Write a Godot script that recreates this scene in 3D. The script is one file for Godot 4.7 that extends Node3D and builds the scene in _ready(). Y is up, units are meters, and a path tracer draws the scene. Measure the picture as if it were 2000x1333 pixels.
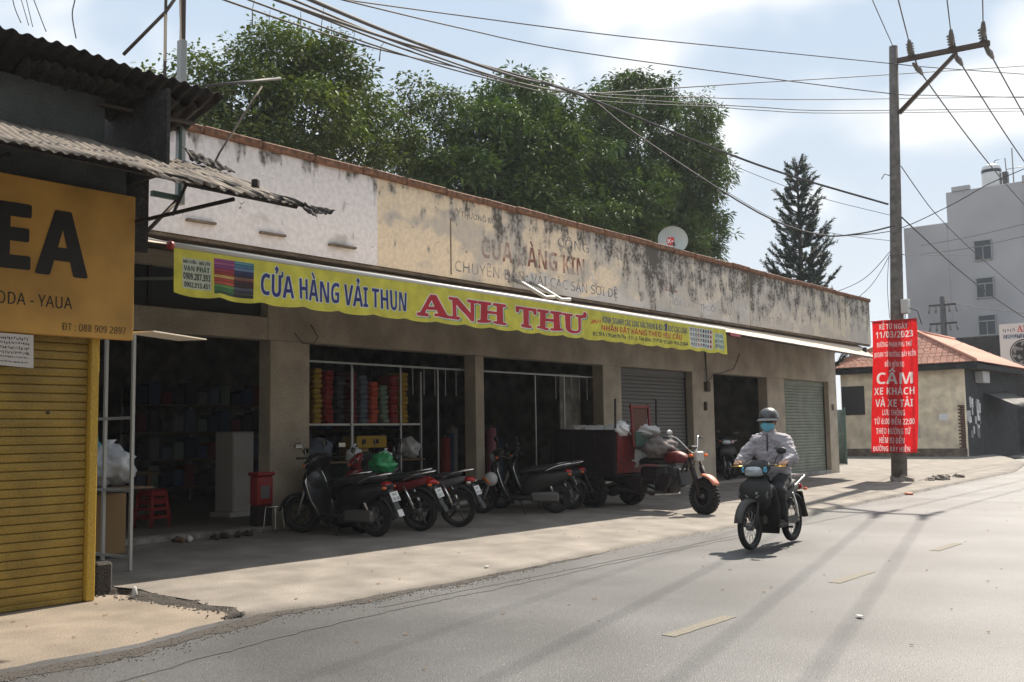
extends Node3D

var M := {}
var taken := {}
var rng := RandomNumberGenerator.new()
var nz := FastNoiseLite.new()
const FLAT := -1

func _ready() -> void:
	rng.seed = 7
	nz.seed = 3
	nz.frequency = 1.0
	camera_and_light()
	make_materials()
	build_ground()
	build_shop()
	build_awnings()
	build_kiosk()
	build_house_and_block()
	build_far_side()
	build_trees()
	build_pole_and_wires()
	build_vehicles()
	build_rider()
	build_goods()
	build_litter()

func camera_and_light() -> void:
	# camera: a phone held at the far side of the street
	var yaw := deg_to_rad(50.977)
	var pitch := deg_to_rad(5.172)
	var roll := deg_to_rad(-0.8736)
	var fw := Vector3(sin(yaw) * cos(pitch), sin(pitch), -cos(yaw) * cos(pitch))
	var r0 := Vector3(cos(yaw), 0, sin(yaw))
	var u0 := r0.cross(fw)
	var r := r0 * cos(roll) + u0 * sin(roll)
	var u := r0 * -sin(roll) + u0 * cos(roll)
	var cam := Camera3D.new()
	cam.name = "camera"
	cam.fov = rad_to_deg(2.0 * atan(666.5 / 2000.0))
	cam.near = 0.1
	cam.far = 1500.0
	add_child(cam)
	cam.transform = Transform3D(Basis(r, u, -fw), Vector3(-11.007, 1.45, 13.230))
	cam.current = true
	# sky: hazy blue with broken white cloud
	var sky_mat := PanoramaSkyMaterial.new()
	sky_mat.panorama = ImageTexture.create_from_image(sky_picture(1024, 512))
	var sky := Sky.new()
	sky.sky_material = sky_mat
	var e := Environment.new()
	e.background_mode = Environment.BG_SKY
	e.sky = sky
	e.background_energy_multiplier = 0.72
	e.tonemap_mode = Environment.TONE_MAPPER_LINEAR
	e.tonemap_exposure = 1.62
	e.sdfgi_enabled = true
	e.ssao_enabled = true
	e.ssil_enabled = true
	e.fog_enabled = true
	e.fog_density = 0.0006
	e.fog_light_color = Color(0.86, 0.89, 0.93)
	var we := WorldEnvironment.new()
	we.name = "environment"
	we.environment = e
	add_child(we)
	# sun: high over the far end of the street, a little behind the shop front
	var sun := DirectionalLight3D.new()
	sun.name = "sun"
	sun.light_energy = 1.6
	sun.light_color = Color(1.0, 0.955, 0.89)
	sun.light_angular_distance = 0.7
	sun.shadow_enabled = true
	add_child(sun)
	var to_sun := Vector3(0.653, 0.755, -0.068).normalized()
	sun.look_at_from_position(Vector3.ZERO, -to_sun, Vector3.UP)

func sky_picture(w: int, h: int) -> Image:
	var n := FastNoiseLite.new()
	n.seed = 21
	n.noise_type = FastNoiseLite.TYPE_SIMPLEX_SMOOTH
	n.fractal_type = FastNoiseLite.FRACTAL_FBM
	n.fractal_octaves = 5
	n.frequency = 1.0
	var im := Image.create(w, h, false, Image.FORMAT_RGBF)
	for j in h:
		var up := (0.5 - (j + 0.5) / h) * PI
		for i in w:
			var around := (i + 0.5) / w * TAU
			var d := Vector3(sin(around) * cos(up), sin(up), -cos(around) * cos(up))
			var hgt := clampf(d.y, 0.0, 1.0)
			var blue := Color(0.56, 0.66, 0.76).lerp(Color(0.42, 0.56, 0.76), pow(hgt, 0.8))
			blue = blue.lerp(Color(0.88, 0.90, 0.91), pow(1.0 - hgt, 5.0))
			var q := d * 2.1
			q.y = q.y * 1.9 + 0.3
			var c := n.get_noise_3dv(q) + 0.35 * n.get_noise_3dv(q * 2.7 + Vector3(4, 1, 2))
			var cover := smoothstep(-0.2, 0.26, c)
			var thick := smoothstep(0.18, 0.62, c + 0.25 * n.get_noise_3dv(q * 1.6 + Vector3(9, 5, 1)))
			var white := Color(1.06, 1.05, 1.03).lerp(Color(0.64, 0.67, 0.72), thick * 0.85)
			var col := blue.lerp(white, cover * 0.85)
			im.set_pixel(i, j, col)
	return im

# ---------- naming and scene tree ----------
func numbered(called: String) -> String:
	var k: int = taken.get(called, 0)
	taken[called] = k + 1
	return called if k == 0 else "%s_%03d" % [called, k]

func tag(o: Node3D, label: String, category := "", group := "", kind := "") -> Node3D:
	if label: o.set_meta("label", label)
	if category: o.set_meta("category", category)
	if group: o.set_meta("group", group)
	if kind: o.set_meta("kind", kind)
	return o

func thing(called: String, label: String, category: String, at := Vector3.ZERO, turn := 0.0, group := "") -> Node3D:
	var o := Node3D.new()
	o.name = numbered(called)
	add_child(o)
	o.position = at
	o.rotation.y = turn
	return tag(o, label, category, group)

func part(parent: Node, called: String, shape, m: Material, at := Vector3.ZERO) -> MeshInstance3D:
	var o := MeshInstance3D.new()
	o.name = numbered(called) if parent == self else called
	o.mesh = done(shape) if shape is SurfaceTool else shape
	if o.mesh.get_surface_count():
		o.set_surface_override_material(0, m)
	o.position = at
	parent.add_child(o, true)
	return o

func single(called: String, shape, m: Material, label: String, category: String, group := "", at := Vector3.ZERO) -> MeshInstance3D:
	var o := part(self, called, shape, m, at)
	tag(o, label, category, group)
	return o

func setting(called: String, shape, m: Material) -> MeshInstance3D:
	var o := part(self, called, shape, m)
	o.set_meta("kind", "structure")
	return o

# ---------- shapes ----------
func S(smooth := FLAT) -> SurfaceTool:
	var s := SurfaceTool.new()
	s.begin(Mesh.PRIMITIVE_TRIANGLES)
	s.set_smooth_group(smooth)
	return s

func done(s: SurfaceTool) -> ArrayMesh:
	s.generate_normals()
	s.index()
	return s.commit()

func tri(s: SurfaceTool, a: Vector3, b: Vector3, c: Vector3) -> void:
	s.add_vertex(a); s.add_vertex(b); s.add_vertex(c)

func tri_out(s: SurfaceTool, a: Vector3, b: Vector3, c: Vector3, from: Vector3) -> void:
	if (a - c).cross(a - b).dot((a + b + c) / 3.0 - from) < 0.0:
		tri(s, a, c, b)
	else:
		tri(s, a, b, c)

func quad_out(s: SurfaceTool, a: Vector3, b: Vector3, c: Vector3, d: Vector3, from: Vector3) -> void:
	tri_out(s, a, b, c, from)
	tri_out(s, a, c, d, from)

func quad(s: SurfaceTool, a: Vector3, b: Vector3, c: Vector3, d: Vector3) -> void:
	tri(s, a, b, c)
	tri(s, a, c, d)

func box(s: SurfaceTool, c: Vector3, size: Vector3, b := Basis(), bev := 0.0) -> void:
	var h := size * 0.5
	bev = minf(bev, minf(h.x, minf(h.y, h.z)) * 0.9)
	if bev <= 0.0:
		for ax in 3:
			for sg in [-1.0, 1.0]:
				var p := []
				for k in [[-1, -1], [1, -1], [1, 1], [-1, 1]]:
					var v := Vector3()
					v[ax] = sg * h[ax]
					v[(ax + 1) % 3] = k[0] * h[(ax + 1) % 3]
					v[(ax + 2) % 3] = k[1] * h[(ax + 2) % 3]
					p.append(c + b * v)
				quad_out(s, p[0], p[1], p[2], p[3], c)
		return
	var at := func(sx: float, sy: float, sz: float, ax: int) -> Vector3:
		var v := Vector3(sx * (h.x - bev), sy * (h.y - bev), sz * (h.z - bev))
		v[ax] += [sx, sy, sz][ax] * bev
		return c + b * v
	for ax in 3:
		var o1 := (ax + 1) % 3
		var o2 := (ax + 2) % 3
		for sg in [-1.0, 1.0]:
			var p := []
			for k in [[-1.0, -1.0], [1.0, -1.0], [1.0, 1.0], [-1.0, 1.0]]:
				var g := [0.0, 0.0, 0.0]
				g[ax] = sg; g[o1] = k[0]; g[o2] = k[1]
				p.append(at.call(g[0], g[1], g[2], ax))
			quad_out(s, p[0], p[1], p[2], p[3], c)
		for k in [[-1.0, -1.0], [1.0, -1.0], [1.0, 1.0], [-1.0, 1.0]]:
			var g1 := [0.0, 0.0, 0.0]
			g1[ax] = -1.0; g1[o1] = k[0]; g1[o2] = k[1]
			var g2 := g1.duplicate()
			g2[ax] = 1.0
			quad_out(s, at.call(g1[0], g1[1], g1[2], o1), at.call(g2[0], g2[1], g2[2], o1), at.call(g2[0], g2[1], g2[2], o2), at.call(g1[0], g1[1], g1[2], o2), c)
	for sx in [-1.0, 1.0]:
		for sy in [-1.0, 1.0]:
			for sz in [-1.0, 1.0]:
				tri_out(s, at.call(sx, sy, sz, 0), at.call(sx, sy, sz, 1), at.call(sx, sy, sz, 2), c)

func boxm(c: Vector3, size: Vector3, bev := 0.0, b := Basis()) -> SurfaceTool:
	var s := S()
	box(s, c, size, b, bev)
	return s

# a loft through rings of points; each ring has the same number of points
func loft(s: SurfaceTool, rings: Array, caps := true) -> void:
	var n: int = rings[0].size()
	for k in rings.size() - 1:
		var a: PackedVector3Array = rings[k]
		var b: PackedVector3Array = rings[k + 1]
		var ca := centre(a)
		var cb := centre(b)
		for i in n:
			var j := (i + 1) % n
			quad_out(s, a[i], a[j], b[j], b[i], (ca + cb) * 0.5)
	if caps:
		var inner := centre(rings[1])
		var outer := centre(rings[-2])
		for i in n:
			var j := (i + 1) % n
			tri_out(s, centre(rings[0]), rings[0][i], rings[0][j], inner)
			tri_out(s, centre(rings[-1]), rings[-1][i], rings[-1][j], outer)

func centre(p: PackedVector3Array) -> Vector3:
	var c := Vector3()
	for v in p: c += v
	return c / p.size()

# superellipse ring
func ring(c: Vector3, u: Vector3, v: Vector3, n := 12, power := 2.0) -> PackedVector3Array:
	var out := PackedVector3Array()
	for i in n:
		var a := TAU * (i + 0.5) / n
		var x := cos(a)
		var y := sin(a)
		var e := 2.0 / power
		out.append(c + u * signf(x) * pow(absf(x), e) + v * signf(y) * pow(absf(y), e))
	return out

# loft along x: each section is [x, y, half height, half width, power]
func loft_x(s: SurfaceTool, sections: Array, n := 12, z := 0.0) -> void:
	var rings := []
	for q in sections:
		rings.append(ring(Vector3(q[0], q[1], z), Vector3(0, q[2], 0), Vector3(0, 0, q[3]), n, q[4] if q.size() > 4 else 2.5))
	loft(s, rings)

# loft along y: each section is [y, x, half length, half width, power]
func loft_y(s: SurfaceTool, sections: Array, n := 12, z := 0.0) -> void:
	var rings := []
	for q in sections:
		rings.append(ring(Vector3(q[1], q[0], z), Vector3(q[2], 0, 0), Vector3(0, 0, q[3]), n, q[4] if q.size() > 4 else 2.5))
	loft(s, rings)

func tube(s: SurfaceTool, pts: Array, rad, n := 7, caps := true) -> void:
	var rings := []
	var side := Vector3()
	for i in pts.size():
		var d: Vector3 = (pts[mini(i + 1, pts.size() - 1)] - pts[maxi(i - 1, 0)]).normalized()
		if i == 0:
			side = d.cross(Vector3.UP if absf(d.y) < 0.9 else Vector3.RIGHT).normalized()
		else:
			side = (side - d * side.dot(d)).normalized()
		var r: float = rad if rad is float else rad[i]
		rings.append(ring(pts[i], side * r, d.cross(side) * r, n))
	loft(s, rings, caps)

func tubem(pts: Array, rad, n := 7) -> SurfaceTool:
	var s := S(0)
	tube(s, pts, rad, n)
	return s

# turns a profile of (radius, along) round an axis through c
func lathe(s: SurfaceTool, profile: Array, c: Vector3, axis: Vector3, n := 20, closed := false) -> void:
	var u := axis.cross(Vector3.UP if absf(axis.y) < 0.9 else Vector3.RIGHT).normalized()
	var v := axis.cross(u)
	var m := profile.size()
	for k in (m if closed else m - 1):
		var p: Vector2 = profile[k]
		var q: Vector2 = profile[(k + 1) % m]
		var mid := Vector2()
		if closed:
			for w in profile: mid += w
			mid /= m
		for i in n:
			var a := TAU * i / n
			var b := TAU * (i + 1) / n
			var da := u * cos(a) + v * sin(a)
			var db := u * cos(b) + v * sin(b)
			var from := c + axis * (p.y + q.y) * 0.5
			if closed: from = c + axis * mid.y + (da + db).normalized() * mid.x
			var P := [c + da * p.x + axis * p.y, c + db * p.x + axis * p.y, c + db * q.x + axis * q.y, c + da * q.x + axis * q.y]
			if p.x > 1e-5: tri_out(s, P[0], P[1], P[2], from)
			if q.x > 1e-5: tri_out(s, P[0], P[2], P[3], from)

# flat polygon given in (x, y), thickened along z
func slab(s: SurfaceTool, poly: PackedVector2Array, z0: float, z1: float, xf := Transform3D()) -> void:
	var t := Geometry2D.triangulate_polygon(poly)
	var mid := Vector2()
	for p in poly: mid += p
	mid /= poly.size()
	for k in range(0, t.size(), 3):
		for z in [z0, z1]:
			var far := Vector3(0, 0, (z0 + z1) * 0.5)
			var a: Vector3 = Vector3(poly[t[k]].x, poly[t[k]].y, z)
			var b: Vector3 = Vector3(poly[t[k + 1]].x, poly[t[k + 1]].y, z)
			var c: Vector3 = Vector3(poly[t[k + 2]].x, poly[t[k + 2]].y, z)
			tri_out(s, xf * a, xf * b, xf * c, xf * ((a + b + c) / 3.0 * Vector3(1, 1, 0) + far))
	for i in poly.size():
		var p := poly[i]
		var q := poly[(i + 1) % poly.size()]
		var w := Geometry2D.is_polygon_clockwise(poly)
		var o := (q - p).orthogonal() * (-1.0 if w else 1.0)
		var inner := (p + q) * 0.5 + o.normalized() * -0.01
		var ins := Vector3(inner.x, inner.y, (z0 + z1) * 0.5)
		if not Geometry2D.is_point_in_polygon(inner, poly):
			inner = (p + q) * 0.5 + o.normalized() * 0.01
			ins = Vector3(inner.x, inner.y, (z0 + z1) * 0.5)
		quad_out(s, xf * Vector3(p.x, p.y, z0), xf * Vector3(q.x, q.y, z0), xf * Vector3(q.x, q.y, z1), xf * Vector3(p.x, p.y, z1), xf * ins)

# lumpy closed blob: radii per axis, noise
func blob(s: SurfaceTool, c: Vector3, r: Vector3, rough := 0.12, seed_ := 0.0, nu := 14, nv := 9, flat_bottom := -9.0) -> void:
	var P := []
	for j in nv + 1:
		var row := []
		var b := PI * j / nv - PI / 2
		for i in nu:
			var a := TAU * i / nu
			var d := Vector3(cos(b) * cos(a), sin(b), cos(b) * sin(a))
			var k := 1.0 + rough * nz.get_noise_3dv(d * 1.7 + Vector3.ONE * seed_) * 2.0 + rough * 0.6 * nz.get_noise_3dv(d * 4.5 + Vector3.ONE * (seed_ + 9))
			if rough > 0.2: k += 0.16 * (absf(nz.get_noise_3dv(d * Vector3(2.6, 1.3, 2.6) + Vector3.ONE * (seed_ + 3))) - 0.25) + 0.07 * absf(nz.get_noise_3dv(d * 7.0 + Vector3.ONE * seed_))
			var v := d * r * k
			v.y = maxf(v.y, flat_bottom)
			row.append(c + v)
		P.append(row)
	for j in nv:
		for i in nu:
			var k := (i + 1) % nu
			if j > 0: tri_out(s, P[j][i], P[j][k], P[j + 1][k], c)
			if j < nv - 1: tri_out(s, P[j][i], P[j + 1][k], P[j + 1][i], c)
			elif j == nv - 1 and j > 0: pass

# a sheet from a grid of points, with thickness along a direction
func sheet(s: SurfaceTool, P: Array, thick: Vector3) -> void:
	var nu: int = P.size()
	var nv: int = P[0].size()
	var up := thick.normalized()
	for i in nu - 1:
		for j in nv - 1:
			var a: Vector3 = P[i][j]; var b: Vector3 = P[i + 1][j]; var c: Vector3 = P[i + 1][j + 1]; var d: Vector3 = P[i][j + 1]
			var m := (a + b + c + d) * 0.25
			quad_out(s, a, b, c, d, m + up)
			quad_out(s, a + thick, b + thick, c + thick, d + thick, m - up)
	var rim := []
	for i in nu: rim.append(P[i][0])
	for j in range(1, nv): rim.append(P[nu - 1][j])
	for i in range(nu - 2, -1, -1): rim.append(P[i][nv - 1])
	for j in range(nv - 2, 0, -1): rim.append(P[0][j])
	var cc := Vector3()
	for p in rim: cc += p
	cc /= rim.size()
	for i in rim.size():
		var a: Vector3 = rim[i]
		var b: Vector3 = rim[(i + 1) % rim.size()]
		quad_out(s, a, b, b + thick, a + thick, cc + thick * 0.5)

# rectangle with its own texture coordinates: o lower left, u across, v up, facing u x v; grid lets it bend
func print_sheet(o: Vector3, u: Vector3, v: Vector3, bend = null, nu := 1, nv := 1) -> ArrayMesh:
	var s := S(0)
	for i in nu:
		for j in nv:
			var q := []
			for k in [[0, 0], [0, 1], [1, 1], [1, 0]]:
				var a := float(i + k[0]) / nu
				var b := float(j + k[1]) / nv
				var p := o + u * a + v * b
				if bend != null: p += bend.call(a, b)
				q.append([p, Vector2(a, 1.0 - b)])
			for k in [0, 1, 2, 0, 2, 3]:
				s.set_uv(q[k][1])
				s.add_vertex(q[k][0])
	return done(s)

# ---------- lettering ----------
const MARKED := {"Ử": "U^?", "Ư": "U^", "Ừ": "U^`", "Ứ": "U^'", "Ả": "A?", "À": "A`", "Á": "A'", "Ấ": "Ac'", "Ầ": "Ac`", "Ạ": "A.", "Ă": "Ab", "Ằ": "Ab`", "Ê": "Ec", "Ề": "Ec`", "Ế": "Ec'", "Ể": "Ec?", "Ễ": "Ec~", "Ẻ": "E?", "Ẽ": "E~", "Ệ": "Ec.", "Ô": "Oc", "Ộ": "Oc.", "Ợ": "O^.", "Ơ": "O^", "Ố": "Oc'", "Ồ": "Oc`", "Ỏ": "O?", "Ò": "O`", "Ó": "O'", "Ụ": "U.", "Ú": "U'", "Ù": "U`", "Ủ": "U?", "Ạm": "A.", "Ẩ": "Ac?", "Ẫ": "Ac~", "Ậ": "Ac.", "Ọ": "O.", "Í": "I'", "Ỹ": "Y~", "Ờ": "O^`", "Ở": "O^?", "Ớ": "O^'", "Ặ": "Ab.", "Ắ": "Ab'", "Ị": "I.", "Ì": "I`"}
var fonts := {}
var glyphs := {}

func font_of(key: String) -> SystemFont:
	if not fonts.has(key):
		var f := SystemFont.new()
		f.font_names = PackedStringArray(["Droid Serif" if key.begins_with("serif") else "Droid Sans"])
		f.font_weight = 700 if key.ends_with("bold") else 400
		fonts[key] = f
	return fonts[key]

# triangles of one character in units of the capital height, baseline at 0: [triangles, advance]
func glyph(key: String, ch: String) -> Array:
	var id := key + ch
	if glyphs.has(id): return glyphs[id]
	var f := font_of(key)
	if not glyphs.has(key):
		var h := TextMesh.new()
		h.font = f; h.font_size = 64; h.pixel_size = 1.0; h.depth = 0.0; h.text = "H"
		h.horizontal_alignment = HORIZONTAL_ALIGNMENT_LEFT
		glyphs[key] = [h.get_aabb().position.y, h.get_aabb().size.y]
	var base: float = glyphs[key][0]
	var cap: float = glyphs[key][1]
	var spec: String = MARKED.get(ch, ch)
	var plain := spec[0]
	var out := PackedVector2Array()
	var adv: float = f.get_string_size(plain, HORIZONTAL_ALIGNMENT_LEFT, -1, 64).x / cap
	if plain != " ":
		var t := TextMesh.new()
		t.font = f; t.font_size = 64; t.pixel_size = 1.0; t.depth = 0.0; t.text = plain
		t.horizontal_alignment = HORIZONTAL_ALIGNMENT_LEFT
		var a := t.get_mesh_arrays()
		var v: PackedVector3Array = a[Mesh.ARRAY_VERTEX]
		if a[Mesh.ARRAY_INDEX] != null and a[Mesh.ARRAY_INDEX].size():
			for i in a[Mesh.ARRAY_INDEX]: out.append(Vector2(v[i].x, v[i].y - base) / cap)
		else:
			for p in v: out.append(Vector2(p.x, p.y - base) / cap)
		var lo := 9.0
		var hi := -9.0
		for p in out:
			lo = minf(lo, p.x); hi = maxf(hi, p.x)
		var m := (lo + hi) * 0.5
		var top := 1.1
		for k in range(1, spec.length()):
			var line := []
			match spec[k]:
				"c": line = [Vector2(m - 0.22, top), Vector2(m, top + 0.18), Vector2(m + 0.22, top)]
				"b": line = [Vector2(m - 0.2, top + 0.15), Vector2(m - 0.08, top + 0.03), Vector2(m + 0.08, top + 0.03), Vector2(m + 0.2, top + 0.15)]
				"'": line = [Vector2(m - 0.06, top), Vector2(m + 0.12, top + 0.22)]
				"`": line = [Vector2(m + 0.06, top), Vector2(m - 0.12, top + 0.22)]
				"~": line = [Vector2(m - 0.2, top), Vector2(m - 0.08, top + 0.12), Vector2(m + 0.08, top + 0.02), Vector2(m + 0.2, top + 0.14)]
				"?": line = [Vector2(m - 0.1, top + 0.16), Vector2(m, top + 0.25), Vector2(m + 0.1, top + 0.17), Vector2(m + 0.02, top + 0.08), Vector2(m, top)]
				"^": line = [Vector2(hi - 0.1, 0.93), Vector2(hi + 0.1, 1.0), Vector2(hi + 0.1, 1.16)]
				".": line = [Vector2(m, -0.32), Vector2(m, -0.17)]
			if spec[k] == "c" or spec[k] == "b": top += 0.14
			for i in line.size() - 1:
				var d: Vector2 = (line[i + 1] - line[i]).normalized()
				var o := d.orthogonal() * 0.065
				var e: Vector2 = d * 0.03
				var q := [line[i] - e + o, line[i + 1] + e + o, line[i + 1] + e - o, line[i] - e - o]
				for z in [0, 1, 2, 0, 2, 3]: out.append(q[z])
	glyphs[id] = [out, adv]
	return glyphs[id]

func draw_text(im: Image, text: String, x0: float, x1: float, base: float, cap: float, col: Color, key := "sans_bold", drop := 0.0) -> void:
	var total := 0.0
	for ch in text: total += glyph(key, ch)[1]
	var kx := (x1 - x0) / total
	var pen := 0.0
	for ch in text:
		var g := glyph(key, ch)
		var v: PackedVector2Array = g[0]
		for k in range(0, v.size(), 3):
			var p := []
			for z in 3:
				var px := x0 + (pen + v[k + z].x) * kx
				p.append(Vector2(px, base + drop * (px - x0) / (x1 - x0) - v[k + z].y * cap))
			fill_tri(im, p[0], p[1], p[2], col)
		pen += g[1]

func fill_tri(im: Image, a: Vector2, b: Vector2, c: Vector2, col: Color) -> void:
	var y0 := int(floor(minf(a.y, minf(b.y, c.y))))
	var y1 := int(ceil(maxf(a.y, maxf(b.y, c.y))))
	for y in range(maxi(y0, 0), mini(y1, im.get_height())):
		var yy := y + 0.5
		var lo := 1e9
		var hi := -1e9
		for e in [[a, b], [b, c], [c, a]]:
			var p: Vector2 = e[0]
			var q: Vector2 = e[1]
			if (p.y <= yy) != (q.y <= yy):
				var x := p.x + (q.x - p.x) * (yy - p.y) / (q.y - p.y)
				lo = minf(lo, x); hi = maxf(hi, x)
		if hi > lo:
			var i0 := int(round(lo))
			var i1 := int(round(hi))
			if i1 > i0: im.fill_rect(Rect2i(i0, y, i1 - i0, 1), col)

func picture(im: Image, shrink := 2) -> ImageTexture:
	if shrink > 1: im.resize(im.get_width() / shrink, im.get_height() / shrink, Image.INTERPOLATE_LANCZOS)
	return ImageTexture.create_from_image(im)

# fades and dirties a print so that it does not look fresh
func weather(im: Image, amount: float, freq: float) -> void:
	var n := FastNoiseLite.new()
	n.seed = 5
	n.frequency = freq
	n.fractal_type = FastNoiseLite.FRACTAL_FBM
	for y in im.get_height():
		for x in im.get_width():
			var k := 1.0 - amount * clampf(0.5 + n.get_noise_2d(x, y), 0.0, 1.0) - amount * 0.25 * fmod(sin(x * 12.9 + y * 78.2) * 437.5, 1.0)
			var c := im.get_pixel(x, y)
			im.set_pixel(x, y, Color(c.r * k, c.g * k, c.b * k, c.a))

# ---------- materials ----------
func noise_tex(low: float, freq: float, seed_ := 1, octaves := 4, size := 512, kind := FastNoiseLite.TYPE_SIMPLEX_SMOOTH, high := 1.0) -> NoiseTexture2D:
	var n := FastNoiseLite.new()
	n.seed = seed_
	n.noise_type = kind
	n.frequency = freq
	n.fractal_type = FastNoiseLite.FRACTAL_FBM
	n.fractal_octaves = octaves
	var t := NoiseTexture2D.new()
	t.width = size
	t.height = size
	t.seamless = true
	t.noise = n
	var g := Gradient.new()
	g.set_color(0, Color(low, low, low))
	g.set_color(1, Color(high, high, high))
	t.color_ramp = g
	return t

func lin(r: float, g: float, b: float) -> Color:
	return Color(r, g, b).linear_to_srgb()

func mat(called: String, r: float, g: float, b: float, rough := 0.8, metal := 0.0) -> StandardMaterial3D:
	var m := StandardMaterial3D.new()
	m.resource_name = called
	m.albedo_color = lin(r, g, b)
	m.roughness = rough
	m.metallic = metal
	M[called] = m
	return m

func grained(m: StandardMaterial3D, t: Texture2D, per_metre: float, coarse: Texture2D = null, coarse_per_metre := 0.2, bump_cm := 0.0) -> StandardMaterial3D:
	m.albedo_texture = t
	m.uv1_triplanar = true
	m.uv1_world_triplanar = true
	m.uv1_scale = Vector3.ONE * per_metre
	if coarse:
		m.detail_enabled = true
		m.detail_albedo = coarse
		m.detail_blend_mode = BaseMaterial3D.BLEND_MODE_MUL
		m.detail_uv_layer = BaseMaterial3D.DETAIL_UV_2
		m.uv2_triplanar = true
		m.uv2_world_triplanar = true
		m.uv2_scale = Vector3.ONE * coarse_per_metre
	if bump_cm > 0.0:
		m.heightmap_enabled = true
		m.heightmap_texture = t
		m.heightmap_scale = bump_cm
	return m

func glowing_through(m: StandardMaterial3D, c: Color) -> StandardMaterial3D:
	m.backlight_enabled = true
	m.backlight = c
	return m

func asphalt_picture(n: int) -> Image:
	var data := PackedByteArray()
	data.resize(n * n)
	var r := RandomNumberGenerator.new()
	r.seed = 11
	for i in n * n:
		var v := 188.0 + r.randfn(0.0, 15.0)
		data[i] = clampi(int(v), 0, 255)
	# lighter and darker stones
	for k in n * n / 26:
		var x := r.randi() % n
		var y := r.randi() % n
		var v := 255 if r.randf() < 0.3 else r.randi_range(95, 150)
		var w := 1 + (r.randi() % 3)
		for dx in w:
			for dy in maxi(1, w - 1):
				data[((y + dy) % n) * n + (x + dx) % n] = v
	return Image.create_from_data(n, n, false, Image.FORMAT_L8, data)

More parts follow.
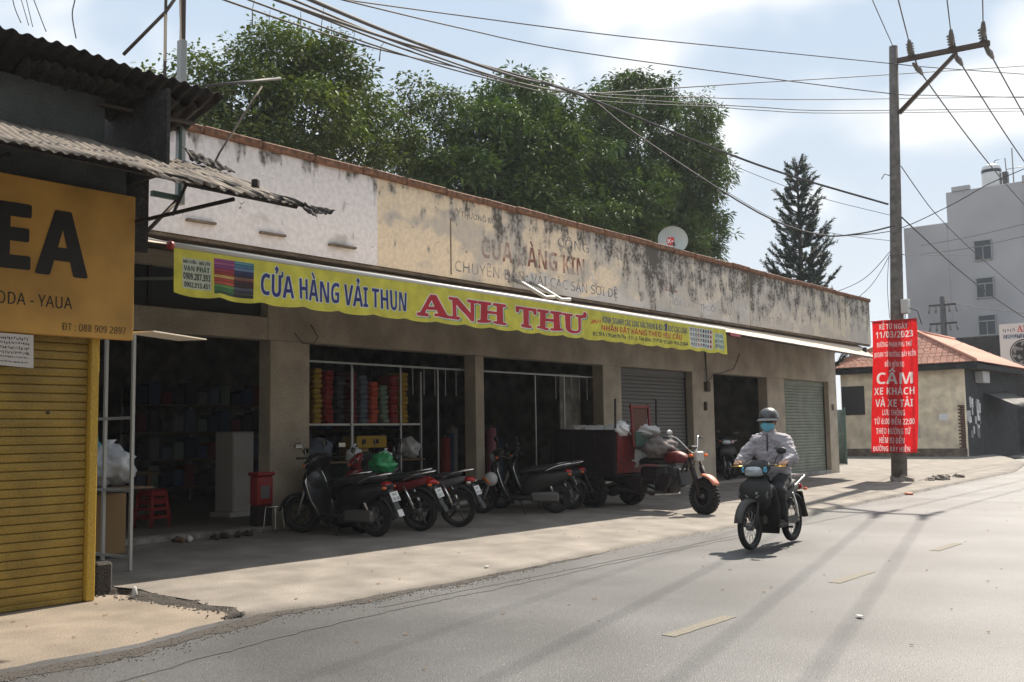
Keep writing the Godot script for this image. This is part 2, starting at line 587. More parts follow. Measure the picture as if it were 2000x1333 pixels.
var T := {}
func make_materials() -> void:
	T.fine = noise_tex(0.72, 0.09, 1, 4)
	T.speck = noise_tex(0.55, 0.35, 2, 3)
	T.blotch = noise_tex(0.55, 0.012, 3, 5)
	T.soft = noise_tex(0.78, 0.008, 4, 4)
	T.rough = noise_tex(0.3, 0.05, 5, 5)
	T.asphalt = ImageTexture.create_from_image(asphalt_picture(1024))
	# ground
	grained(mat("asphalt", 0.235, 0.236, 0.242, 0.52), T.asphalt, 0.28, noise_tex(0.66, 0.006, 12, 5, 1024), 0.06, 0.5)
	grained(mat("concrete", 0.415, 0.37, 0.32, 0.85), T.fine, 0.9, noise_tex(0.74, 0.012, 33, 5), 0.2, 0.4)
	grained(mat("sandy_concrete", 0.40, 0.33, 0.255, 0.9), T.fine, 0.9, T.soft, 0.3, 0.4)
	grained(mat("earth", 0.30, 0.25, 0.2, 0.95), T.fine, 0.5, T.blotch, 0.1)
	grained(mat("gutter_dirt", 0.15, 0.132, 0.115, 0.95), T.asphalt, 0.3, T.fine, 0.6)
	grained(mat("broken_concrete", 0.24, 0.21, 0.18, 0.95), T.rough, 1.4, T.speck, 2.0, 1.5)
	grained(mat("yellow_marking", 0.30, 0.27, 0.205, 0.75), T.asphalt, 0.3)
	grained(mat("dark_line", 0.11, 0.11, 0.11, 0.7), T.asphalt, 0.4)
	# plaster and masonry
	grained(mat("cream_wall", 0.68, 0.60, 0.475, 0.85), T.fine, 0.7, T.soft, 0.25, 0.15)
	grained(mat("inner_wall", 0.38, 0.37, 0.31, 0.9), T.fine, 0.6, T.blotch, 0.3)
	grained(mat("slab_concrete", 0.36, 0.28, 0.21, 0.9), T.fine, 0.5, T.blotch, 0.3, 0.3)
	grained(mat("coping", 0.40, 0.20, 0.115, 0.85), T.fine, 0.9, T.blotch, 1.2, 0.6)
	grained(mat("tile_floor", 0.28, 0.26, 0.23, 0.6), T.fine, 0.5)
	grained(mat("step", 0.58, 0.56, 0.52, 0.8), T.fine, 1.0, T.blotch, 0.5)
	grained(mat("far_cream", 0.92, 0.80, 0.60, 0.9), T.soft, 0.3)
	grained(mat("old_brick", 0.26, 0.13, 0.085, 0.9), T.rough, 1.2)
	grained(mat("grey_block", 0.45, 0.455, 0.475, 0.9), T.soft, 0.02)
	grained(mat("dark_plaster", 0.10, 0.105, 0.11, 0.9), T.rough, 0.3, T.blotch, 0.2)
	grained(mat("tan_wall", 0.45, 0.36, 0.26, 0.9), T.fine, 0.3)
	grained(mat("pole_concrete", 0.30, 0.275, 0.25, 0.85), T.fine, 1.2, T.blotch, 0.5, 0.2)
	grained(mat("kiosk_grey", 0.13, 0.15, 0.15, 0.85), T.fine, 0.8, T.soft, 0.5)
	for k in 4:
		grained(mat("roof_tile_%d" % k, 0.50 + 0.05 * k, 0.235 + 0.02 * k, 0.165 + 0.012 * k, 0.8), T.fine, 1.0)
	# metal
	grained(mat("shutter_yellow", 0.52, 0.34, 0.05, 0.5), T.fine, 0.8, T.soft, 0.6)
	grained(mat("frame_yellow", 0.70, 0.44, 0.05, 0.5), T.fine, 0.8)
	grained(mat("shutter_green", 0.30, 0.345, 0.27, 0.55), T.fine, 0.8, T.soft, 0.5)
	grained(mat("shutter_grey", 0.16, 0.165, 0.155, 0.6), T.fine, 0.8)
	grained(mat("gate_green", 0.20, 0.28, 0.24, 0.6), T.fine, 0.6, T.blotch, 0.4)
	grained(mat("roof_dark", 0.10, 0.088, 0.082, 0.8), T.rough, 0.7, T.blotch, 0.5)
	grained(mat("roof_old", 0.46, 0.39, 0.32, 0.8), T.fine, 0.9, T.blotch, 0.5)
	grained(mat("roof_dark_worn", 0.17, 0.15, 0.135, 0.85), T.rough, 0.9, T.blotch, 0.5)
	mat("steel_white", 0.46, 0.46, 0.44, 0.5, 0.2)
	grained(mat("steel_rusty", 0.22, 0.17, 0.14, 0.75, 0.3), T.rough, 2.0)
	grained(mat("steel_grey", 0.42, 0.43, 0.42, 0.5, 0.5), T.fine, 2.0)
	grained(mat("steel_green", 0.08, 0.15, 0.12, 0.6), T.fine, 2.0)
	mat("chrome", 0.75, 0.75, 0.74, 0.18, 1.0)
	mat("aluminium", 0.52, 0.52, 0.51, 0.42, 0.9)
	mat("wire", 0.055, 0.055, 0.06, 0.7)
	mat("wire_grey", 0.16, 0.165, 0.175, 0.7)
	mat("porcelain", 0.15, 0.145, 0.14, 0.4)
	mat("dark_metal", 0.045, 0.043, 0.042, 0.55, 0.4)
	# vehicles
	for a in [["paint_black", 0.016, 0.016, 0.018], ["paint_red", 0.17, 0.016, 0.02], ["paint_grey", 0.12, 0.12, 0.125], ["paint_white", 0.62, 0.62, 0.61], ["paint_silver", 0.30, 0.31, 0.32], ["paint_navy", 0.03, 0.035, 0.05]]:
		var p := mat(a[0], a[1], a[2], a[3], 0.35)
		p.clearcoat_enabled = true
		p.clearcoat = 0.3
		p.clearcoat_roughness = 0.12
		p.metallic_specular = 0.3
	grained(mat("dusty_black", 0.04, 0.038, 0.035, 0.6), T.fine, 3.0, T.blotch, 2.0)
	grained(mat("dusty_grey", 0.15, 0.145, 0.14, 0.6), T.fine, 3.0, T.blotch, 2.0)
	grained(mat("cargo_red", 0.36, 0.035, 0.03, 0.55), T.fine, 2.0, T.blotch, 1.2)
	grained(mat("cargo_dark", 0.045, 0.026, 0.026, 0.65), T.fine, 2.0, T.blotch, 1.0)
	grained(mat("cargo_rust", 0.24, 0.10, 0.06, 0.8), T.rough, 2.0)
	mat("fender_orange", 0.68, 0.24, 0.15, 0.5)
	mat("signal_orange", 0.80, 0.17, 0.03, 0.25)
	grained(mat("rubber", 0.022, 0.021, 0.02, 0.85), T.fine, 4.0)
	mat("seat_black", 0.018, 0.018, 0.018, 0.6)
	mat("plastic_black", 0.02, 0.02, 0.02, 0.5)
	mat("engine", 0.17, 0.165, 0.16, 0.5, 0.7)
	mat("tail_red", 0.35, 0.01, 0.01, 0.15)
	mat("mirror_glass", 0.7, 0.72, 0.75, 0.05, 1.0)
	mat("lamp_lens", 0.42, 0.48, 0.52, 0.12, 0.3)
	mat("lens_blue", 0.10, 0.42, 0.62, 0.15)
	mat("gold", 0.70, 0.46, 0.07, 0.3, 0.6)
	# cloth, plastic, people
	mat("skin", 0.42, 0.235, 0.155, 0.6)
	var jk := grained(mat("jacket", 0.50, 0.475, 0.52, 0.8), T.fine, 6.0)
	jk.rim_enabled = true
	jk.rim = 0.3
	mat("jacket_dark", 0.06, 0.06, 0.07, 0.8)
	mat("trousers", 0.028, 0.028, 0.032, 0.85)
	mat("shoe", 0.05, 0.045, 0.04, 0.7)
	mat("face_mask", 0.17, 0.52, 0.68, 0.85)
	mat("hair", 0.012, 0.011, 0.01, 0.6)
	var hm := mat("helmet", 0.035, 0.035, 0.036, 0.3)
	hm.clearcoat_enabled = true
	mat("visor_grey", 0.24, 0.24, 0.24, 0.35)
	mat("glasses", 0.01, 0.01, 0.01, 0.08)
	mat("red_plastic", 0.32, 0.022, 0.022, 0.4)
	mat("white_panel", 0.62, 0.62, 0.60, 0.5)
	var bag := mat("clear_bag", 0.62, 0.66, 0.70, 0.28)
	bag.backlight_enabled = true
	bag.backlight = Color(0.4, 0.42, 0.45)
	mat("bag_white", 0.72, 0.73, 0.75, 0.4)
	mat("bag_green", 0.05, 0.42, 0.16, 0.35)
	mat("bag_teal", 0.12, 0.36, 0.40, 0.5)
	grained(mat("patterned_sack", 0.62, 0.54, 0.52, 0.85), T.speck, 5.0, noise_tex(0.45, 0.06, 9, 2, 256), 4.0)
	grained(mat("foam", 0.66, 0.65, 0.64, 0.8), T.fine, 3.0)
	grained(mat("cardboard", 0.40, 0.25, 0.11, 0.9), T.fine, 2.0)
	grained(mat("timber", 0.22, 0.14, 0.08, 0.8), T.fine, 2.0)
	mat("black_cloth", 0.02, 0.02, 0.022, 0.95)
	for a in [["cloth_blue", 0.05, 0.10, 0.22], ["cloth_navy", 0.03, 0.04, 0.10], ["cloth_yellow", 0.50, 0.33, 0.04], ["cloth_red", 0.34, 0.03, 0.025], ["cloth_dark", 0.05, 0.05, 0.07], ["cloth_maroon", 0.20, 0.025, 0.035], ["cloth_slate", 0.16, 0.20, 0.27], ["cloth_coral", 0.62, 0.11, 0.05], ["cloth_sage", 0.24, 0.33, 0.27], ["cloth_orange", 0.66, 0.22, 0.04], ["cloth_pink", 0.55, 0.20, 0.28], ["cloth_grey", 0.25, 0.25, 0.26]]:
		grained(mat(a[0], a[1], a[2], a[3], 0.95), T.fine, 6.0)
	mat("awning_cloth", 0.66, 0.56, 0.44, 0.9)
	glowing_through(M.awning_cloth, Color(0.25, 0.2, 0.14))
	mat("sunlit_sheet", 0.80, 0.72, 0.58, 0.7)  # brighter than the awning cloth: sunlight on the sheet is put into its colour
	grained(mat("bark", 0.13, 0.105, 0.085, 0.95), T.rough, 1.0)
	for a in [["leaf_mango", 0.090, 0.135, 0.055], ["leaf_bright", 0.125, 0.165, 0.062], ["leaf_needle", 0.05, 0.072, 0.05]]:
		var l := mat(a[0], a[1], a[2], a[3], 0.5)
		l.vertex_color_use_as_albedo = true
		l.metallic_specular = 0.3
		l.roughness = 0.62
		l.cull_mode = BaseMaterial3D.CULL_DISABLED
		glowing_through(l, Color(0.5, 0.56, 0.24))
	mat("window_glass", 0.03, 0.04, 0.05, 0.3)

# ---------- ground ----------
const KERB := [[-5.2, 5.36], [-4.5, 5.5], [-2.4, 5.5], [0.0, 5.4], [2.5, 5.22], [7.0, 5.2], [9.3, 5.15], [12.0, 4.95], [16.0, 4.75], [20.0, 4.55], [28.0, 4.15], [36.0, 2.7], [45.0, -0.5], [60.0, -8.0], [90.0, -26.0]]
const ROAD_Y := -0.16
const WALK_Y := -0.135

func table(t: Array, x: float) -> float:
	for i in t.size() - 1:
		if x <= t[i + 1][0]:
			return lerpf(t[i][1], t[i + 1][1], clampf((x - t[i][0]) / (t[i + 1][0] - t[i][0]), 0.0, 1.0))
	return t[-1][1]

func kerb_z(x: float) -> float:
	return table(KERB, x) + 0.05 * nz.get_noise_1d(x * 1.3) + 0.02 * nz.get_noise_1d(x * 7.0)

func ground_y(z: float) -> float:
	return -0.022 * maxf(z, 0.0)

func build_ground() -> void:
	# land to the horizon
	var s := S(0)
	quad_out(s, Vector3(-700, -0.3, -700), Vector3(900, -0.3, -700), Vector3(900, -0.3, 700), Vector3(-700, -0.3, 700), Vector3(0, -9, 0))
	setting("ground", s, M.earth)
	# the street, which bends away to the right behind the utility pole
	s = S(0)
	for i in 150:
		var xa := -45.0 + i * 1.0
		var xb := xa + 1.0
		var near := [[xa, 12.6 if xa < 20 else 12.6 - (xa - 20) * 0.34], [xb, 12.6 if xb < 20 else 12.6 - (xb - 20) * 0.34]]
		var za := table(KERB, xa) - 0.6 if xa > -5.5 else 5.2
		var zb := table(KERB, xb) - 0.6 if xb > -5.5 else 5.2
		for k in 6:
			var f0 := k / 6.0
			var f1 := (k + 1) / 6.0
			var P := func(x: float, z: float) -> Vector3: return Vector3(x, ROAD_Y + 0.002 * nz.get_noise_2d(x * 0.35, z * 0.5), z)
			quad_out(s, P.call(xa, lerpf(za, near[0][1], f0)), P.call(xb, lerpf(zb, near[1][1], f0)), P.call(xb, lerpf(zb, near[1][1], f1)), P.call(xa, lerpf(za, near[0][1], f1)), Vector3(xa, -9, za))
	setting("road", s, M.asphalt)
	# pavement on the photographer's side
	s = boxm(Vector3(-15, -0.15, 22.0), Vector3(60, 0.16, 18.6), 0.02)
	setting("opposite_pavement", s, M.concrete)
	# centre line dashes, half worn away
	for k in range(0, 3):
		var x0 := -3.85 + 3.42 * k
		var z0 := 8.95 - 0.004 * x0 - (0.0 if x0 < 12 else (x0 - 12) * 0.06)
		s = S(0)
		for i in 10:
			var a := x0 + i * 0.106
			var w0 := 0.065 + 0.012 * nz.get_noise_1d(a * 9.0)
			var w1 := 0.065 + 0.012 * nz.get_noise_1d((a + 0.106) * 9.0)
			quad_out(s, Vector3(a, ROAD_Y + 0.005, z0 - w0), Vector3(a + 0.106, ROAD_Y + 0.005, z0 - w1), Vector3(a + 0.106, ROAD_Y + 0.005, z0 + w1), Vector3(a, ROAD_Y + 0.005, z0 + w0), Vector3(a, -5, z0))
		setting("road_marking", s, M.yellow_marking)
	# concrete apron in front of the shops, falling gently to the street
	s = S(0)
	var cols := []
	var x := -5.15
	while x < 60.0:
		cols.append(x)
		x += 0.16 if x < 12 else 0.4
	for i in cols.size() - 1:
		for k in 14:
			var q := []
			for c in [[0, 0], [1, 0], [1, 1], [0, 1]]:
				var xx: float = cols[i + c[0]]
				var f := pow((k + c[1]) / 14.0, 0.7)
				var back := -0.28 if xx < 22.9 else -9.0
				var zz := lerpf(back, kerb_z(xx), f)
				if i + c[0] == 0:
					xx += -0.12 * nz.get_noise_1d(zz * 2.2) - 0.05 * nz.get_noise_1d(zz * 8.0) - 0.06
				var yy := ground_y(zz) + 0.008 * nz.get_noise_2d(xx * 0.8, zz * 0.9)
				if k + c[1] == 14: yy -= 0.008 + 0.012 * absf(nz.get_noise_1d(xx * 3.0 + 40.0))
				q.append(Vector3(xx, yy, zz))
			quad_out(s, q[0], q[1], q[2], q[3], q[0] - Vector3(0, 5, 0))
			if k == 13:
				quad_out(s, q[3], q[2], Vector3(q[2].x, ROAD_Y - 0.05, q[2].z + 0.02), Vector3(q[3].x, ROAD_Y - 0.05, q[3].z + 0.02), q[3] - Vector3(0, 0, 5))
	setting("pavement", s, M.concrete)
	# broken end of the apron
	s = S(0)
	var P := []
	for i in 44:
		var z := 2.2 + i * 0.074
		var row := []
		for j in 7:
			var f := j / 6.0
			var wide := 0.10 + 0.16 * absf(nz.get_noise_1d(z * 1.9 + 7.0)) + (0.10 if z > 3.6 and z < 5.0 else 0.0)
			var xx := -5.15 - 0.06 - 0.12 * nz.get_noise_1d(z * 2.2) - 0.05 * nz.get_noise_1d(z * 8.0) - wide * f + 0.03
			var yy := lerpf(ground_y(z) - 0.002, WALK_Y - 0.01, pow(f, 1.6)) + (0.035 * nz.get_noise_2d(z * 9.0, f * 5.0) if j > 0 and j < 6 else 0.0)
			row.append(Vector3(xx, yy, z))
		P.append(row)
	sheet(s, P, Vector3(0, -0.06, 0))
	setting("broken_pavement_edge", s, M.broken_concrete)
	# sandy pavement in front of the kiosk
	s = S(0)
	for i in 60:
		for k in 8:
			var q := []
			for c in [[0, 0], [1, 0], [1, 1], [0, 1]]:
				var xx: float = -17.0 + (i + c[0]) * 0.2
				if xx > -5.01: xx = -5.01
				var edge := 5.88 if xx < -6.6 else lerpf(5.88, 5.42, (xx + 6.6) / 1.6)
				var zz := lerpf(1.0, edge + 0.06 * nz.get_noise_1d(xx * 2.0) + 0.03 * nz.get_noise_1d(xx * 9.0), (k + c[1]) / 8.0)
				q.append(Vector3(xx, WALK_Y + 0.006 * nz.get_noise_2d(xx, zz) - (0.035 if k + c[1] == 8 else 0.0), zz))
			quad_out(s, q[0], q[1], q[2], q[3], q[0] - Vector3(0, 5, 0))
	setting("kiosk_pavement", s, M.sandy_concrete)
	# thin wavering dark lines laid along the road
	var dark_lines := [[Vector2(-7.6, 6.85), Vector2(-5.3, 6.38), Vector2(-2.4, 6.22), Vector2(2.0, 6.05), Vector2(9.0, 5.95)], [Vector2(-4.2, 6.05), Vector2(-1.0, 6.0), Vector2(4.0, 5.85)]]
	for q in dark_lines:
		var line := []
		for p in q: line.append(Vector3(p.x, 0, p.y))
		line = smooth_line(line, 26)
		s = S(0)
		for i in line.size() - 1:
			var r := []
			for k in [i, i + 1]:
				var c: Vector3 = line[k]
				var d: Vector3 = (line[mini(k + 1, line.size() - 1)] - line[maxi(k - 1, 0)]).normalized().cross(Vector3.UP)
				c += d * (0.05 * nz.get_noise_2d(c.x * 3.0, c.z * 3.0) + 0.02 * nz.get_noise_2d(c.x * 13.0, c.z * 13.0))
				var w := 0.012 + 0.012 * maxf(0.0, nz.get_noise_2d(c.x * 2.0 + 9.0, c.z * 2.0))
				r.append([c + d * w + Vector3(0, ROAD_Y + 0.004, 0), c - d * w + Vector3(0, ROAD_Y + 0.004, 0)])
			quad_out(s, r[0][0], r[0][1], r[1][1], r[1][0], r[0][0] - Vector3(0, 5, 0))
		setting("dark_road_line", s, M.dark_line)
	# dirt washed into the gutter
	s = S(0)
	for i in 330:
		var q := []
		for c in [[0, 0], [1, 0], [1, 1], [0, 1]]:
			var xx: float = -11.0 + (i + c[0]) * 0.04
			var z0 := kerb_z(xx) - 0.04 if xx > -5.1 else (5.86 if xx < -6.6 else lerpf(5.86, 5.42, (xx + 6.6) / 1.5))
			var wide := 0.24 + 0.12 * nz.get_noise_1d(xx * 1.2 + 3.0) + 0.06 * nz.get_noise_1d(xx * 6.0) + 0.035 * nz.get_noise_1d(xx * 23.0)
			if xx > -3.0: wide *= clampf(1.0 - (xx + 3.0) * 0.2, 0.05, 1.0)
			q.append(Vector3(xx, ROAD_Y + 0.0035, z0 + maxf(wide, 0.02) * c[1]))
		quad_out(s, q[0], q[1], q[2], q[3], q[0] - Vector3(0, 5, 0))
	setting("gutter", s, M.gutter_dirt)
	# loose grit and crumbs along the gutter: dark road grit and pale crumbs of concrete
	for kind in 2:
		s = S()
		for i in (1900 if kind == 0 else 700):
			var xx := rng.randf_range(-11.0, 18.0) if rng.randf() < 0.35 else rng.randf_range(-9.0, -1.0)
			var edge := kerb_z(xx) + 0.03 if xx > -5.1 else (5.9 if xx < -6.6 else lerpf(5.9, 5.45, (xx + 6.6) / 1.5))
			var zz := edge + (0.18 + rng.randfn(0.0, 0.10) if xx < -2.0 else absf(rng.randfn(0.0, 0.07)))
			if rng.randf() < 0.12: zz = edge + rng.randfn(0.25, 0.25)
			if zz < edge - 0.03: continue
			var r := rng.randf_range(0.003, 0.009) * (1.0 if kind == 0 else 0.8)
			box(s, Vector3(xx, ROAD_Y + 0.003 + r * 0.2, zz), Vector3(r * 1.3, r * 0.5, r), Basis.from_euler(Vector3(rng.randfn(0, 0.3), rng.randf() * 6.0, rng.randfn(0, 0.3))))
		if kind == 1:
			for i in 130:
				var r := rng.randf_range(0.006, 0.022)
				box(s, Vector3(-5.3 + rng.randfn(0.0, 0.1), WALK_Y + r * 0.3, rng.randf_range(2.6, 5.5)), Vector3(r, r * 0.7, r * 1.3), Basis.from_euler(Vector3(rng.randf(), rng.randf() * 6.0, rng.randf())))
		var g := part(self, "grit" if kind == 0 else "concrete_crumbs", s, M.gutter_dirt if kind == 0 else M.concrete)
		tag(g, "dark road grit gathered along the gutter" if kind == 0 else "pale crumbs of broken concrete lying along the gutter and pavement end", "grit" if kind == 0 else "crumbs", "", "stuff")

# ---------- the shop building ----------
const OPEN := [[-7.0, -0.8], [0.0, 4.16], [4.42, 8.63], [9.4, 12.81], [13.96, 17.28], [18.48, 21.93]]
const END_X := 22.6
const TOP := 3.0
const SOFFIT := 4.2

func parapet_picture(x0: float, x1: float, w: int, h: int, words: Array) -> ImageTexture:
	# plaster, mould streaks and what is left of painted lettering
	var mask := Image.create(w * 2, h * 2, false, Image.FORMAT_RGBA8)
	var px := 2.0 * w / (x1 - x0)
	var py := 2.0 * h / 1.45
	for q in words:
		draw_text(mask, q[0], (q[1] - x0) * px, (q[2] - x0) * px, 2.0 * h - q[3] * py, q[4] * py, q[5], q[6] if q.size() > 6 else "sans", 0.0)
	mask.resize(w, h, Image.INTERPOLATE_BILINEAR)
	var a := FastNoiseLite.new()
	a.seed = 40; a.frequency = 1.0; a.fractal_type = FastNoiseLite.FRACTAL_FBM; a.fractal_octaves = 4
	var b := FastNoiseLite.new()
	b.seed = 41; b.frequency = 1.0; b.fractal_type = FastNoiseLite.FRACTAL_FBM; b.fractal_octaves = 3
	var im := Image.create(w, h, false, Image.FORMAT_RGB8)
	var heavy := [[-4.0, 0.10], [0.35, 0.14], [0.45, 0.42], [2.4, 0.5], [4.0, 0.74], [5.0, 0.62], [7.5, 0.74], [9.0, 1.0], [10.0, 0.86], [13.0, 0.86], [14.2, 0.94], [17.0, 0.84], [20.0, 0.74], [22.7, 0.8]]
	for i in w:
		var x := x0 + (x1 - x0) * (i + 0.5) / w
		var hv := table(heavy, x)
		var line := a.get_noise_1d(x * 5.0)
		for j in h:
			var y := 1.45 * (1.0 - (j + 0.5) / h)
			var fine := b.get_noise_2d(x * 9.0, y * 9.0)
			var base := Color(0.86, 0.845, 0.85) if x < 0.4 else Color(0.85, 0.785, 0.69)
			if x > 13.9: base = base.lerp(Color(0.80, 0.765, 0.68), 0.7)
			base = base.lerp(Color(0.74, 0.725, 0.70), smoothstep(0.62, 0.95, hv) * 0.75)
			base = base * (1.0 + 0.07 * fine)
			# plaster patched and painted over in grey, low down
			var patch := smoothstep(0.02, 0.22, a.get_noise_2d(x * 0.9 + 30.0, y * 1.6) + (0.36 - y) * 1.5) * (1.0 if x > 4.2 and x < 14.0 else 0.0)
			base = base.lerp(Color(0.73, 0.725, 0.725), patch * 0.9)
			# words, worn
			var m := mask.get_pixel(i, j)
			if m.a > 0.02:
				var wear := smoothstep(-0.32, 0.12, a.get_noise_2d(x * 2.2 + 11.0, y * 2.8) + 0.25 * fine)
				base = base.lerp(Color(m.r, m.g, m.b), m.a * (0.4 + 0.6 * wear) * 0.9)
			# mould: streaks that run down from the coping, and blots
			var streak := a.get_noise_2d(x * 2.2, y * 1.0) + 0.5 * a.get_noise_2d(x * 7.0, y * 1.8 + 5.0)
			var blot := a.get_noise_2d(x * 1.5 + 50.0, y * 1.9) + 0.4 * fine
			var reach := (y - 0.75) / 0.7
			var spot := 0.5 * exp(-pow((x - 4.1) / 0.55, 2.0) - pow((y - 0.25) / 0.3, 2.0)) + 0.45 * exp(-pow((x - 9.0) / 0.4, 2.0)) + 0.35 * exp(-pow((x - 3.6) / 0.35, 2.0) - pow((y - 1.2) / 0.35, 2.0)) + 0.3 * exp(-pow((x - 13.9) / 0.35, 2.0))
			var k := streak * 0.62 + blot * 0.5 + hv * 1.0 - 0.84 + spot + 0.30 * reach * (0.5 + hv)
			if x < 0.4: k = streak * 0.9 + blot * 0.2 - 0.62 + 0.62 * smoothstep(1.05, 1.45, y)
			var cloud := smoothstep(-0.05, 0.30, a.get_noise_2d(x * 0.7 + 70.0, y * 1.1) + hv * 0.85 - 0.50)
			base = base.lerp(Color(0.665, 0.65, 0.63), cloud * 0.85 * (0.8 + 0.4 * streak))
			var grey := smoothstep(-0.16, 0.30, k)
			base = base.lerp(Color(0.52, 0.505, 0.49), grey * 0.66)
			var black := smoothstep(0.16, 0.66, k + 0.4 * fine + 0.2 * line)
			base = base.lerp(Color(0.22, 0.205, 0.19), black * 0.66)
			# cracks where the plaster has come away
			var crack := absf(a.get_noise_2d(x * 0.8 + 90.0, y * 0.9))
			if crack < 0.006 and blot > 0.28: base = base.lerp(Color(0.4, 0.36, 0.32), 0.7)
			im.set_pixel(i, j, base)
	return ImageTexture.create_from_image(im)

func build_shop() -> void:
	var b := thing("shop_building", "long single storey shop building with stained parapet and wide open bays", "building", Vector3(0, 0, 0))
	# front wall: piers between the bays, and the wall over them
	var edges := [-0.8, 0.0, 4.16, 4.42, 8.63, 9.4, 12.81, 13.96, 17.28, 18.48, 21.93, END_X]
	for k in range(0, edges.size(), 2):
		var x0: float = edges[k]
		var x1: float = edges[k + 1]
		part(b, "pier", boxm(Vector3((x0 + x1) / 2, TOP / 2 - 0.03, -0.15), Vector3(x1 - x0, TOP + 0.06, 0.3), 0.012), M.cream_wall)
	part(b, "wall", boxm(Vector3((END_X - 0.85) / 2, (TOP + SOFFIT) / 2, -0.15), Vector3(END_X + 0.85, SOFFIT - TOP, 0.3), 0.01), M.cream_wall)
	part(b, "lintel", boxm(Vector3(-3.926, 3.18, -0.15), Vector3(6.148, 0.36, 0.296), 0.01), M.cream_wall)
	part(b, "lintel", boxm(Vector3(-3.926, 4.09, -0.15), Vector3(6.148, 0.22, 0.296), 0.01), M.cream_wall)
	part(b, "transom_pane", boxm(Vector3(-3.926, 3.67, -0.2), Vector3(6.14, 0.62, 0.02)), M.window_glass)
	part(b, "transom_bar", boxm(Vector3(-2.85, 3.67, -0.17), Vector3(0.05, 0.618, 0.05)), M.dark_metal)
	# end wall, back wall, floor, ceiling, partitions
	part(b, "wall", boxm(Vector3(END_X - 0.15, SOFFIT / 2, -4.2), Vector3(0.3, SOFFIT, 7.8)), M.cream_wall)
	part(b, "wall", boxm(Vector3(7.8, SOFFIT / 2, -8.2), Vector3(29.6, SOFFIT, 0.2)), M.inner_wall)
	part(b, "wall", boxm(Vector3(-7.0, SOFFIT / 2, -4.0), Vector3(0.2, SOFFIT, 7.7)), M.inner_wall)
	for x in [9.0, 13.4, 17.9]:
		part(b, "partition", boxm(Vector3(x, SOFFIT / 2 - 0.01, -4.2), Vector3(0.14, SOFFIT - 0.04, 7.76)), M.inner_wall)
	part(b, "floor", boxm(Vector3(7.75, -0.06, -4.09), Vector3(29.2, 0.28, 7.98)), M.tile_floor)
	part(b, "step", boxm(Vector3(-3.9, -0.01, -0.03), Vector3(6.18, 0.166, 0.24), 0.015), M.step)
	part(b, "roof_slab", boxm(Vector3(7.8, SOFFIT + 0.09, -3.55), Vector3(29.9, 0.18, 9.46), 0.015), M.slab_concrete)
	# nail the canopy slab's dark drip edge
	part(b, "drip_edge", boxm(Vector3(7.8, SOFFIT - 0.03, 1.13), Vector3(29.86, 0.06, 0.09), 0.01), M.slab_concrete)
	# parapet in three lengths, each a little out of line with the next
	var dark := Color(0.36, 0.37, 0.40)
	var red := Color(0.42, 0.22, 0.19)
	var words1 := [["BỘ THƯƠNG MẠI", 2.15, 3.5, 1.13, 0.10, dark], ["CỬA HÀNG KIN", 2.96, 6.3, 0.46, 0.37, red, "sans_bold"], ["CÔNG TY VẢI SỢI", 5.32, 8.5, 0.98, 0.19, dark], ["CHUYÊN BÁN: VẢI CÁC SẮN SỢI DỆ", 2.25, 7.5, 0.13, 0.19, dark]]
	var words2 := [["NIL", 9.3, 10.1, 0.50, 0.34, red, "sans_bold"], ["HÓA CHẤT THUỐC NHUỘM T", 9.7, 13.5, 0.20, 0.14, dark], ["ỆT MAY THÊU", 14.2, 15.8, 0.16, 0.16, dark]]
	var spans := [[-7.0, 9.15, 0.0, words1], [9.153, 13.86, -0.012, words2], [13.863, 22.7, 0.006, words2]]
	for q in spans:
		var x0: float = maxf(q[0], -3.9)
		var x1: float = q[1]
		var w := clampi(int((x1 - x0) * 128), 64, 2048)
		var m := StandardMaterial3D.new()
		m.resource_name = "parapet_plaster"
		m.roughness = 0.92
		m.albedo_texture = parapet_picture(x0, x1, w, 192, q[3])
		m.texture_repeat = false
		m.heightmap_enabled = true
		m.heightmap_texture = m.albedo_texture
		m.heightmap_scale = 0.3
		var p := part(b, "parapet", boxm(Vector3((x0 + x1) / 2, SOFFIT + 0.725, 1.1 + q[2]), Vector3(x1 - x0, 1.446, 0.19), 0.0), M.far_cream)
		part(p, "plaster_face", print_sheet(Vector3(x0, SOFFIT - 0.002, 1.2 + q[2]), Vector3(x1 - x0, 0, 0), Vector3(0, 1.45, 0)), m)
	part(b, "parapet_end", boxm(Vector3(END_X + 0.02, SOFFIT + 0.72, -3.4), Vector3(0.18, 1.43, 8.78)), M.far_cream)
	# coping of long bricks
	var x := -3.9
	var variants := []
	for k in 5:
		variants.append(done(boxm(Vector3.ZERO, Vector3(0.975 - 0.003 * k, 0.11, 0.34), 0.018, Basis.from_euler(Vector3(0.006 * (k - 2), 0.004 * (k - 2), 0.007 * (k - 2.3))))))
	while x < 22.3:
		var o := part(b, "coping_brick", variants[rng.randi() % 5], M.coping, Vector3(x + 0.49, SOFFIT + 1.503 + rng.randf_range(-0.008, 0.008) - (0.012 if x > 9.1 else 0.0) - (0.02 if x > 13.8 else 0.0), 1.1 + rng.randf_range(-0.01, 0.01)))
		o.rotation.x = rng.randf_range(-0.02, 0.02)
		x += 0.985
	# small ledges on the white length
	for q in [[-3.16, -2.7], [-1.95, -1.49], [-0.65, -0.1]]:
		part(b, "ledge", boxm(Vector3((q[0] + q[1]) / 2, SOFFIT + 0.21, 1.23), Vector3(q[1] - q[0], 0.035, 0.07), 0.008, Basis(Vector3(0, 0, 1), 0.015)), M.slab_concrete)
	part(b, "joint", boxm(Vector3(2.16, SOFFIT + 0.55, 1.205), Vector3(0.02, 1.0, 0.014)), M.slab_concrete)
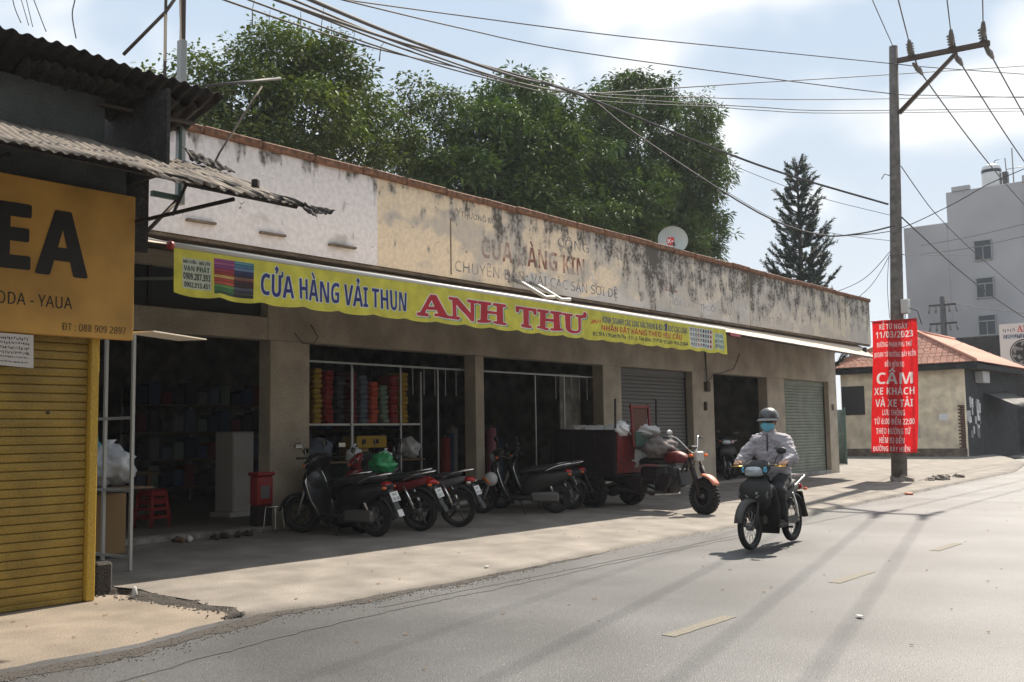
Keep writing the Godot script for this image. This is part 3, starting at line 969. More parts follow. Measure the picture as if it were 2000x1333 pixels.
	# rolling shutters
	shutter(b, 9.4, 12.81, -0.24, M.shutter_grey, "grey rolling shutter pulled fully down")
	shutter(b, 18.48, 21.93, -0.2, M.shutter_green, "pale green rolling shutter pulled fully down")
	part(b, "sill", boxm(Vector3(20.2, 0.05, -0.1), Vector3(3.43, 0.12, 0.22), 0.01), M.step)
	part(b, "sill", boxm(Vector3(11.1, 0.03, -0.12), Vector3(3.38, 0.10, 0.2), 0.01), M.step)
	# grilles behind the second and third bays
	for q in [[0.0, 4.16, [1.15, 2.35, 3.35]], [4.42, 8.63, [6.4, 7.45]]]:
		var g := part(b, "grille", boxm(Vector3((q[0] + q[1]) / 2, 2.72, -0.26), Vector3(q[1] - q[0], 0.035, 0.03)), M.steel_grey)
		for xx in q[2]:
			part(g, "bar", boxm(Vector3(xx, 1.4, -0.26), Vector3(0.03, 2.6, 0.025)), M.steel_grey)
		for k in 5:
			part(g, "hook_rod", boxm(Vector3(q[1] - 1.5 + k * 0.3, 2.45, -0.25), Vector3(0.012, 0.5, 0.012)), M.steel_grey)
	# fittings on the piers
	var e := part(b, "meter_box", boxm(Vector3(13.52, 2.62, 0.05), Vector3(0.2, 0.26, 0.1), 0.015), M.steel_rusty)
	part(e, "conduit", tubem([Vector3(13.50, 3.6, 0.03), Vector3(13.50, 3.2, 0.04), Vector3(13.51, 2.75, 0.05)], 0.018), M.wire)
	part(e, "cable", tubem([Vector3(13.55, 2.76, 0.06), Vector3(13.8, 2.95, 0.09), Vector3(14.3, 3.02, 0.1), Vector3(15.0, 3.15, 0.09), Vector3(15.5, 3.6, 0.04)], 0.012), M.wire)
	part(b, "wall_hook", boxm(Vector3(13.42, 2.1, 0.04), Vector3(0.09, 0.24, 0.07), 0.02), M.steel_rusty)
	part(b, "house_number", boxm(Vector3(22.2, 2.16, 0.012), Vector3(0.16, 0.2, 0.02), 0.004), M.steel_rusty)
	part(b, "loose_cable", tubem([Vector3(-0.35, 3.15, 0.02), Vector3(-0.2, 2.98, 0.05), Vector3(0.02, 2.97, 0.06), Vector3(0.15, 3.1, 0.04), Vector3(0.0, 3.3, 0.02)], 0.008, 5), M.wire)

func shutter(b: Node3D, x0: float, x1: float, z: float, m: Material, label: String) -> void:
	var w := x1 - x0 - 0.06
	var sh := part(b, "rolling_shutter", boxm(Vector3((x0 + x1) / 2, TOP - 0.07, z), Vector3(w, 0.14, 0.07), 0.01), m)
	tag(sh, label)
	var s := S()
	# one slat: a shallow convex strip
	var rings := []
	for xx in [-w / 2, w / 2]:
		var r := PackedVector3Array()
		for p in [Vector2(0.0, 0.0), Vector2(0.012, 0.012), Vector2(0.017, 0.045), Vector2(0.012, 0.078), Vector2(0.0, 0.09), Vector2(-0.006, 0.045)]:
			r.append(Vector3(xx, p.y, p.x))
		rings.append(r)
	loft(s, rings)
	var mesh := done(s)
	var y := 0.10
	while y < TOP - 0.17:
		part(sh, "slat", mesh, m, Vector3((x0 + x1) / 2, y, z))
		y += 0.0935
	part(sh, "bottom_rail", boxm(Vector3((x0 + x1) / 2, 0.065, z), Vector3(w, 0.07, 0.05), 0.008), m)
	for xx in [x0 + 0.02, x1 - 0.02]:
		part(sh, "guide", boxm(Vector3(xx, TOP / 2, z + 0.01), Vector3(0.036, TOP - 0.02, 0.07), 0.004), M.dark_metal)

# ---------- awnings ----------
func valance_picture() -> ImageTexture:
	var k := 300.0
	var w := 4088
	var h := 168
	var im := Image.create(w, h, false, Image.FORMAT_RGB8)
	im.fill(Color(0.86, 0.83, 0.30))
	var X := func(x: float) -> float: return (x + 4.37) * k
	var ink := Color(0.16, 0.19, 0.47)
	# maker's patch
	im.fill_rect(Rect2i(int(X.call(-4.26)), 30, 118, 110), Color(0.78, 0.80, 0.72))
	var small := Color(0.13, 0.14, 0.13)
	draw_text(im, "MÁI HIÊN - MÁI XẾP", X.call(-4.25), X.call(-3.88), 48, 11, small)
	draw_text(im, "VẠN PHÁT", X.call(-4.24), X.call(-3.89), 75, 18, Color(0.16, 0.24, 0.18))
	draw_text(im, "0909.287.393", X.call(-4.25), X.call(-3.88), 106, 23, small)
	draw_text(im, "0902.013.451", X.call(-4.24), X.call(-3.88), 134, 18, small)
	# picture of folded cloth in two piles
	var left := [[0.62, 0.30, 0.52], [0.70, 0.36, 0.55], [0.58, 0.25, 0.50], [0.66, 0.22, 0.30], [0.62, 0.20, 0.16], [0.82, 0.62, 0.35], [0.72, 0.26, 0.16], [0.82, 0.36, 0.24], [0.42, 0.62, 0.30], [0.22, 0.50, 0.26], [0.12, 0.33, 0.20]]
	var right := [[0.35, 0.62, 0.66], [0.22, 0.50, 0.60], [0.40, 0.55, 0.68], [0.12, 0.22, 0.40], [0.14, 0.16, 0.30], [0.50, 0.28, 0.26], [0.24, 0.12, 0.14], [0.16, 0.10, 0.12], [0.34, 0.34, 0.42], [0.22, 0.22, 0.28], [0.14, 0.14, 0.18]]
	for i in 11:
		var y := 16 + int(i * 12.2)
		var x0 := int(X.call(-3.83))
		im.fill_rect(Rect2i(x0, y, 90, 12), Color(left[i][0], left[i][1], left[i][2]))
		im.fill_rect(Rect2i(x0 + 90, y, 86, 12), Color(right[i][0], right[i][1], right[i][2]))
		im.fill_rect(Rect2i(x0, y + 10, 176, 2), Color(0.2, 0.16, 0.2))
		im.fill_rect(Rect2i(x0, y + 4, 176, 1), Color(left[i][0] * 0.8, left[i][1] * 0.8, left[i][2] * 0.8))
	# shop name
	for pass_ in 2:
		for o in ([[-4, 0], [4, 0], [0, -4], [0, 4], [3, 3], [-3, 3], [3, -3], [-3, -3]] if pass_ == 0 else [[0, 0]]):
			draw_text(im, "CỬA HÀNG VẢI THUN", X.call(-3.15) + o[0], X.call(-0.55) + o[0], 132 + o[1], 84, Color(0.86, 0.88, 0.84) if pass_ == 0 else ink)
	for q in [[11, 7, Color(0.25, 0.55, 0.50), 0], [0, 0, Color(0.93, 0.92, 0.88), 1], [0, 0, Color(0.76, 0.16, 0.20), 0]]:
		for o in ([[-9, 0], [9, 0], [0, -8], [0, 8], [7, 6], [-7, 6], [7, -6], [-7, -6]] if q[3] == 1 else [[0, 0], [4, 0], [-4, 0], [0, 3], [0, -3]]):
			draw_text(im, "ANH THƯ", X.call(-0.36) + q[0] + o[0], X.call(3.86) + q[0] + o[0], 138 + q[1] + o[1], 96, q[2], "serif_bold")
	# small print
	draw_text(im, "KINH DOANH CÁC LOẠI VẢI THUN & BO CỔ SỌC CÁC LOẠI", X.call(4.45), X.call(7.55), 64, 34, ink)
	draw_text(im, "NHẬN ĐẶT HÀNG THEO YÊU CẦU", X.call(4.40), X.call(7.35), 108, 30, Color(0.74, 0.18, 0.16))
	draw_text(im, "ĐC: 50 & 1 Phạm Phú Thứ - P.11 - Q. Tân Bình - TP.HCM * ĐT: Zalo: 0914.231844".replace("ạ", "a").replace("ú", "u").replace("ứ", "u").replace("â", "a").replace("ì", "i"), X.call(4.15), X.call(7.55), 142, 22, Color(0.14, 0.15, 0.25))
	# flourish beside the small print
	for i in 9:
		var fx: float = X.call(4.08) + i * 11.0
		fill_tri(im, Vector2(fx, 72 - 30 * absf(sin(i * 1.3))), Vector2(fx + 15, 62 + 8 * sin(i * 2.0)), Vector2(fx + 3, 84 - i * 2), Color(0.82, 0.47, 0.22))
	# rows of tiny garments
	im.fill_rect(Rect2i(int(X.call(7.62)), 18, 312, 128), Color(0.84, 0.85, 0.80))
	for r in 4:
		for c in 9:
			var x0 := int(X.call(7.66)) + c * 33
			var y0 := 24 + r * 31
			var tone: Color = [Color(0.2, 0.2, 0.26), Color(0.34, 0.36, 0.44), Color(0.14, 0.16, 0.3), Color(0.24, 0.42, 0.55), Color(0.6, 0.14, 0.14)][(r * 5 + c * 3) % 5]
			im.fill_rect(Rect2i(x0 + 3, y0, 20, 6), tone)
			im.fill_rect(Rect2i(x0 + 3, y0 + 6, 6, 14), tone)
			im.fill_rect(Rect2i(x0 + 17, y0 + 6, 6, 14), tone)
			if c > 4: im.fill_rect(Rect2i(x0 + 9, y0 + 6, 8, 14), tone)
	im.fill_rect(Rect2i(int(X.call(8.74)), 34, 120, 108), Color(0.74, 0.80, 0.74))
	smudged_line(im, X.call(8.76), X.call(9.12), 42, 20, Color(0.16, 0.42, 0.35))
	smudged_line(im, X.call(8.76), X.call(9.12), 76, 20, small)
	smudged_line(im, X.call(8.76), X.call(9.12), 110, 20, small)
	im.resize(w / 2, h / 2, Image.INTERPOLATE_LANCZOS)
	weather(im, 0.12, 0.02)
	return ImageTexture.create_from_image(im)

func build_awnings() -> void:
	var a := thing("shop_awning", "long retractable awning with bright yellow lettered valance over the fabric shop", "awning", Vector3(0, 0, 0))
	var m := StandardMaterial3D.new()
	m.resource_name = "valance_print"
	m.albedo_texture = valance_picture()
	m.texture_repeat = false
	m.roughness = 0.7
	glowing_through(m, Color(0.42, 0.42, 0.42))
	var bend := func(u: float, v: float) -> Vector3:
		var x := u * 13.63
		var cusp := 1.0 - absf(sin(PI * x / 0.63))
		return Vector3(0, pow(1.0 - v, 3.0) * 0.036 * pow(cusp, 1.6), (1.0 - v) * (0.022 * sin(x * 4.3) + 0.012 * sin(x * 11.0 + 1.0)))
	var v := part(a, "valance", print_sheet(Vector3(-4.37, 3.10, 2.83), Vector3(13.63, 0, 0), Vector3(0, 0.555, 0), bend, 200, 4), m)
	tag(v, "yellow scalloped valance printed with the shop name")
	part(a, "front_bar", tubem([Vector3(-4.37, 3.685, 2.8), Vector3(2.4, 3.672, 2.8), Vector3(9.26, 3.655, 2.8)], 0.038, 10), M.white_panel)
	part(a, "end_cap", tubem([Vector3(-4.42, 3.685, 2.8), Vector3(-4.372, 3.685, 2.8)], 0.05, 10), M.red_plastic)
	var s := S(0)
	var P := []
	for i in 30:
		var row := []
		var x := -4.34 + 13.57 * i / 29.0
		for j in 9:
			var f := j / 8.0
			row.append(Vector3(x, lerpf(4.12, 3.70, f) - 0.03 * sin(PI * f) + 0.006 * sin(x * 2.1), lerpf(1.02, 2.8, f)))
		P.append(row)
	sheet(s, P, Vector3(0, 0.004, 0))
	part(a, "canopy", s, M.awning_cloth)
	for x in [-3.2, 2.4, 8.0]:
		part(a, "folding_arm", tubem([Vector3(x, 3.72, 0.04), Vector3(x + 0.8, 3.68, 1.35), Vector3(x, 3.62, 2.76)], 0.025, 6), M.steel_white)
	# guy cable from the slab to the bar's end
	part(a, "stay", tubem([Vector3(-5.6, 3.80, 2.75), Vector3(-4.4, 3.71, 2.8)], 0.008, 5), M.steel_white)
	# steel brackets stepping down from the slab
	for x in [3.85, 4.35]:
		single("awning_bracket", tubem([Vector3(x, 4.34, 1.235), Vector3(x + 0.08, 4.25, 1.42), Vector3(x + 0.28, 3.98, 1.78), Vector3(x + 0.52, 4.0, 1.82)], 0.032, 6), M.steel_grey, "bent steel bracket stepping down from the slab over the yellow awning, %s" % ("left of the pair" if x < 4 else "right of the pair"), "bracket", "steel brackets above the awning")
	# second awning, plain
	var b := thing("plain_awning", "plain beige awning over the last two bays of the shop building", "awning", Vector3(0, 0, 0))
	s = S(0)
	P = []
	for i in 26:
		var row := []
		var f := i / 25.0
		for j in 7:
			var g := j / 6.0
			var front := Vector3(lerpf(9.55, 21.6, f), lerpf(3.61, 3.69, f) + 0.012 * sin(f * 40.0), lerpf(2.72, 1.72, f))
			var back := Vector3(lerpf(9.55, 22.3, f), 4.13, 1.02)
			row.append(back.lerp(front, g) - Vector3(0, 0.03 * sin(PI * g), 0))
		P.append(row)
	sheet(s, P, Vector3(0, 0.006, 0))
	part(b, "canopy", s, M.awning_cloth)
	part(b, "front_rail", tubem([Vector3(9.5, 3.59, 2.73), Vector3(21.65, 3.67, 1.73)], 0.03, 8), M.dark_metal)
	part(b, "end_cap", boxm(Vector3(9.9, 3.58, 2.715), Vector3(0.6, 0.08, 0.06), 0.01, Basis(Vector3.UP, 0.083)), M.red_plastic)
	for k in 5:
		var f := (k + 0.5) / 5.0
		part(b, "rafter", tubem([Vector3(lerpf(9.55, 22.3, f), 4.07, 1.0), Vector3(lerpf(9.55, 21.6, f), lerpf(3.58, 3.66, f), lerpf(2.72, 1.72, f))], 0.022, 6), M.dark_metal)
	part(b, "hanging_lamp", boxm(Vector3(21.7, 3.95, 1.35), Vector3(0.12, 0.2, 0.12), 0.02), M.dark_metal)

# a line of print too small or faded to read
func smudged_line(im: Image, x0: float, x1: float, y: int, h: int, col: Color) -> void:
	var r := RandomNumberGenerator.new()
	r.seed = int(x0 + y * 31)
	var x := x0
	while x < x1:
		var w := r.randi_range(2, 3 + h / 4)
		im.fill_rect(Rect2i(int(x), y + r.randi_range(0, h / 3), w, r.randi_range(h / 2, h)), col)
		if r.randf() < 0.5: im.fill_rect(Rect2i(int(x), y + [0, h / 2, h - 2][r.randi() % 3], w + h / 3, maxi(2, h / 6)), col)
		x += w + r.randi_range(h / 5, h / 2)

# ---------- kiosk at the left ----------
# corrugated sheet between four corners: a-b is the upper edge, d-c the lower; waves run down the slope
func corrugated(a: Vector3, b: Vector3, c: Vector3, d: Vector3, pitch: float, amp: float, ragged := 0.0, seed_ := 0.0, nv := 6) -> SurfaceTool:
	var s := S(0)
	var n := int((c - d).length() / pitch * 8.0)
	var up := (b - a).cross(d - a).normalized()
	if up.y < 0: up = -up
	var P := []
	for i in n + 1:
		var f := float(i) / n
		var row := []
		var tear := ragged * maxf(0.0, nz.get_noise_1d(seed_ + f * 9.0) * 1.6 + 0.3 * nz.get_noise_1d(seed_ + f * 60.0))
		for j in nv:
			var g := float(j) / (nv - 1) * (1.0 - tear)
			var p: Vector3 = a.lerp(b, f).lerp(d.lerp(c, f), g)
			p += up * (amp * sin(TAU * i / 8.0) + 0.03 * nz.get_noise_2d(seed_ + f * 6.0, g * 3.0))
			if ragged > 0.0: p += up * (0.12 * ragged * g * g * nz.get_noise_1d(seed_ + f * 22.0))
			row.append(p)
		P.append(row)
	sheet(s, P, up * 0.004)
	return s

func build_kiosk() -> void:
	var k := thing("drinks_kiosk", "dark roadside drinks kiosk with yellow rolling shutter and corrugated roofs", "kiosk", Vector3(0, 0, 0))
	# body
	part(k, "wall", boxm(Vector3(-5.66, 1.9, 2.43), Vector3(0.1, 4.1, 1.97)), M.kiosk_grey)
	part(k, "wall", boxm(Vector3(-8.6, 4.3, 3.22), Vector3(6.2, 1.5, 0.12)), M.kiosk_grey)
	part(k, "wall", boxm(Vector3(-8.7, 1.9, 1.5), Vector3(6.0, 4.1, 0.12)), M.kiosk_grey)
	part(k, "side_screen", boxm(Vector3(-5.2, 4.62, 3.38), Vector3(0.04, 0.9, 1.24)), M.roof_dark)
	part(k, "side_screen", boxm(Vector3(-5.12, 3.95, 3.2), Vector3(0.36, 0.95, 0.05)), M.roof_dark)
	part(k, "fascia", boxm(Vector3(-8.5, 4.14, 3.42), Vector3(6.3, 0.5, 0.1)), M.kiosk_grey)
	part(k, "sun_block_deck", boxm(Vector3(-8.45, 4.97, 2.2), Vector3(5.6, 0.05, 1.9)), M.roof_dark)  # unseen cover added to keep sun from shining in behind the shutter
	# rolling shutter
	var sh := part(k, "rolling_shutter", boxm(Vector3(-7.9, 2.52, 3.4), Vector3(4.4, 0.2, 0.12)), M.shutter_yellow)
	var s := S()
	var rings := []
	for xx in [-2.18, 2.18]:
		var r := PackedVector3Array()
		for p in [Vector2(0.0, 0.0), Vector2(0.012, 0.006), Vector2(0.017, 0.040), Vector2(0.012, 0.074), Vector2(0.0, 0.078), Vector2(-0.006, 0.040)]:
			r.append(Vector3(xx, p.y, p.x))
		rings.append(r)
	loft(s, rings)
	var mesh := done(s)
	for i in 31:
		part(sh, "slat", mesh, M.shutter_yellow, Vector3(-7.9, -0.08 + i * 0.083, 3.43))
	part(sh, "sun_block_sheet", boxm(Vector3(-7.9, 1.2, 3.415), Vector3(4.34, 2.6, 0.008)), M.shutter_yellow)  # unseen backing added to stop sun leaking between the slats
	part(sh, "bottom_rail", boxm(Vector3(-7.9, -0.105, 3.43), Vector3(4.36, 0.05, 0.05), 0.006), M.shutter_yellow)
	part(sh, "lock", tubem([Vector3(-6.12, 1.72, 3.44), Vector3(-6.12, 1.72, 3.475)], 0.014, 8), M.dark_metal)
	part(k, "shutter_post", boxm(Vector3(-5.67, 1.9, 3.46), Vector3(0.085, 4.06, 0.10), 0.008), M.frame_yellow)
	# concrete stub at the foot of the post
	single("concrete_stub", boxm(Vector3(-5.37, 0.02, 3.1), Vector3(0.2, 0.36, 0.26), 0.03), M.broken_concrete, "short broken concrete stub beside the foot of the yellow shutter post", "concrete stub")
	# lower roof: two old sheets, the right one torn
	part(k, "lower_roof_sheet", corrugated(Vector3(-10.0, 4.58, 3.28), Vector3(-5.7, 4.57, 3.28), Vector3(-6.0, 3.80, 5.2), Vector3(-10.2, 3.81, 5.2), 0.095, 0.011, 0.0, 1.0), M.roof_old)
	var torn := part(k, "lower_roof_sheet", corrugated(Vector3(-5.95, 4.555, 3.28), Vector3(-4.06, 4.545, 3.3), Vector3(-4.4, 3.80, 5.12), Vector3(-6.1, 3.765, 5.2), 0.095, 0.011, 0.16, 4.0, 9), M.roof_old)
	tag(torn, "torn and rusted corrugated sheet")
	part(torn, "torn_strip", corrugated(Vector3(-4.95, 4.20, 4.1), Vector3(-4.4, 4.14, 4.2), Vector3(-4.18, 3.80, 5.1), Vector3(-4.86, 3.80, 5.12), 0.12, 0.02, 0.4, 9.0, 10), M.roof_dark_worn)
	part(torn, "curled_flap", corrugated(Vector3(-4.32, 3.86, 4.95), Vector3(-4.05, 3.83, 5.0), Vector3(-3.98, 3.79, 5.2), Vector3(-4.3, 3.68, 5.22), 0.1, 0.02, 0.3, 15.0, 8), M.roof_dark_worn)
	part(torn, "loose_piece", corrugated(Vector3(-4.52, 4.75, 3.2), Vector3(-4.0, 4.58, 3.35), Vector3(-3.98, 4.50, 3.45), Vector3(-4.55, 4.52, 3.45), 0.1, 0.01, 0.0, 19.0), M.roof_dark_worn)
	part(torn, "brick", boxm(Vector3(-4.42, 4.135, 4.42), Vector3(0.07, 0.09, 0.07), 0.01, Basis(Vector3.UP, 0.5)), M.roof_dark)
	part(k, "edge_beam", boxm(Vector3(-7.7, 3.86, 4.95), Vector3(4.2, 0.05, 0.05), 0.0, Basis()), M.roof_dark)
	part(k, "edge_beam", tubem([Vector3(-5.6, 3.84, 4.93), Vector3(-4.3, 3.83, 4.95)], 0.03, 6), M.roof_dark)
	# upper roof
	part(k, "upper_roof_sheet", corrugated(Vector3(-10.0, 5.0, 2.9), Vector3(-4.35, 5.0, 2.9), Vector3(-4.42, 5.22, 3.85), Vector3(-10.0, 5.36, 3.88), 0.14, 0.02, 0.05, 30.0), M.roof_dark)
	part(k, "upper_roof_sheet", corrugated(Vector3(-6.4, 4.95, 2.9), Vector3(-4.5, 4.95, 2.9), Vector3(-4.5, 5.12, 3.6), Vector3(-6.5, 5.15, 3.6), 0.14, 0.02, 0.2, 35.0), M.roof_dark_worn)
	part(k, "purlin", tubem([Vector3(-5.6, 4.96, 3.3), Vector3(-4.5, 4.98, 3.4)], 0.025, 6), M.steel_rusty)
	# brackets under the lower roof
	for o in [0.0, -2.2]:
		var br := part(k, "bracket", tubem([Vector3(-5.32 + o, 3.70, 3.62), Vector3(-5.0 + o, 3.80, 4.85)], 0.022, 6), M.roof_dark)
		part(br, "strut", tubem([Vector3(-5.2 + o, 3.72, 4.1), Vector3(-5.25 + o, 4.02, 4.45)], 0.016, 6), M.roof_dark)
	# steel frame rising through the roof
	var f := thing("steel_sign_frame", "weathered steel post frame rising through the kiosk roof", "frame", Vector3(0, 0, 0))
	part(f, "post", boxm(Vector3(-4.41, 5.1, 3.0), Vector3(0.075, 1.95, 0.10), 0.006), M.steel_grey)
	part(f, "post", boxm(Vector3(-4.36, 5.6, 2.93), Vector3(0.05, 2.9, 0.06), 0.006), M.steel_rusty)
	part(f, "post", boxm(Vector3(-4.63, 5.9, 3.0), Vector3(0.022, 1.4, 0.03)), M.steel_rusty)
	part(f, "brace", tubem([Vector3(-5.14, 5.70, 3.0), Vector3(-4.63, 6.35, 3.0), Vector3(-4.3, 6.9, 3.0)], 0.02, 6), M.steel_rusty)
	part(f, "brace", tubem([Vector3(-4.95, 3.62, 3.02), Vector3(-4.42, 4.2, 3.0)], 0.024, 6), M.steel_rusty)
	part(f, "cross_bar", boxm(Vector3(-4.6, 4.2, 3.0), Vector3(0.34, 0.06, 0.05)), M.steel_green)
	part(f, "cleat", boxm(Vector3(-4.45, 4.65, 3.055), Vector3(0.03, 0.9, 0.02)), M.steel_green)
	var strip := S(0)
	quad(strip, Vector3(-4.655, 6.32, 3.02), Vector3(-4.625, 6.30, 3.03), Vector3(-4.635, 5.75, 3.02), Vector3(-4.67, 5.78, 3.03))
	part(f, "cloth_shred", strip, M.awning_cloth)
	strip = S(0)
	quad(strip, Vector3(-4.44, 6.9, 2.95), Vector3(-4.41, 6.9, 2.95), Vector3(-4.395, 6.0, 2.97), Vector3(-4.415, 6.0, 2.97))
	part(f, "cloth_shred", strip, M.awning_cloth)
	var p := thing("support_pipe", "thin pale pipe propping the roof in front of the white parapet", "pipe", Vector3(0, 0, 0))
	part(p, "prop", tubem([Vector3(-4.12, 4.36, 3.0), Vector3(-3.85, 4.86, 2.95), Vector3(-3.2, 5.86, 2.9)], 0.014, 6), M.steel_rusty)
	part(p, "cross_pipe", tubem([Vector3(-4.1, 5.62, 2.95), Vector3(-2.95, 6.02, 2.95)], [0.014, 0.024], 6), M.dusty_grey)
	# orange sign board
	var g := thing("sign_board", "big orange sign board with black lettering above the yellow shutter", "sign", Vector3(0, 0, 0))
	var om := grained(mat("sign_orange", 0.72, 0.40, 0.08, 0.55), T.soft, 0.25)
	part(g, "board", boxm(Vector3(-7.3, 3.215, 3.56), Vector3(3.96, 1.5, 0.09), 0.006), om)
	var im := Image.create(1000, 752, false, Image.FORMAT_RGBA8)
	im.fill(Color(0, 0, 0, 0))
	var K := 500.0
	var lx := -7.3
	var ty := 3.965
	var black := Color(0.13, 0.115, 0.105, 1)
	for o in [[0, 0], [9, 0], [-9, 0], [0, 8], [0, -8], [7, 6], [-7, -6], [7, -6], [-7, 6]]:
		draw_text(im, "E", (-6.80 - lx) * K + o[0], (-6.38 - lx) * K + o[0], (ty - 3.08) * K + o[1], 0.60 * K, black, "sans_bold", -2)
		draw_text(im, "A", (-6.34 - lx) * K + o[0], (-5.84 - lx) * K + o[0], (ty - 3.06) * K + o[1], 0.60 * K, black, "sans_bold", -2)
	draw_text(im, "ODA - YAUA", (-6.72 - lx) * K, (-5.98 - lx) * K, (ty - 2.73) * K, 0.115 * K, black, "sans")
	draw_text(im, "ĐT : 088 909 2897", (-6.08 - lx) * K, (-5.40 - lx) * K, (ty - 2.52) * K, 0.07 * K, Color(0.25, 0.18, 0.12, 1), "sans")
	var sm := StandardMaterial3D.new()
	sm.resource_name = "sign_lettering"
	sm.albedo_texture = picture(im, 1)
	sm.transparency = BaseMaterial3D.TRANSPARENCY_ALPHA_SCISSOR
	sm.alpha_scissor_threshold = 0.5
	sm.roughness = 0.6
	part(g, "lettering", print_sheet(Vector3(lx, 3.965 - 1.504, 3.609), Vector3(2.0, 0, 0), Vector3(0, 1.504, 0)), sm)
	# paper notice
	im = Image.create(320, 256, false, Image.FORMAT_RGB8)
	im.fill(Color(0.83, 0.81, 0.79))
	for i in 6:
		smudged_line(im, 30 + 12 * (i % 2), 290, 24 + i * 38, [22, 18, 20, 18, 12, 12][i], Color(0.2, 0.19, 0.2))
	var nm := StandardMaterial3D.new()
	nm.resource_name = "paper_print"
	nm.albedo_texture = picture(im)
	nm.roughness = 0.9
	var bend := func(u: float, v: float) -> Vector3: return Vector3(0, -0.05 * u * (1.0 - v) * 0.5 - 0.01, 0.012 * sin(u * 5.0) + 0.02 * (1.0 - v) * u)
	var notice := part(self, "paper_notice", print_sheet(Vector3(-6.86, 2.17, 3.63), Vector3(0.5, 0, 0), Vector3(0, 0.29, 0), bend, 8, 6), nm)
	tag(notice, "white printed paper notice hanging below the orange sign", "notice")

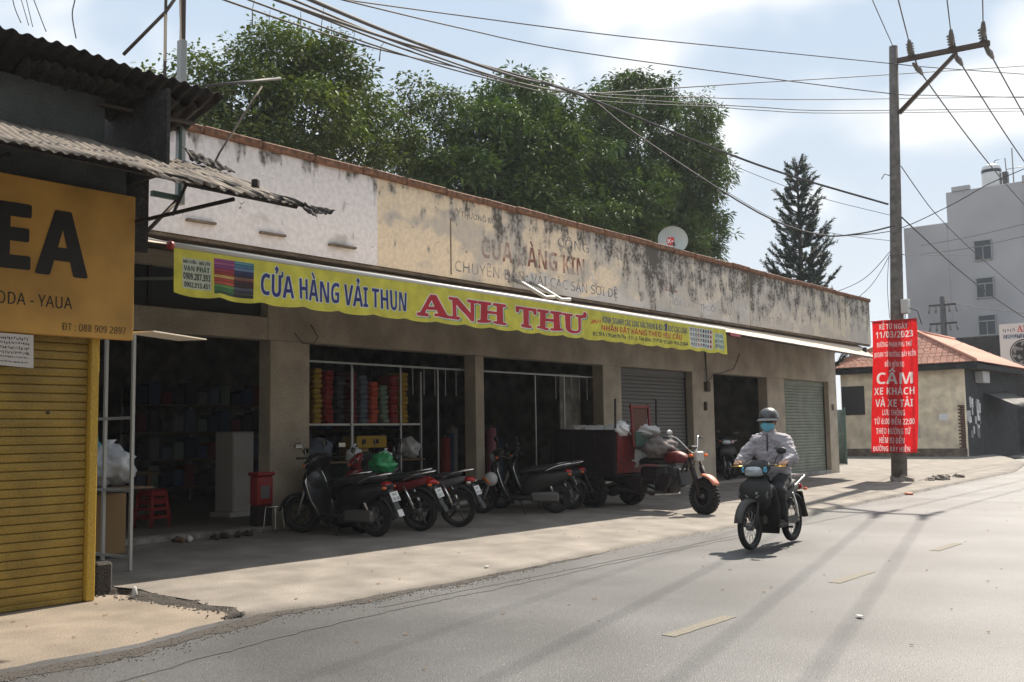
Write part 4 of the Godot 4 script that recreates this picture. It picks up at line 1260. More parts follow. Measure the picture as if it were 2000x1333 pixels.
# ---------- house, block and sign beyond the shop ----------
func build_house_and_block() -> void:
	var h := thing("tiled_house", "small cream house with red tiled hip roof beyond the utility pole", "house", Vector3(42, 0, -1.2))
	# walls: the cream one looks down the street, the dark one looks at the road
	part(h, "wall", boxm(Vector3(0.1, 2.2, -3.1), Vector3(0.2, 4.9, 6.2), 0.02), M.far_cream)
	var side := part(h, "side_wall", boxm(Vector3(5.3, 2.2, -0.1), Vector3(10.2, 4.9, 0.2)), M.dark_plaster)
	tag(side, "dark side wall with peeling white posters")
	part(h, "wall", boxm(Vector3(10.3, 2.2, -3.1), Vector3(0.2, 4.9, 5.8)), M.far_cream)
	part(h, "plinth", boxm(Vector3(-0.03, 0.12, -3.1), Vector3(0.06, 0.55, 6.2), 0.02), M.slab_concrete)
	# bricks bared at the corner
	for i in 26:
		part(h, "brick", boxm(Vector3.ZERO, Vector3(0.05, 0.075, 0.22 + 0.1 * (i % 2)), 0.01), M.old_brick, Vector3(-0.015, 0.35 + i * 0.085, -0.15 - 0.05 * (i % 2)))
	var r := RandomNumberGenerator.new()
	r.seed = 5
	for i in 22:
		var sz := Vector2(r.randf_range(0.15, 0.5), r.randf_range(0.2, 0.6))
		part(side, "poster_scrap", boxm(Vector3(0.3 + r.randf() * 2.2, 1.0 + r.randf() * 1.7, 0.004 + i * 0.0011), Vector3(sz.x, sz.y, 0.006), 0.0, Basis(Vector3(0, 0, 1), r.randf_range(-0.2, 0.2))), [M.foam, M.bag_white, M.cloth_grey][i % 3])
	part(h, "paper_sheet", boxm(Vector3(-0.012, 1.95, -1.05), Vector3(0.01, 0.32, 0.42)), M.bag_white)
	part(h, "plaster_patch", boxm(Vector3(-0.006, 1.25, -2.6), Vector3(0.012, 0.7, 0.8), 0.003), M.foam)
	part(h, "window_opening", boxm(Vector3(-0.01, 2.9, -5.55), Vector3(0.06, 1.5, 1.2)), M.dark_metal)
	part(h, "fascia", boxm(Vector3(-0.5, 4.42, -3.0), Vector3(0.06, 0.32, 7.6), 0.01), M.dark_plaster)
	part(h, "fascia", boxm(Vector3(5.0, 4.42, 0.62), Vector3(11.0, 0.24, 0.06), 0.01), M.dark_plaster)
	part(h, "soffit", boxm(Vector3(4.9, 4.36, -3.0), Vector3(10.7, 0.08, 7.2)), M.timber)
	# hip roof
	var apex := Vector3(1.7, 6.4, -2.7)
	var a := Vector3(-0.6, 4.6, -6.8)
	var b := Vector3(-0.6, 4.6, 0.75)
	var c := Vector3(10.8, 4.6, 0.75)
	var back := Vector3(8.4, 6.4, -2.7)
	var d := Vector3(10.8, 4.6, -6.8)
	var s := S()
	var mid := Vector3(5, 4.8, -3)
	tri_out(s, a, b, apex, mid)
	quad_out(s, b, c, back, apex, mid)
	quad_out(s, a, d, back, apex, mid)
	tri_out(s, c, d, back, mid)
	var roof := part(h, "roof", s, M.roof_tile_0)
	# tiles of the slope that faces down the street
	var out := (a - apex).cross(b - apex).normalized()
	if out.y < 0: out = -out
	var fall := ((a + b) * 0.5 - apex)
	fall = (fall - (b - a).normalized() * fall.dot((b - a).normalized())).normalized()
	var tile := done(boxm(Vector3.ZERO, Vector3(0.36, 0.035, 0.29), 0.012, Basis(fall, out, fall.cross(out)) ))
	var rows := 11
	for i in rows:
		var t := (i + 0.5) / rows
		var l := a.lerp(apex, t)
		var rr := b.lerp(apex, t)
		var n := int((rr - l).length() / 0.30)
		for j in n:
			part(roof, "tile", tile, M["roof_tile_%d" % ((i * 7 + j * 3 + (i * j) % 5) % 4)], l.lerp(rr, (j + 0.5) / maxf(n, 1)) + out * (0.03 + 0.004 * ((i + j) % 3)) )
	# courses of the slope over the dark wall
	var out2 := (b - apex).cross(c - apex).normalized()
	if out2.y < 0: out2 = -out2
	for i in 9:
		var t := (i + 0.5) / 9.0
		var l := b.lerp(apex, t)
		var rr := c.lerp(back, t)
		part(roof, "tile_course", boxm((l + rr) * 0.5 + out2 * 0.03, Vector3((rr - l).length(), 0.04, 0.46), 0.012, Basis(Vector3.RIGHT, atan2(apex.y - b.y, b.z - apex.z))), M["roof_tile_%d" % (i % 4)])
	part(roof, "hip_ridge", tubem([apex + Vector3(0, 0.06, 0), b + Vector3(0, 0.06, 0)], 0.09, 8), M.roof_tile_2)
	part(roof, "hip_ridge", tubem([apex + Vector3(0, 0.06, 0), a + Vector3(0, 0.06, 0)], 0.09, 8), M.roof_tile_2)
	part(roof, "ridge", tubem([apex + Vector3(0, 0.06, 0), back + Vector3(0, 0.06, 0)], 0.09, 8), M.roof_tile_3)
	# clutter against the dark wall
	single("tarpaulin", corrugated(Vector3(45.2, 3.2, -1.1), Vector3(49.5, 3.3, -1.1), Vector3(49.5, 2.5, 0.6), Vector3(45.0, 2.4, 0.5), 0.4, 0.05, 0.2, 60.0), M.dusty_grey, "grey tarpaulin lean-to against the dark side wall of the tiled house", "tarpaulin")
	single("wall_cabinet", boxm(Vector3(44.6, 3.95, -1.0), Vector3(1.2, 0.6, 0.4), 0.02), M.foam, "pale box fixed high under the eave of the tiled house", "box")
	# corrugated gate between the shop and the house
	var g := thing("metal_gate", "dull green corrugated metal gate beside the end of the shop building", "gate", Vector3(29.9, 0, -3.6))
	s = S(0)
	var P := []
	for i in 33:
		var row := []
		for j in 2: row.append(Vector3(0.018 * sin(i * 1.57), 0.02 + j * 2.2, -1.0 + i * 0.062))
		P.append(row)
	sheet(s, P, Vector3(0.004, 0, 0))
	part(g, "panel", s, M.gate_green)
	part(g, "rail", boxm(Vector3(0.05, 2.0, 0), Vector3(0.04, 0.05, 2.0)), M.steel_green)
	part(g, "post", boxm(Vector3(0, 1.15, 1.02), Vector3(0.07, 2.3, 0.07), 0.008), M.steel_green)
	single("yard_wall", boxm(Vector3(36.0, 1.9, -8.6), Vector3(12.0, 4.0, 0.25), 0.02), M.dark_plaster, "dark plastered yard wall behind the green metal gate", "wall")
	# tall grey block
	var k := thing("apartment_block", "tall plain grey apartment block with three small windows on its blank side", "building", Vector3(70, 0, 0))
	part(k, "wall", boxm(Vector3(7, 9.55, -1.0), Vector3(14, 19.6, 16.8), 0.05), M.grey_block)
	part(k, "wall", boxm(Vector3(6.9, 8.4, -11.05), Vector3(13.8, 17.3, 3.3), 0.05), M.grey_block)
	part(k, "parapet", boxm(Vector3(0.1, 19.5, -8.3), Vector3(0.4, 0.36, 1.3), 0.02), M.grey_block)
	part(k, "parapet", boxm(Vector3(0.1, 19.5, -2.2), Vector3(0.4, 0.5, 3.6), 0.02), M.grey_block)
	part(k, "sunlit_side", boxm(Vector3(0.5, 14.2, -1.6), Vector3(1.6, 9.0, 4.4), 0.03), M.tan_wall)  # the block's side in the sun, its light put in as tan colour
	for q in [[15.25, 13.9], [12.45, 11.05], [9.65, 8.25]]:
		var y: float = (q[0] + q[1]) / 2
		var w := part(k, "window", boxm(Vector3(-0.02, y, -6.95), Vector3(0.10, 1.46, 1.2), 0.01), M.window_glass)
		for zz in [-7.55, -6.35]:
			part(w, "frame", boxm(Vector3(-0.04, y, zz), Vector3(0.14, 1.56, 0.07)), M.steel_grey)
		for yy in [y - 0.74, y + 0.30, y + 0.74]:
			part(w, "frame", boxm(Vector3(-0.045, yy, -6.95), Vector3(0.13, 0.07, 1.2)), M.steel_grey)
		part(w, "frame", boxm(Vector3(-0.042, y - 0.22, -6.95), Vector3(0.125, 1.0, 0.05)), M.steel_grey)
	# tank and rails on its roof
	var t := thing("water_tank", "steel water tank with a dark band on the roof of the grey block", "tank", Vector3(71.2, 19.35, -6.35))
	s = S(0)
	lathe(s, [Vector2(0, 0), Vector2(0.68, 0), Vector2(0.7, 0.1), Vector2(0.7, 1.5), Vector2(0.62, 1.72), Vector2(0.3, 1.86), Vector2(0, 1.9)], Vector3.ZERO, Vector3.UP, 20)
	part(t, "drum", s, M.aluminium)
	s = S(0)
	lathe(s, [Vector2(0.71, 1.2), Vector2(0.715, 1.22), Vector2(0.715, 1.42), Vector2(0.71, 1.44)], Vector3.ZERO, Vector3.UP, 20)
	part(t, "band", s, M.paint_navy)
	part(t, "inlet_pipe", tubem([Vector3(0, 1.9, 0.2), Vector3(0, 2.15, 0.3), Vector3(0, 2.2, 1.0), Vector3(0, 0, 1.1)], 0.04, 6), M.steel_grey)
	part(t, "stand", boxm(Vector3(0.1, 0.6, 0.95), Vector3(0.5, 1.1, 0.35)), M.dusty_grey)
	single("roof_mast", tubem([Vector3(71.5, 19.3, -4.9), Vector3(71.5, 22.3, -4.9)], 0.05, 6), M.steel_grey, "thin mast standing on the roof of the grey block right of the tank", "mast")
	var rl := thing("roof_rail", "short pipe rail on the roof of the grey block at the picture's edge", "rail", Vector3(71.5, 19.3, -4.0))
	part(rl, "post", tubem([Vector3(0, 0, 0), Vector3(0, 1.5, 0)], 0.09, 6), M.steel_grey)
	part(rl, "rail", tubem([Vector3(0, 1.45, 0.1), Vector3(0, 1.45, -1.4)], 0.03, 6), M.steel_grey)
	# dark wall and shop sign between house and block
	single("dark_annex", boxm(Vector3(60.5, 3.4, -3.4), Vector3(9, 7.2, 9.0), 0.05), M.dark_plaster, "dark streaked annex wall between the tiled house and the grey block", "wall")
	var g2 := thing("shop_sign", "white shop sign with red lettering and a round black emblem at the right edge", "sign", Vector3(55.6, 0.1, -1.95))
	part(g2, "board", boxm(Vector3(0.15, 6.15, 1.9), Vector3(0.1, 2.7, 5.4), 0.01), M.foam)
	var im := Image.create(640, 320, false, Image.FORMAT_RGB8)
	im.fill(Color(0.80, 0.79, 0.77))
	draw_text(im, "ANH", 118, 242, 62, 46, Color(0.72, 0.16, 0.14), "serif_bold")
	smudged_line(im, 24, 100, 30, 26, Color(0.3, 0.32, 0.36))
	im.fill_rect(Rect2i(20, 74, 600, 34), Color(0.62, 0.64, 0.68))
	smudged_line(im, 30, 600, 80, 22, Color(0.16, 0.17, 0.2))
	for yy in 200:
		for xx in 200:
			var dd := Vector2(xx - 100, yy - 100).length()
			if dd < 98.0:
				var col := Color(0.1, 0.1, 0.1)
				if dd > 84.0 and dd < 92.0: col = Color(0.6, 0.6, 0.58)
				elif dd < 84.0 and nz.get_noise_2d(xx * 0.02 + 3.0, yy * 0.02) > 0.05: col = Color(0.5, 0.49, 0.47)
				im.set_pixel(60 + xx, mini(112 + yy, 319), col)
	var sm := StandardMaterial3D.new()
	sm.resource_name = "shop_sign_print"
	sm.albedo_texture = picture(im)
	sm.roughness = 0.7
	part(g2, "print", print_sheet(Vector3(0.094, 4.82, -0.78), Vector3(0, 0, 5.3), Vector3(0, 2.66, 0)), sm)
	# distant pole
	var dp := thing("distant_pole", "small distant power pole with two crossarms in front of the grey block", "utility pole", Vector3(58.0, 0, -6.6))
	part(dp, "shaft", tubem([Vector3(0, -0.2, 0), Vector3(0, 9.9, 0)], [0.24, 0.19], 8), M.dusty_grey)
	for y in [9.35, 8.15]:
		var arm := part(dp, "crossarm", boxm(Vector3(-0.1, y, 0), Vector3(0.12, 0.12, 1.7), 0.01), M.dark_metal)
		for z in [-0.8, -0.4, 0.4, 0.8]:
			part(arm, "insulator", tubem([Vector3(-0.1, y - 0.05, z), Vector3(-0.1, y - 0.3, z * 1.05), Vector3(-0.1, y - 0.5, z * 1.1)], [0.03, 0.07, 0.05], 6), M.porcelain)

# houses on the photographer's side of the street, behind the camera: they keep the low sky off the shop front
func build_far_side() -> void:
	var rows := [[-34.0, -20.0, 11.5, "grey"], [-19.9, -11.0, 9.8, "cream"], [-10.9, -3.0, 12.6, "tan"], [-2.9, 8.0, 9.6, "cream"]]
	for k in rows.size():
		var q: Array = rows[k]
		var w: float = q[1] - q[0]
		var t := thing("shophouse", "%s shophouse in the row across the street behind the camera, %s from the left" % [q[3], ["first", "second", "third", "fourth"][k]], "building", Vector3((q[0] + q[1]) / 2, -0.1, 18.0), 0, "shophouses across the street")
		var m: Material = {"grey": M.grey_block, "cream": M.far_cream, "tan": M.tan_wall}[q[3]]
		part(t, "wall", boxm(Vector3(0, q[2] / 2, 2.5), Vector3(w, q[2], 5.0), 0.03), m)
		part(t, "roof_edge", boxm(Vector3(0, q[2] + 0.1, 2.3), Vector3(w + 0.06, 0.2, 5.8), 0.03), M.slab_concrete)
		part(t, "rolling_shutter", boxm(Vector3(0, 1.5, -0.02), Vector3(w * 0.8, 3.0, 0.05)), M.shutter_green)
		part(t, "canopy", boxm(Vector3(0, 3.4, -0.9), Vector3(w * 0.96, 0.08, 1.8), 0.01, Basis(Vector3.RIGHT, -0.12)), M.roof_old)
		for i in 3:
			part(t, "window", boxm(Vector3((i - 1) * w * 0.3, 5.4, -0.03), Vector3(w * 0.16, 1.3, 0.06), 0.01), M.window_glass)

# ---------- trees ----------
func leaf_clump(n: int, length: float, width: float, spread: float, seed_: int) -> ArrayMesh:
	var r := RandomNumberGenerator.new()
	r.seed = seed_
	var s := S()
	for i in n:
		var a := TAU * i / n * 2.4 + r.randf()
		var el := r.randf_range(-0.9, 0.75)
		var d := Vector3(cos(a) * cos(el), sin(el), sin(a) * cos(el))
		var o := d * r.randf_range(0.1, spread)
		var side := d.cross(Vector3(r.randf() - 0.5, 1, r.randf() - 0.5)).normalized() * width * r.randf_range(0.75, 1.2)
		var l := length * r.randf_range(0.7, 1.2)
		var fold := side.cross(d).normalized() * width * 0.35
		var tip := o + d * l - Vector3(0, l * 0.32, 0)
		var mid := o + d * l * 0.45
		# two halves of a folded leaf
		tri(s, o, mid + side - fold * 0.5, tip)
		tri(s, o, tip, mid - side - fold * 0.5)
	return done(s)

func crown(parent: Node3D, blobs: Array, m: Material, clumps: Array, density: float, scale_: float, seed_: int, thin := 0.0) -> void:
	var r := RandomNumberGenerator.new()
	r.seed = seed_
	var places := []
	for kind in clumps.size(): places.append([])
	for q in blobs:
		var c: Vector3 = q[0]
		var rad: Vector3 = q[1]
		var area := (rad.x * rad.y + rad.y * rad.z + rad.x * rad.z) * 4.19
		var n := int(area * density)
		var mood := r.randf_range(0.8, 1.25)
		for i in n:
			var d := Vector3(r.randfn(), r.randfn(), r.randfn()).normalized()
			var k := r.randf_range(0.45, 1.0)
			k = lerpf(k, 1.0, 0.35) + 0.42 * nz.get_noise_3dv(d * 2.3 + c) + 0.12 * nz.get_noise_3dv(d * 7.0 + c)
			var p := c + d * rad * k
			if thin > 0.0 and nz.get_noise_3dv(p * 0.42 + Vector3.ONE * seed_) + 0.4 * nz.get_noise_3dv(p * 1.1) < -0.25 + thin: continue
			var b := Basis.from_euler(Vector3(r.randf_range(-0.5, 0.5), r.randf() * TAU, r.randf_range(-0.5, 0.5))).scaled(Vector3.ONE * scale_ * r.randf_range(0.6, 1.45))
			var t := r.randf_range(0.6, 1.25) * mood
			var col := Color(t * r.randf_range(0.9, 1.15), t, t * r.randf_range(0.75, 1.05))
			if r.randf() < 0.08: col = Color(1.5, 1.4, 0.85)
			places[r.randi() % clumps.size()].append([Transform3D(b, p), col])
	for kind in clumps.size():
		var mm := MultiMesh.new()
		mm.transform_format = MultiMesh.TRANSFORM_3D
		mm.use_colors = true
		mm.mesh = clumps[kind]
		mm.instance_count = places[kind].size()
		for i in places[kind].size():
			mm.set_instance_transform(i, places[kind][i][0])
			mm.set_instance_color(i, places[kind][i][1])
		var o := MultiMeshInstance3D.new()
		o.name = "crown"
		o.multimesh = mm
		o.material_override = m
		o.set_meta("kind", "stuff")
		parent.add_child(o, true)

func limbs(parent: Node3D, base: Vector3, blobs: Array, r0: float, fork: float) -> void:
	var top := base + Vector3(0, fork, 0)
	part(parent, "trunk", tubem([base, base.lerp(top, 0.5) + Vector3(0.12, 0, 0.05), top], [r0, r0 * 0.85, r0 * 0.75], 9), M.bark)
	for q in blobs:
		var e: Vector3 = q[0] + Vector3(0, q[1].y * 0.3, 0)
		var m1: Vector3 = top.lerp(e, 0.4) + Vector3(nz.get_noise_3dv(e) * 0.8, 0.35, nz.get_noise_3dv(e * 2.0) * 0.6)
		part(parent, "limb", tubem([top - Vector3(0, 0.2, 0), m1, e], [r0 * 0.5, r0 * 0.3, r0 * 0.08], 7), M.bark)
		for k in 4:
			var d := Vector3(nz.get_noise_3dv(e * 3.0 + Vector3.ONE * k * 5.0), 0.35 + 0.2 * k * 0.3, nz.get_noise_3dv(e * 5.0 + Vector3.ONE * k * 9.0)) * 1.5
			part(parent, "branch", tubem([m1.lerp(e, 0.2 * k), m1.lerp(e, 0.2 * k) + d * q[1] * 0.5, m1.lerp(e, 0.2 * k) + d * q[1] * 0.95], [r0 * 0.16, r0 * 0.09, r0 * 0.03], 5), M.bark)

func build_trees() -> void:
	var mango := [leaf_clump(16, 0.26, 0.042, 0.22, 1), leaf_clump(14, 0.24, 0.04, 0.25, 2), leaf_clump(18, 0.27, 0.045, 0.2, 3)]
	var round_leaf := [leaf_clump(14, 0.17, 0.05, 0.26, 4), leaf_clump(12, 0.16, 0.05, 0.3, 5)]
	for q in TREES:
		var t := thing(q.called, q.label, "tree", q.base)
		var blobs := []
		for e in q.blobs: blobs.append([Vector3(e[0], e[1], e[2]) - q.base, Vector3(e[3], e[4], e[3])])
		limbs(t, Vector3.ZERO, blobs, q.girth, q.fork)
		if "twigs" in q.label:
			for k in 9:
				var e: Array = blobs[k % 2]
				var p0: Vector3 = e[0] + Vector3(-0.9 + 0.4 * k, e[1].y * 0.75, 0.3 * sin(k * 2.0))
				part(t, "twig", tubem([p0, p0 + Vector3(0.08 * sin(k * 3.0), 0.5, 0), p0 + Vector3(0.2 * sin(k * 3.0), 0.85 + 0.25 * sin(k * 1.7), 0.1)], [0.022, 0.014, 0.006], 5), M.bark)
		crown(t, blobs, M[q.leaf], mango if q.leaf == "leaf_mango" else round_leaf, q.density, q.size, q.seed, q.thin)
	norfolk()

func norfolk() -> void:
	var base := Vector3(39.0, 0, -8.0)
	var t := thing("pine_tree", "tall dark conifer with tiered upswept branches behind the end of the parapet", "tree", base)
	var height := 15.25
	part(t, "trunk", tubem([Vector3.ZERO, Vector3(-0.05, height * 0.5, 0), Vector3(-0.1, height, 0)], [0.26, 0.16, 0.03], 8), M.bark)
	# a tuft: short spiky blades round a twig
	var tufts := []
	for k in 2:
		var s := S()
		var r := RandomNumberGenerator.new()
		r.seed = 80 + k
		for i in 34:
			var f := r.randf()
			var a := r.randf() * TAU
			var o := Vector3(f * 0.42, 0, 0)
			var d := (Vector3(0.75, cos(a), sin(a))).normalized() * r.randf_range(0.12, 0.19)
			var side := Vector3(0, -sin(a), cos(a)) * 0.02
			tri(s, o - side, o + side, o + d)
			tri(s, o - side + Vector3(0, 0.01, 0), o + d * 0.9 + Vector3(0, 0.02, 0), o + side)
		tufts.append(done(s))
	var r := RandomNumberGenerator.new()
	r.seed = 91
	var places := [[], []]
	var wood := S(0)
	var y := 4.6
	while y < height - 0.25:
		var f := (height - y) / (height - 4.6)
		var reach := 0.32 + 2.15 * pow(f, 0.85)
		var n := 6 if f > 0.3 else 5
		var spin := r.randf() * TAU
		for i in n:
			var a := spin + TAU * i / n + r.randf_range(-0.25, 0.25)
			var out := Vector3(cos(a), 0, sin(a))
			var l := reach * r.randf_range(0.45, 1.18)
			var p0 := Vector3(-0.1 * y / height, y + r.randf_range(-0.15, 0.15), 0)
			var rise := 0.12 + 0.4 * (1.0 - f)
			var p1 := p0 + out * l * 0.55 + Vector3(0, l * rise * 0.35, 0)
			var p2 := p0 + out * l + Vector3(0, l * (rise + 0.28), 0)
			tube(wood, [p0, p1, p2], [0.045, 0.03, 0.012], 5, false)
			var steps := int(l / 0.085)
			for k in steps:
				var g := 0.28 + 0.74 * k / steps
				var p := p0.lerp(p1, g / 0.55) if g < 0.55 else p1.lerp(p2, (g - 0.55) / 0.45)
				var dir := (out + Vector3(0, 0.35 + 0.75 * g, 0) + Vector3(r.randfn(), r.randfn(), r.randfn()) * 0.38).normalized()
				var side := dir.cross(Vector3.UP).normalized()
				var b := Basis(dir, side.cross(dir), side).rotated(dir, r.randf() * TAU)
				var tone := r.randf_range(0.65, 1.25)
				places[r.randi() % 2].append([Transform3D(b.scaled(Vector3.ONE * r.randf_range(0.8, 1.25)), p), Color(tone, tone, tone)])
		y += 0.36 + 0.26 * f
	part(t, "branch", wood, M.bark)
	for kind in 2:
		var mm := MultiMesh.new()
		mm.transform_format = MultiMesh.TRANSFORM_3D
		mm.use_colors = true
		mm.mesh = tufts[kind]
		mm.instance_count = places[kind].size()
		for i in places[kind].size():
			mm.set_instance_transform(i, places[kind][i][0])
			mm.set_instance_color(i, places[kind][i][1])
		var o := MultiMeshInstance3D.new()
		o.name = "crown"
		o.multimesh = mm
		o.material_override = M.leaf_needle
		o.set_meta("kind", "stuff")
		t.add_child(o, true)

var TREES := [
	{"called": "shade_tree", "label": "slim loose tree peeping out between the steel posts and the big shade tree", "base": Vector3(4.86, -0.2, -11.00), "leaf": "leaf_bright", "girth": 0.16, "fork": 6, "density": 19, "size": 0.8, "seed": 11, "thin": 0.02, "blobs": [[5.12, 11.51, -11.0, 0.82, 0.8], [5.06, 9.89, -11.0, 1.19, 0.99], [4.4, 10.96, -12.0, 0.8, 0.8]]},
	{"called": "shade_tree", "label": "broad light green tree with bare twigs on top behind the white parapet", "base": Vector3(8.62, -0.2, -11.00), "leaf": "leaf_bright", "girth": 0.24, "fork": 7, "density": 19, "size": 0.85, "seed": 12, "thin": 0, "blobs": [[7.85, 12.79, -11.0, 1.43, 0.97], [9.42, 12.78, -10.5, 1.33, 0.96], [6.38, 10.98, -10.5, 1.22, 1.09], [8.2, 10.85, -10.0, 1.69, 1.13], [11.03, 12.15, -11.0, 0.96, 0.85], [6.73, 9.47, -10.0, 1.48, 0.94], [10.7, 10.47, -11.0, 1.45, 0.92]]},
	{"called": "shade_tree", "label": "lighter tree with a thin see-through crown between the shade tree and the dark mango", "base": Vector3(15.10, -0.2, -12.00), "leaf": "leaf_bright", "girth": 0.2, "fork": 7, "density": 17, "size": 0.85, "seed": 13, "thin": 0.08, "blobs": [[14.51, 13.51, -12.0, 0.94, 0.85], [16.4, 13.55, -12.0, 0.92, 0.8], [13.01, 11.67, -11.5, 1.22, 0.9], [15.82, 11.72, -12.0, 1.48, 1.01], [13.49, 10.42, -11.5, 1.31, 0.82], [17.39, 13.13, -12.0, 0.81, 0.99]]},
	{"called": "mango_tree", "label": "dense dark mango tree rising above the faded wall lettering", "base": Vector3(19.07, -0.2, -10.50), "leaf": "leaf_mango", "girth": 0.3, "fork": 6, "density": 12.5, "size": 0.92, "seed": 14, "thin": -0.1, "blobs": [[18.8, 13.75, -10.5, 1.63, 1.36], [16.66, 11.89, -10.0, 1.8, 1.51], [21.06, 13.35, -10.5, 1.42, 1.61], [14.42, 10.07, -9.5, 1.37, 1.1], [17.78, 10.7, -9.5, 2.26, 1.39], [22.07, 12.0, -10.0, 1.72, 1.34], [17.15, 9.27, -9.5, 2.56, 1.03], [23.47, 10.77, -10.0, 2.35, 1.17], [20.26, 9.37, -9.5, 2.55, 1.09], [19.04, 11.91, -9.5, 1.7, 1.34]]},
	{"called": "mango_tree", "label": "tall dense mango tree directly behind the satellite dish", "base": Vector3(28.40, -0.2, -10.50), "leaf": "leaf_mango", "girth": 0.3, "fork": 6, "density": 12.5, "size": 0.92, "seed": 15, "thin": 0.02, "blobs": [[27.26, 16.14, -10.5, 1.96, 1.45], [31.35, 16.02, -10.5, 1.82, 1.64], [24.39, 14.66, -10.0, 1.3, 1.3], [32.71, 13.91, -10.5, 1.67, 1.85], [28.84, 11.67, -10.0, 2.26, 1.72], [25.47, 11.69, -9.5, 1.82, 1.21], [32.96, 11.42, -10.5, 1.44, 1.62], [27.02, 9.71, -9.5, 2.48, 1.03], [33.17, 10.0, -10.0, 0.69, 0.83], [23.83, 10.12, -9.5, 2.34, 1.37], [24.3, 12.44, -10.0, 1.79, 1.59], [29.45, 13.35, -9.5, 2.06, 1.84]]},
]

# ---------- utility pole, banner, wires ----------
func smooth_line(p: Array, per := 6) -> Array:
	var out := []
	for i in p.size() - 1:
		var a: Vector3 = p[maxi(i - 1, 0)]
		var b: Vector3 = p[i]
		var c: Vector3 = p[i + 1]
		var d: Vector3 = p[mini(i + 2, p.size() - 1)]
		for k in per: out.append(b.cubic_interpolate(c, a, d, float(k) / per))
	out.append(p[-1])
	return out

func sagging(a: Vector3, b: Vector3, sag: float, n := 24) -> Array:
	var out := []
	for i in n + 1:
		var t := float(i) / n
		out.append(a.lerp(b, t) - Vector3(0, sag * 4.0 * t * (1.0 - t), 0))
	return out

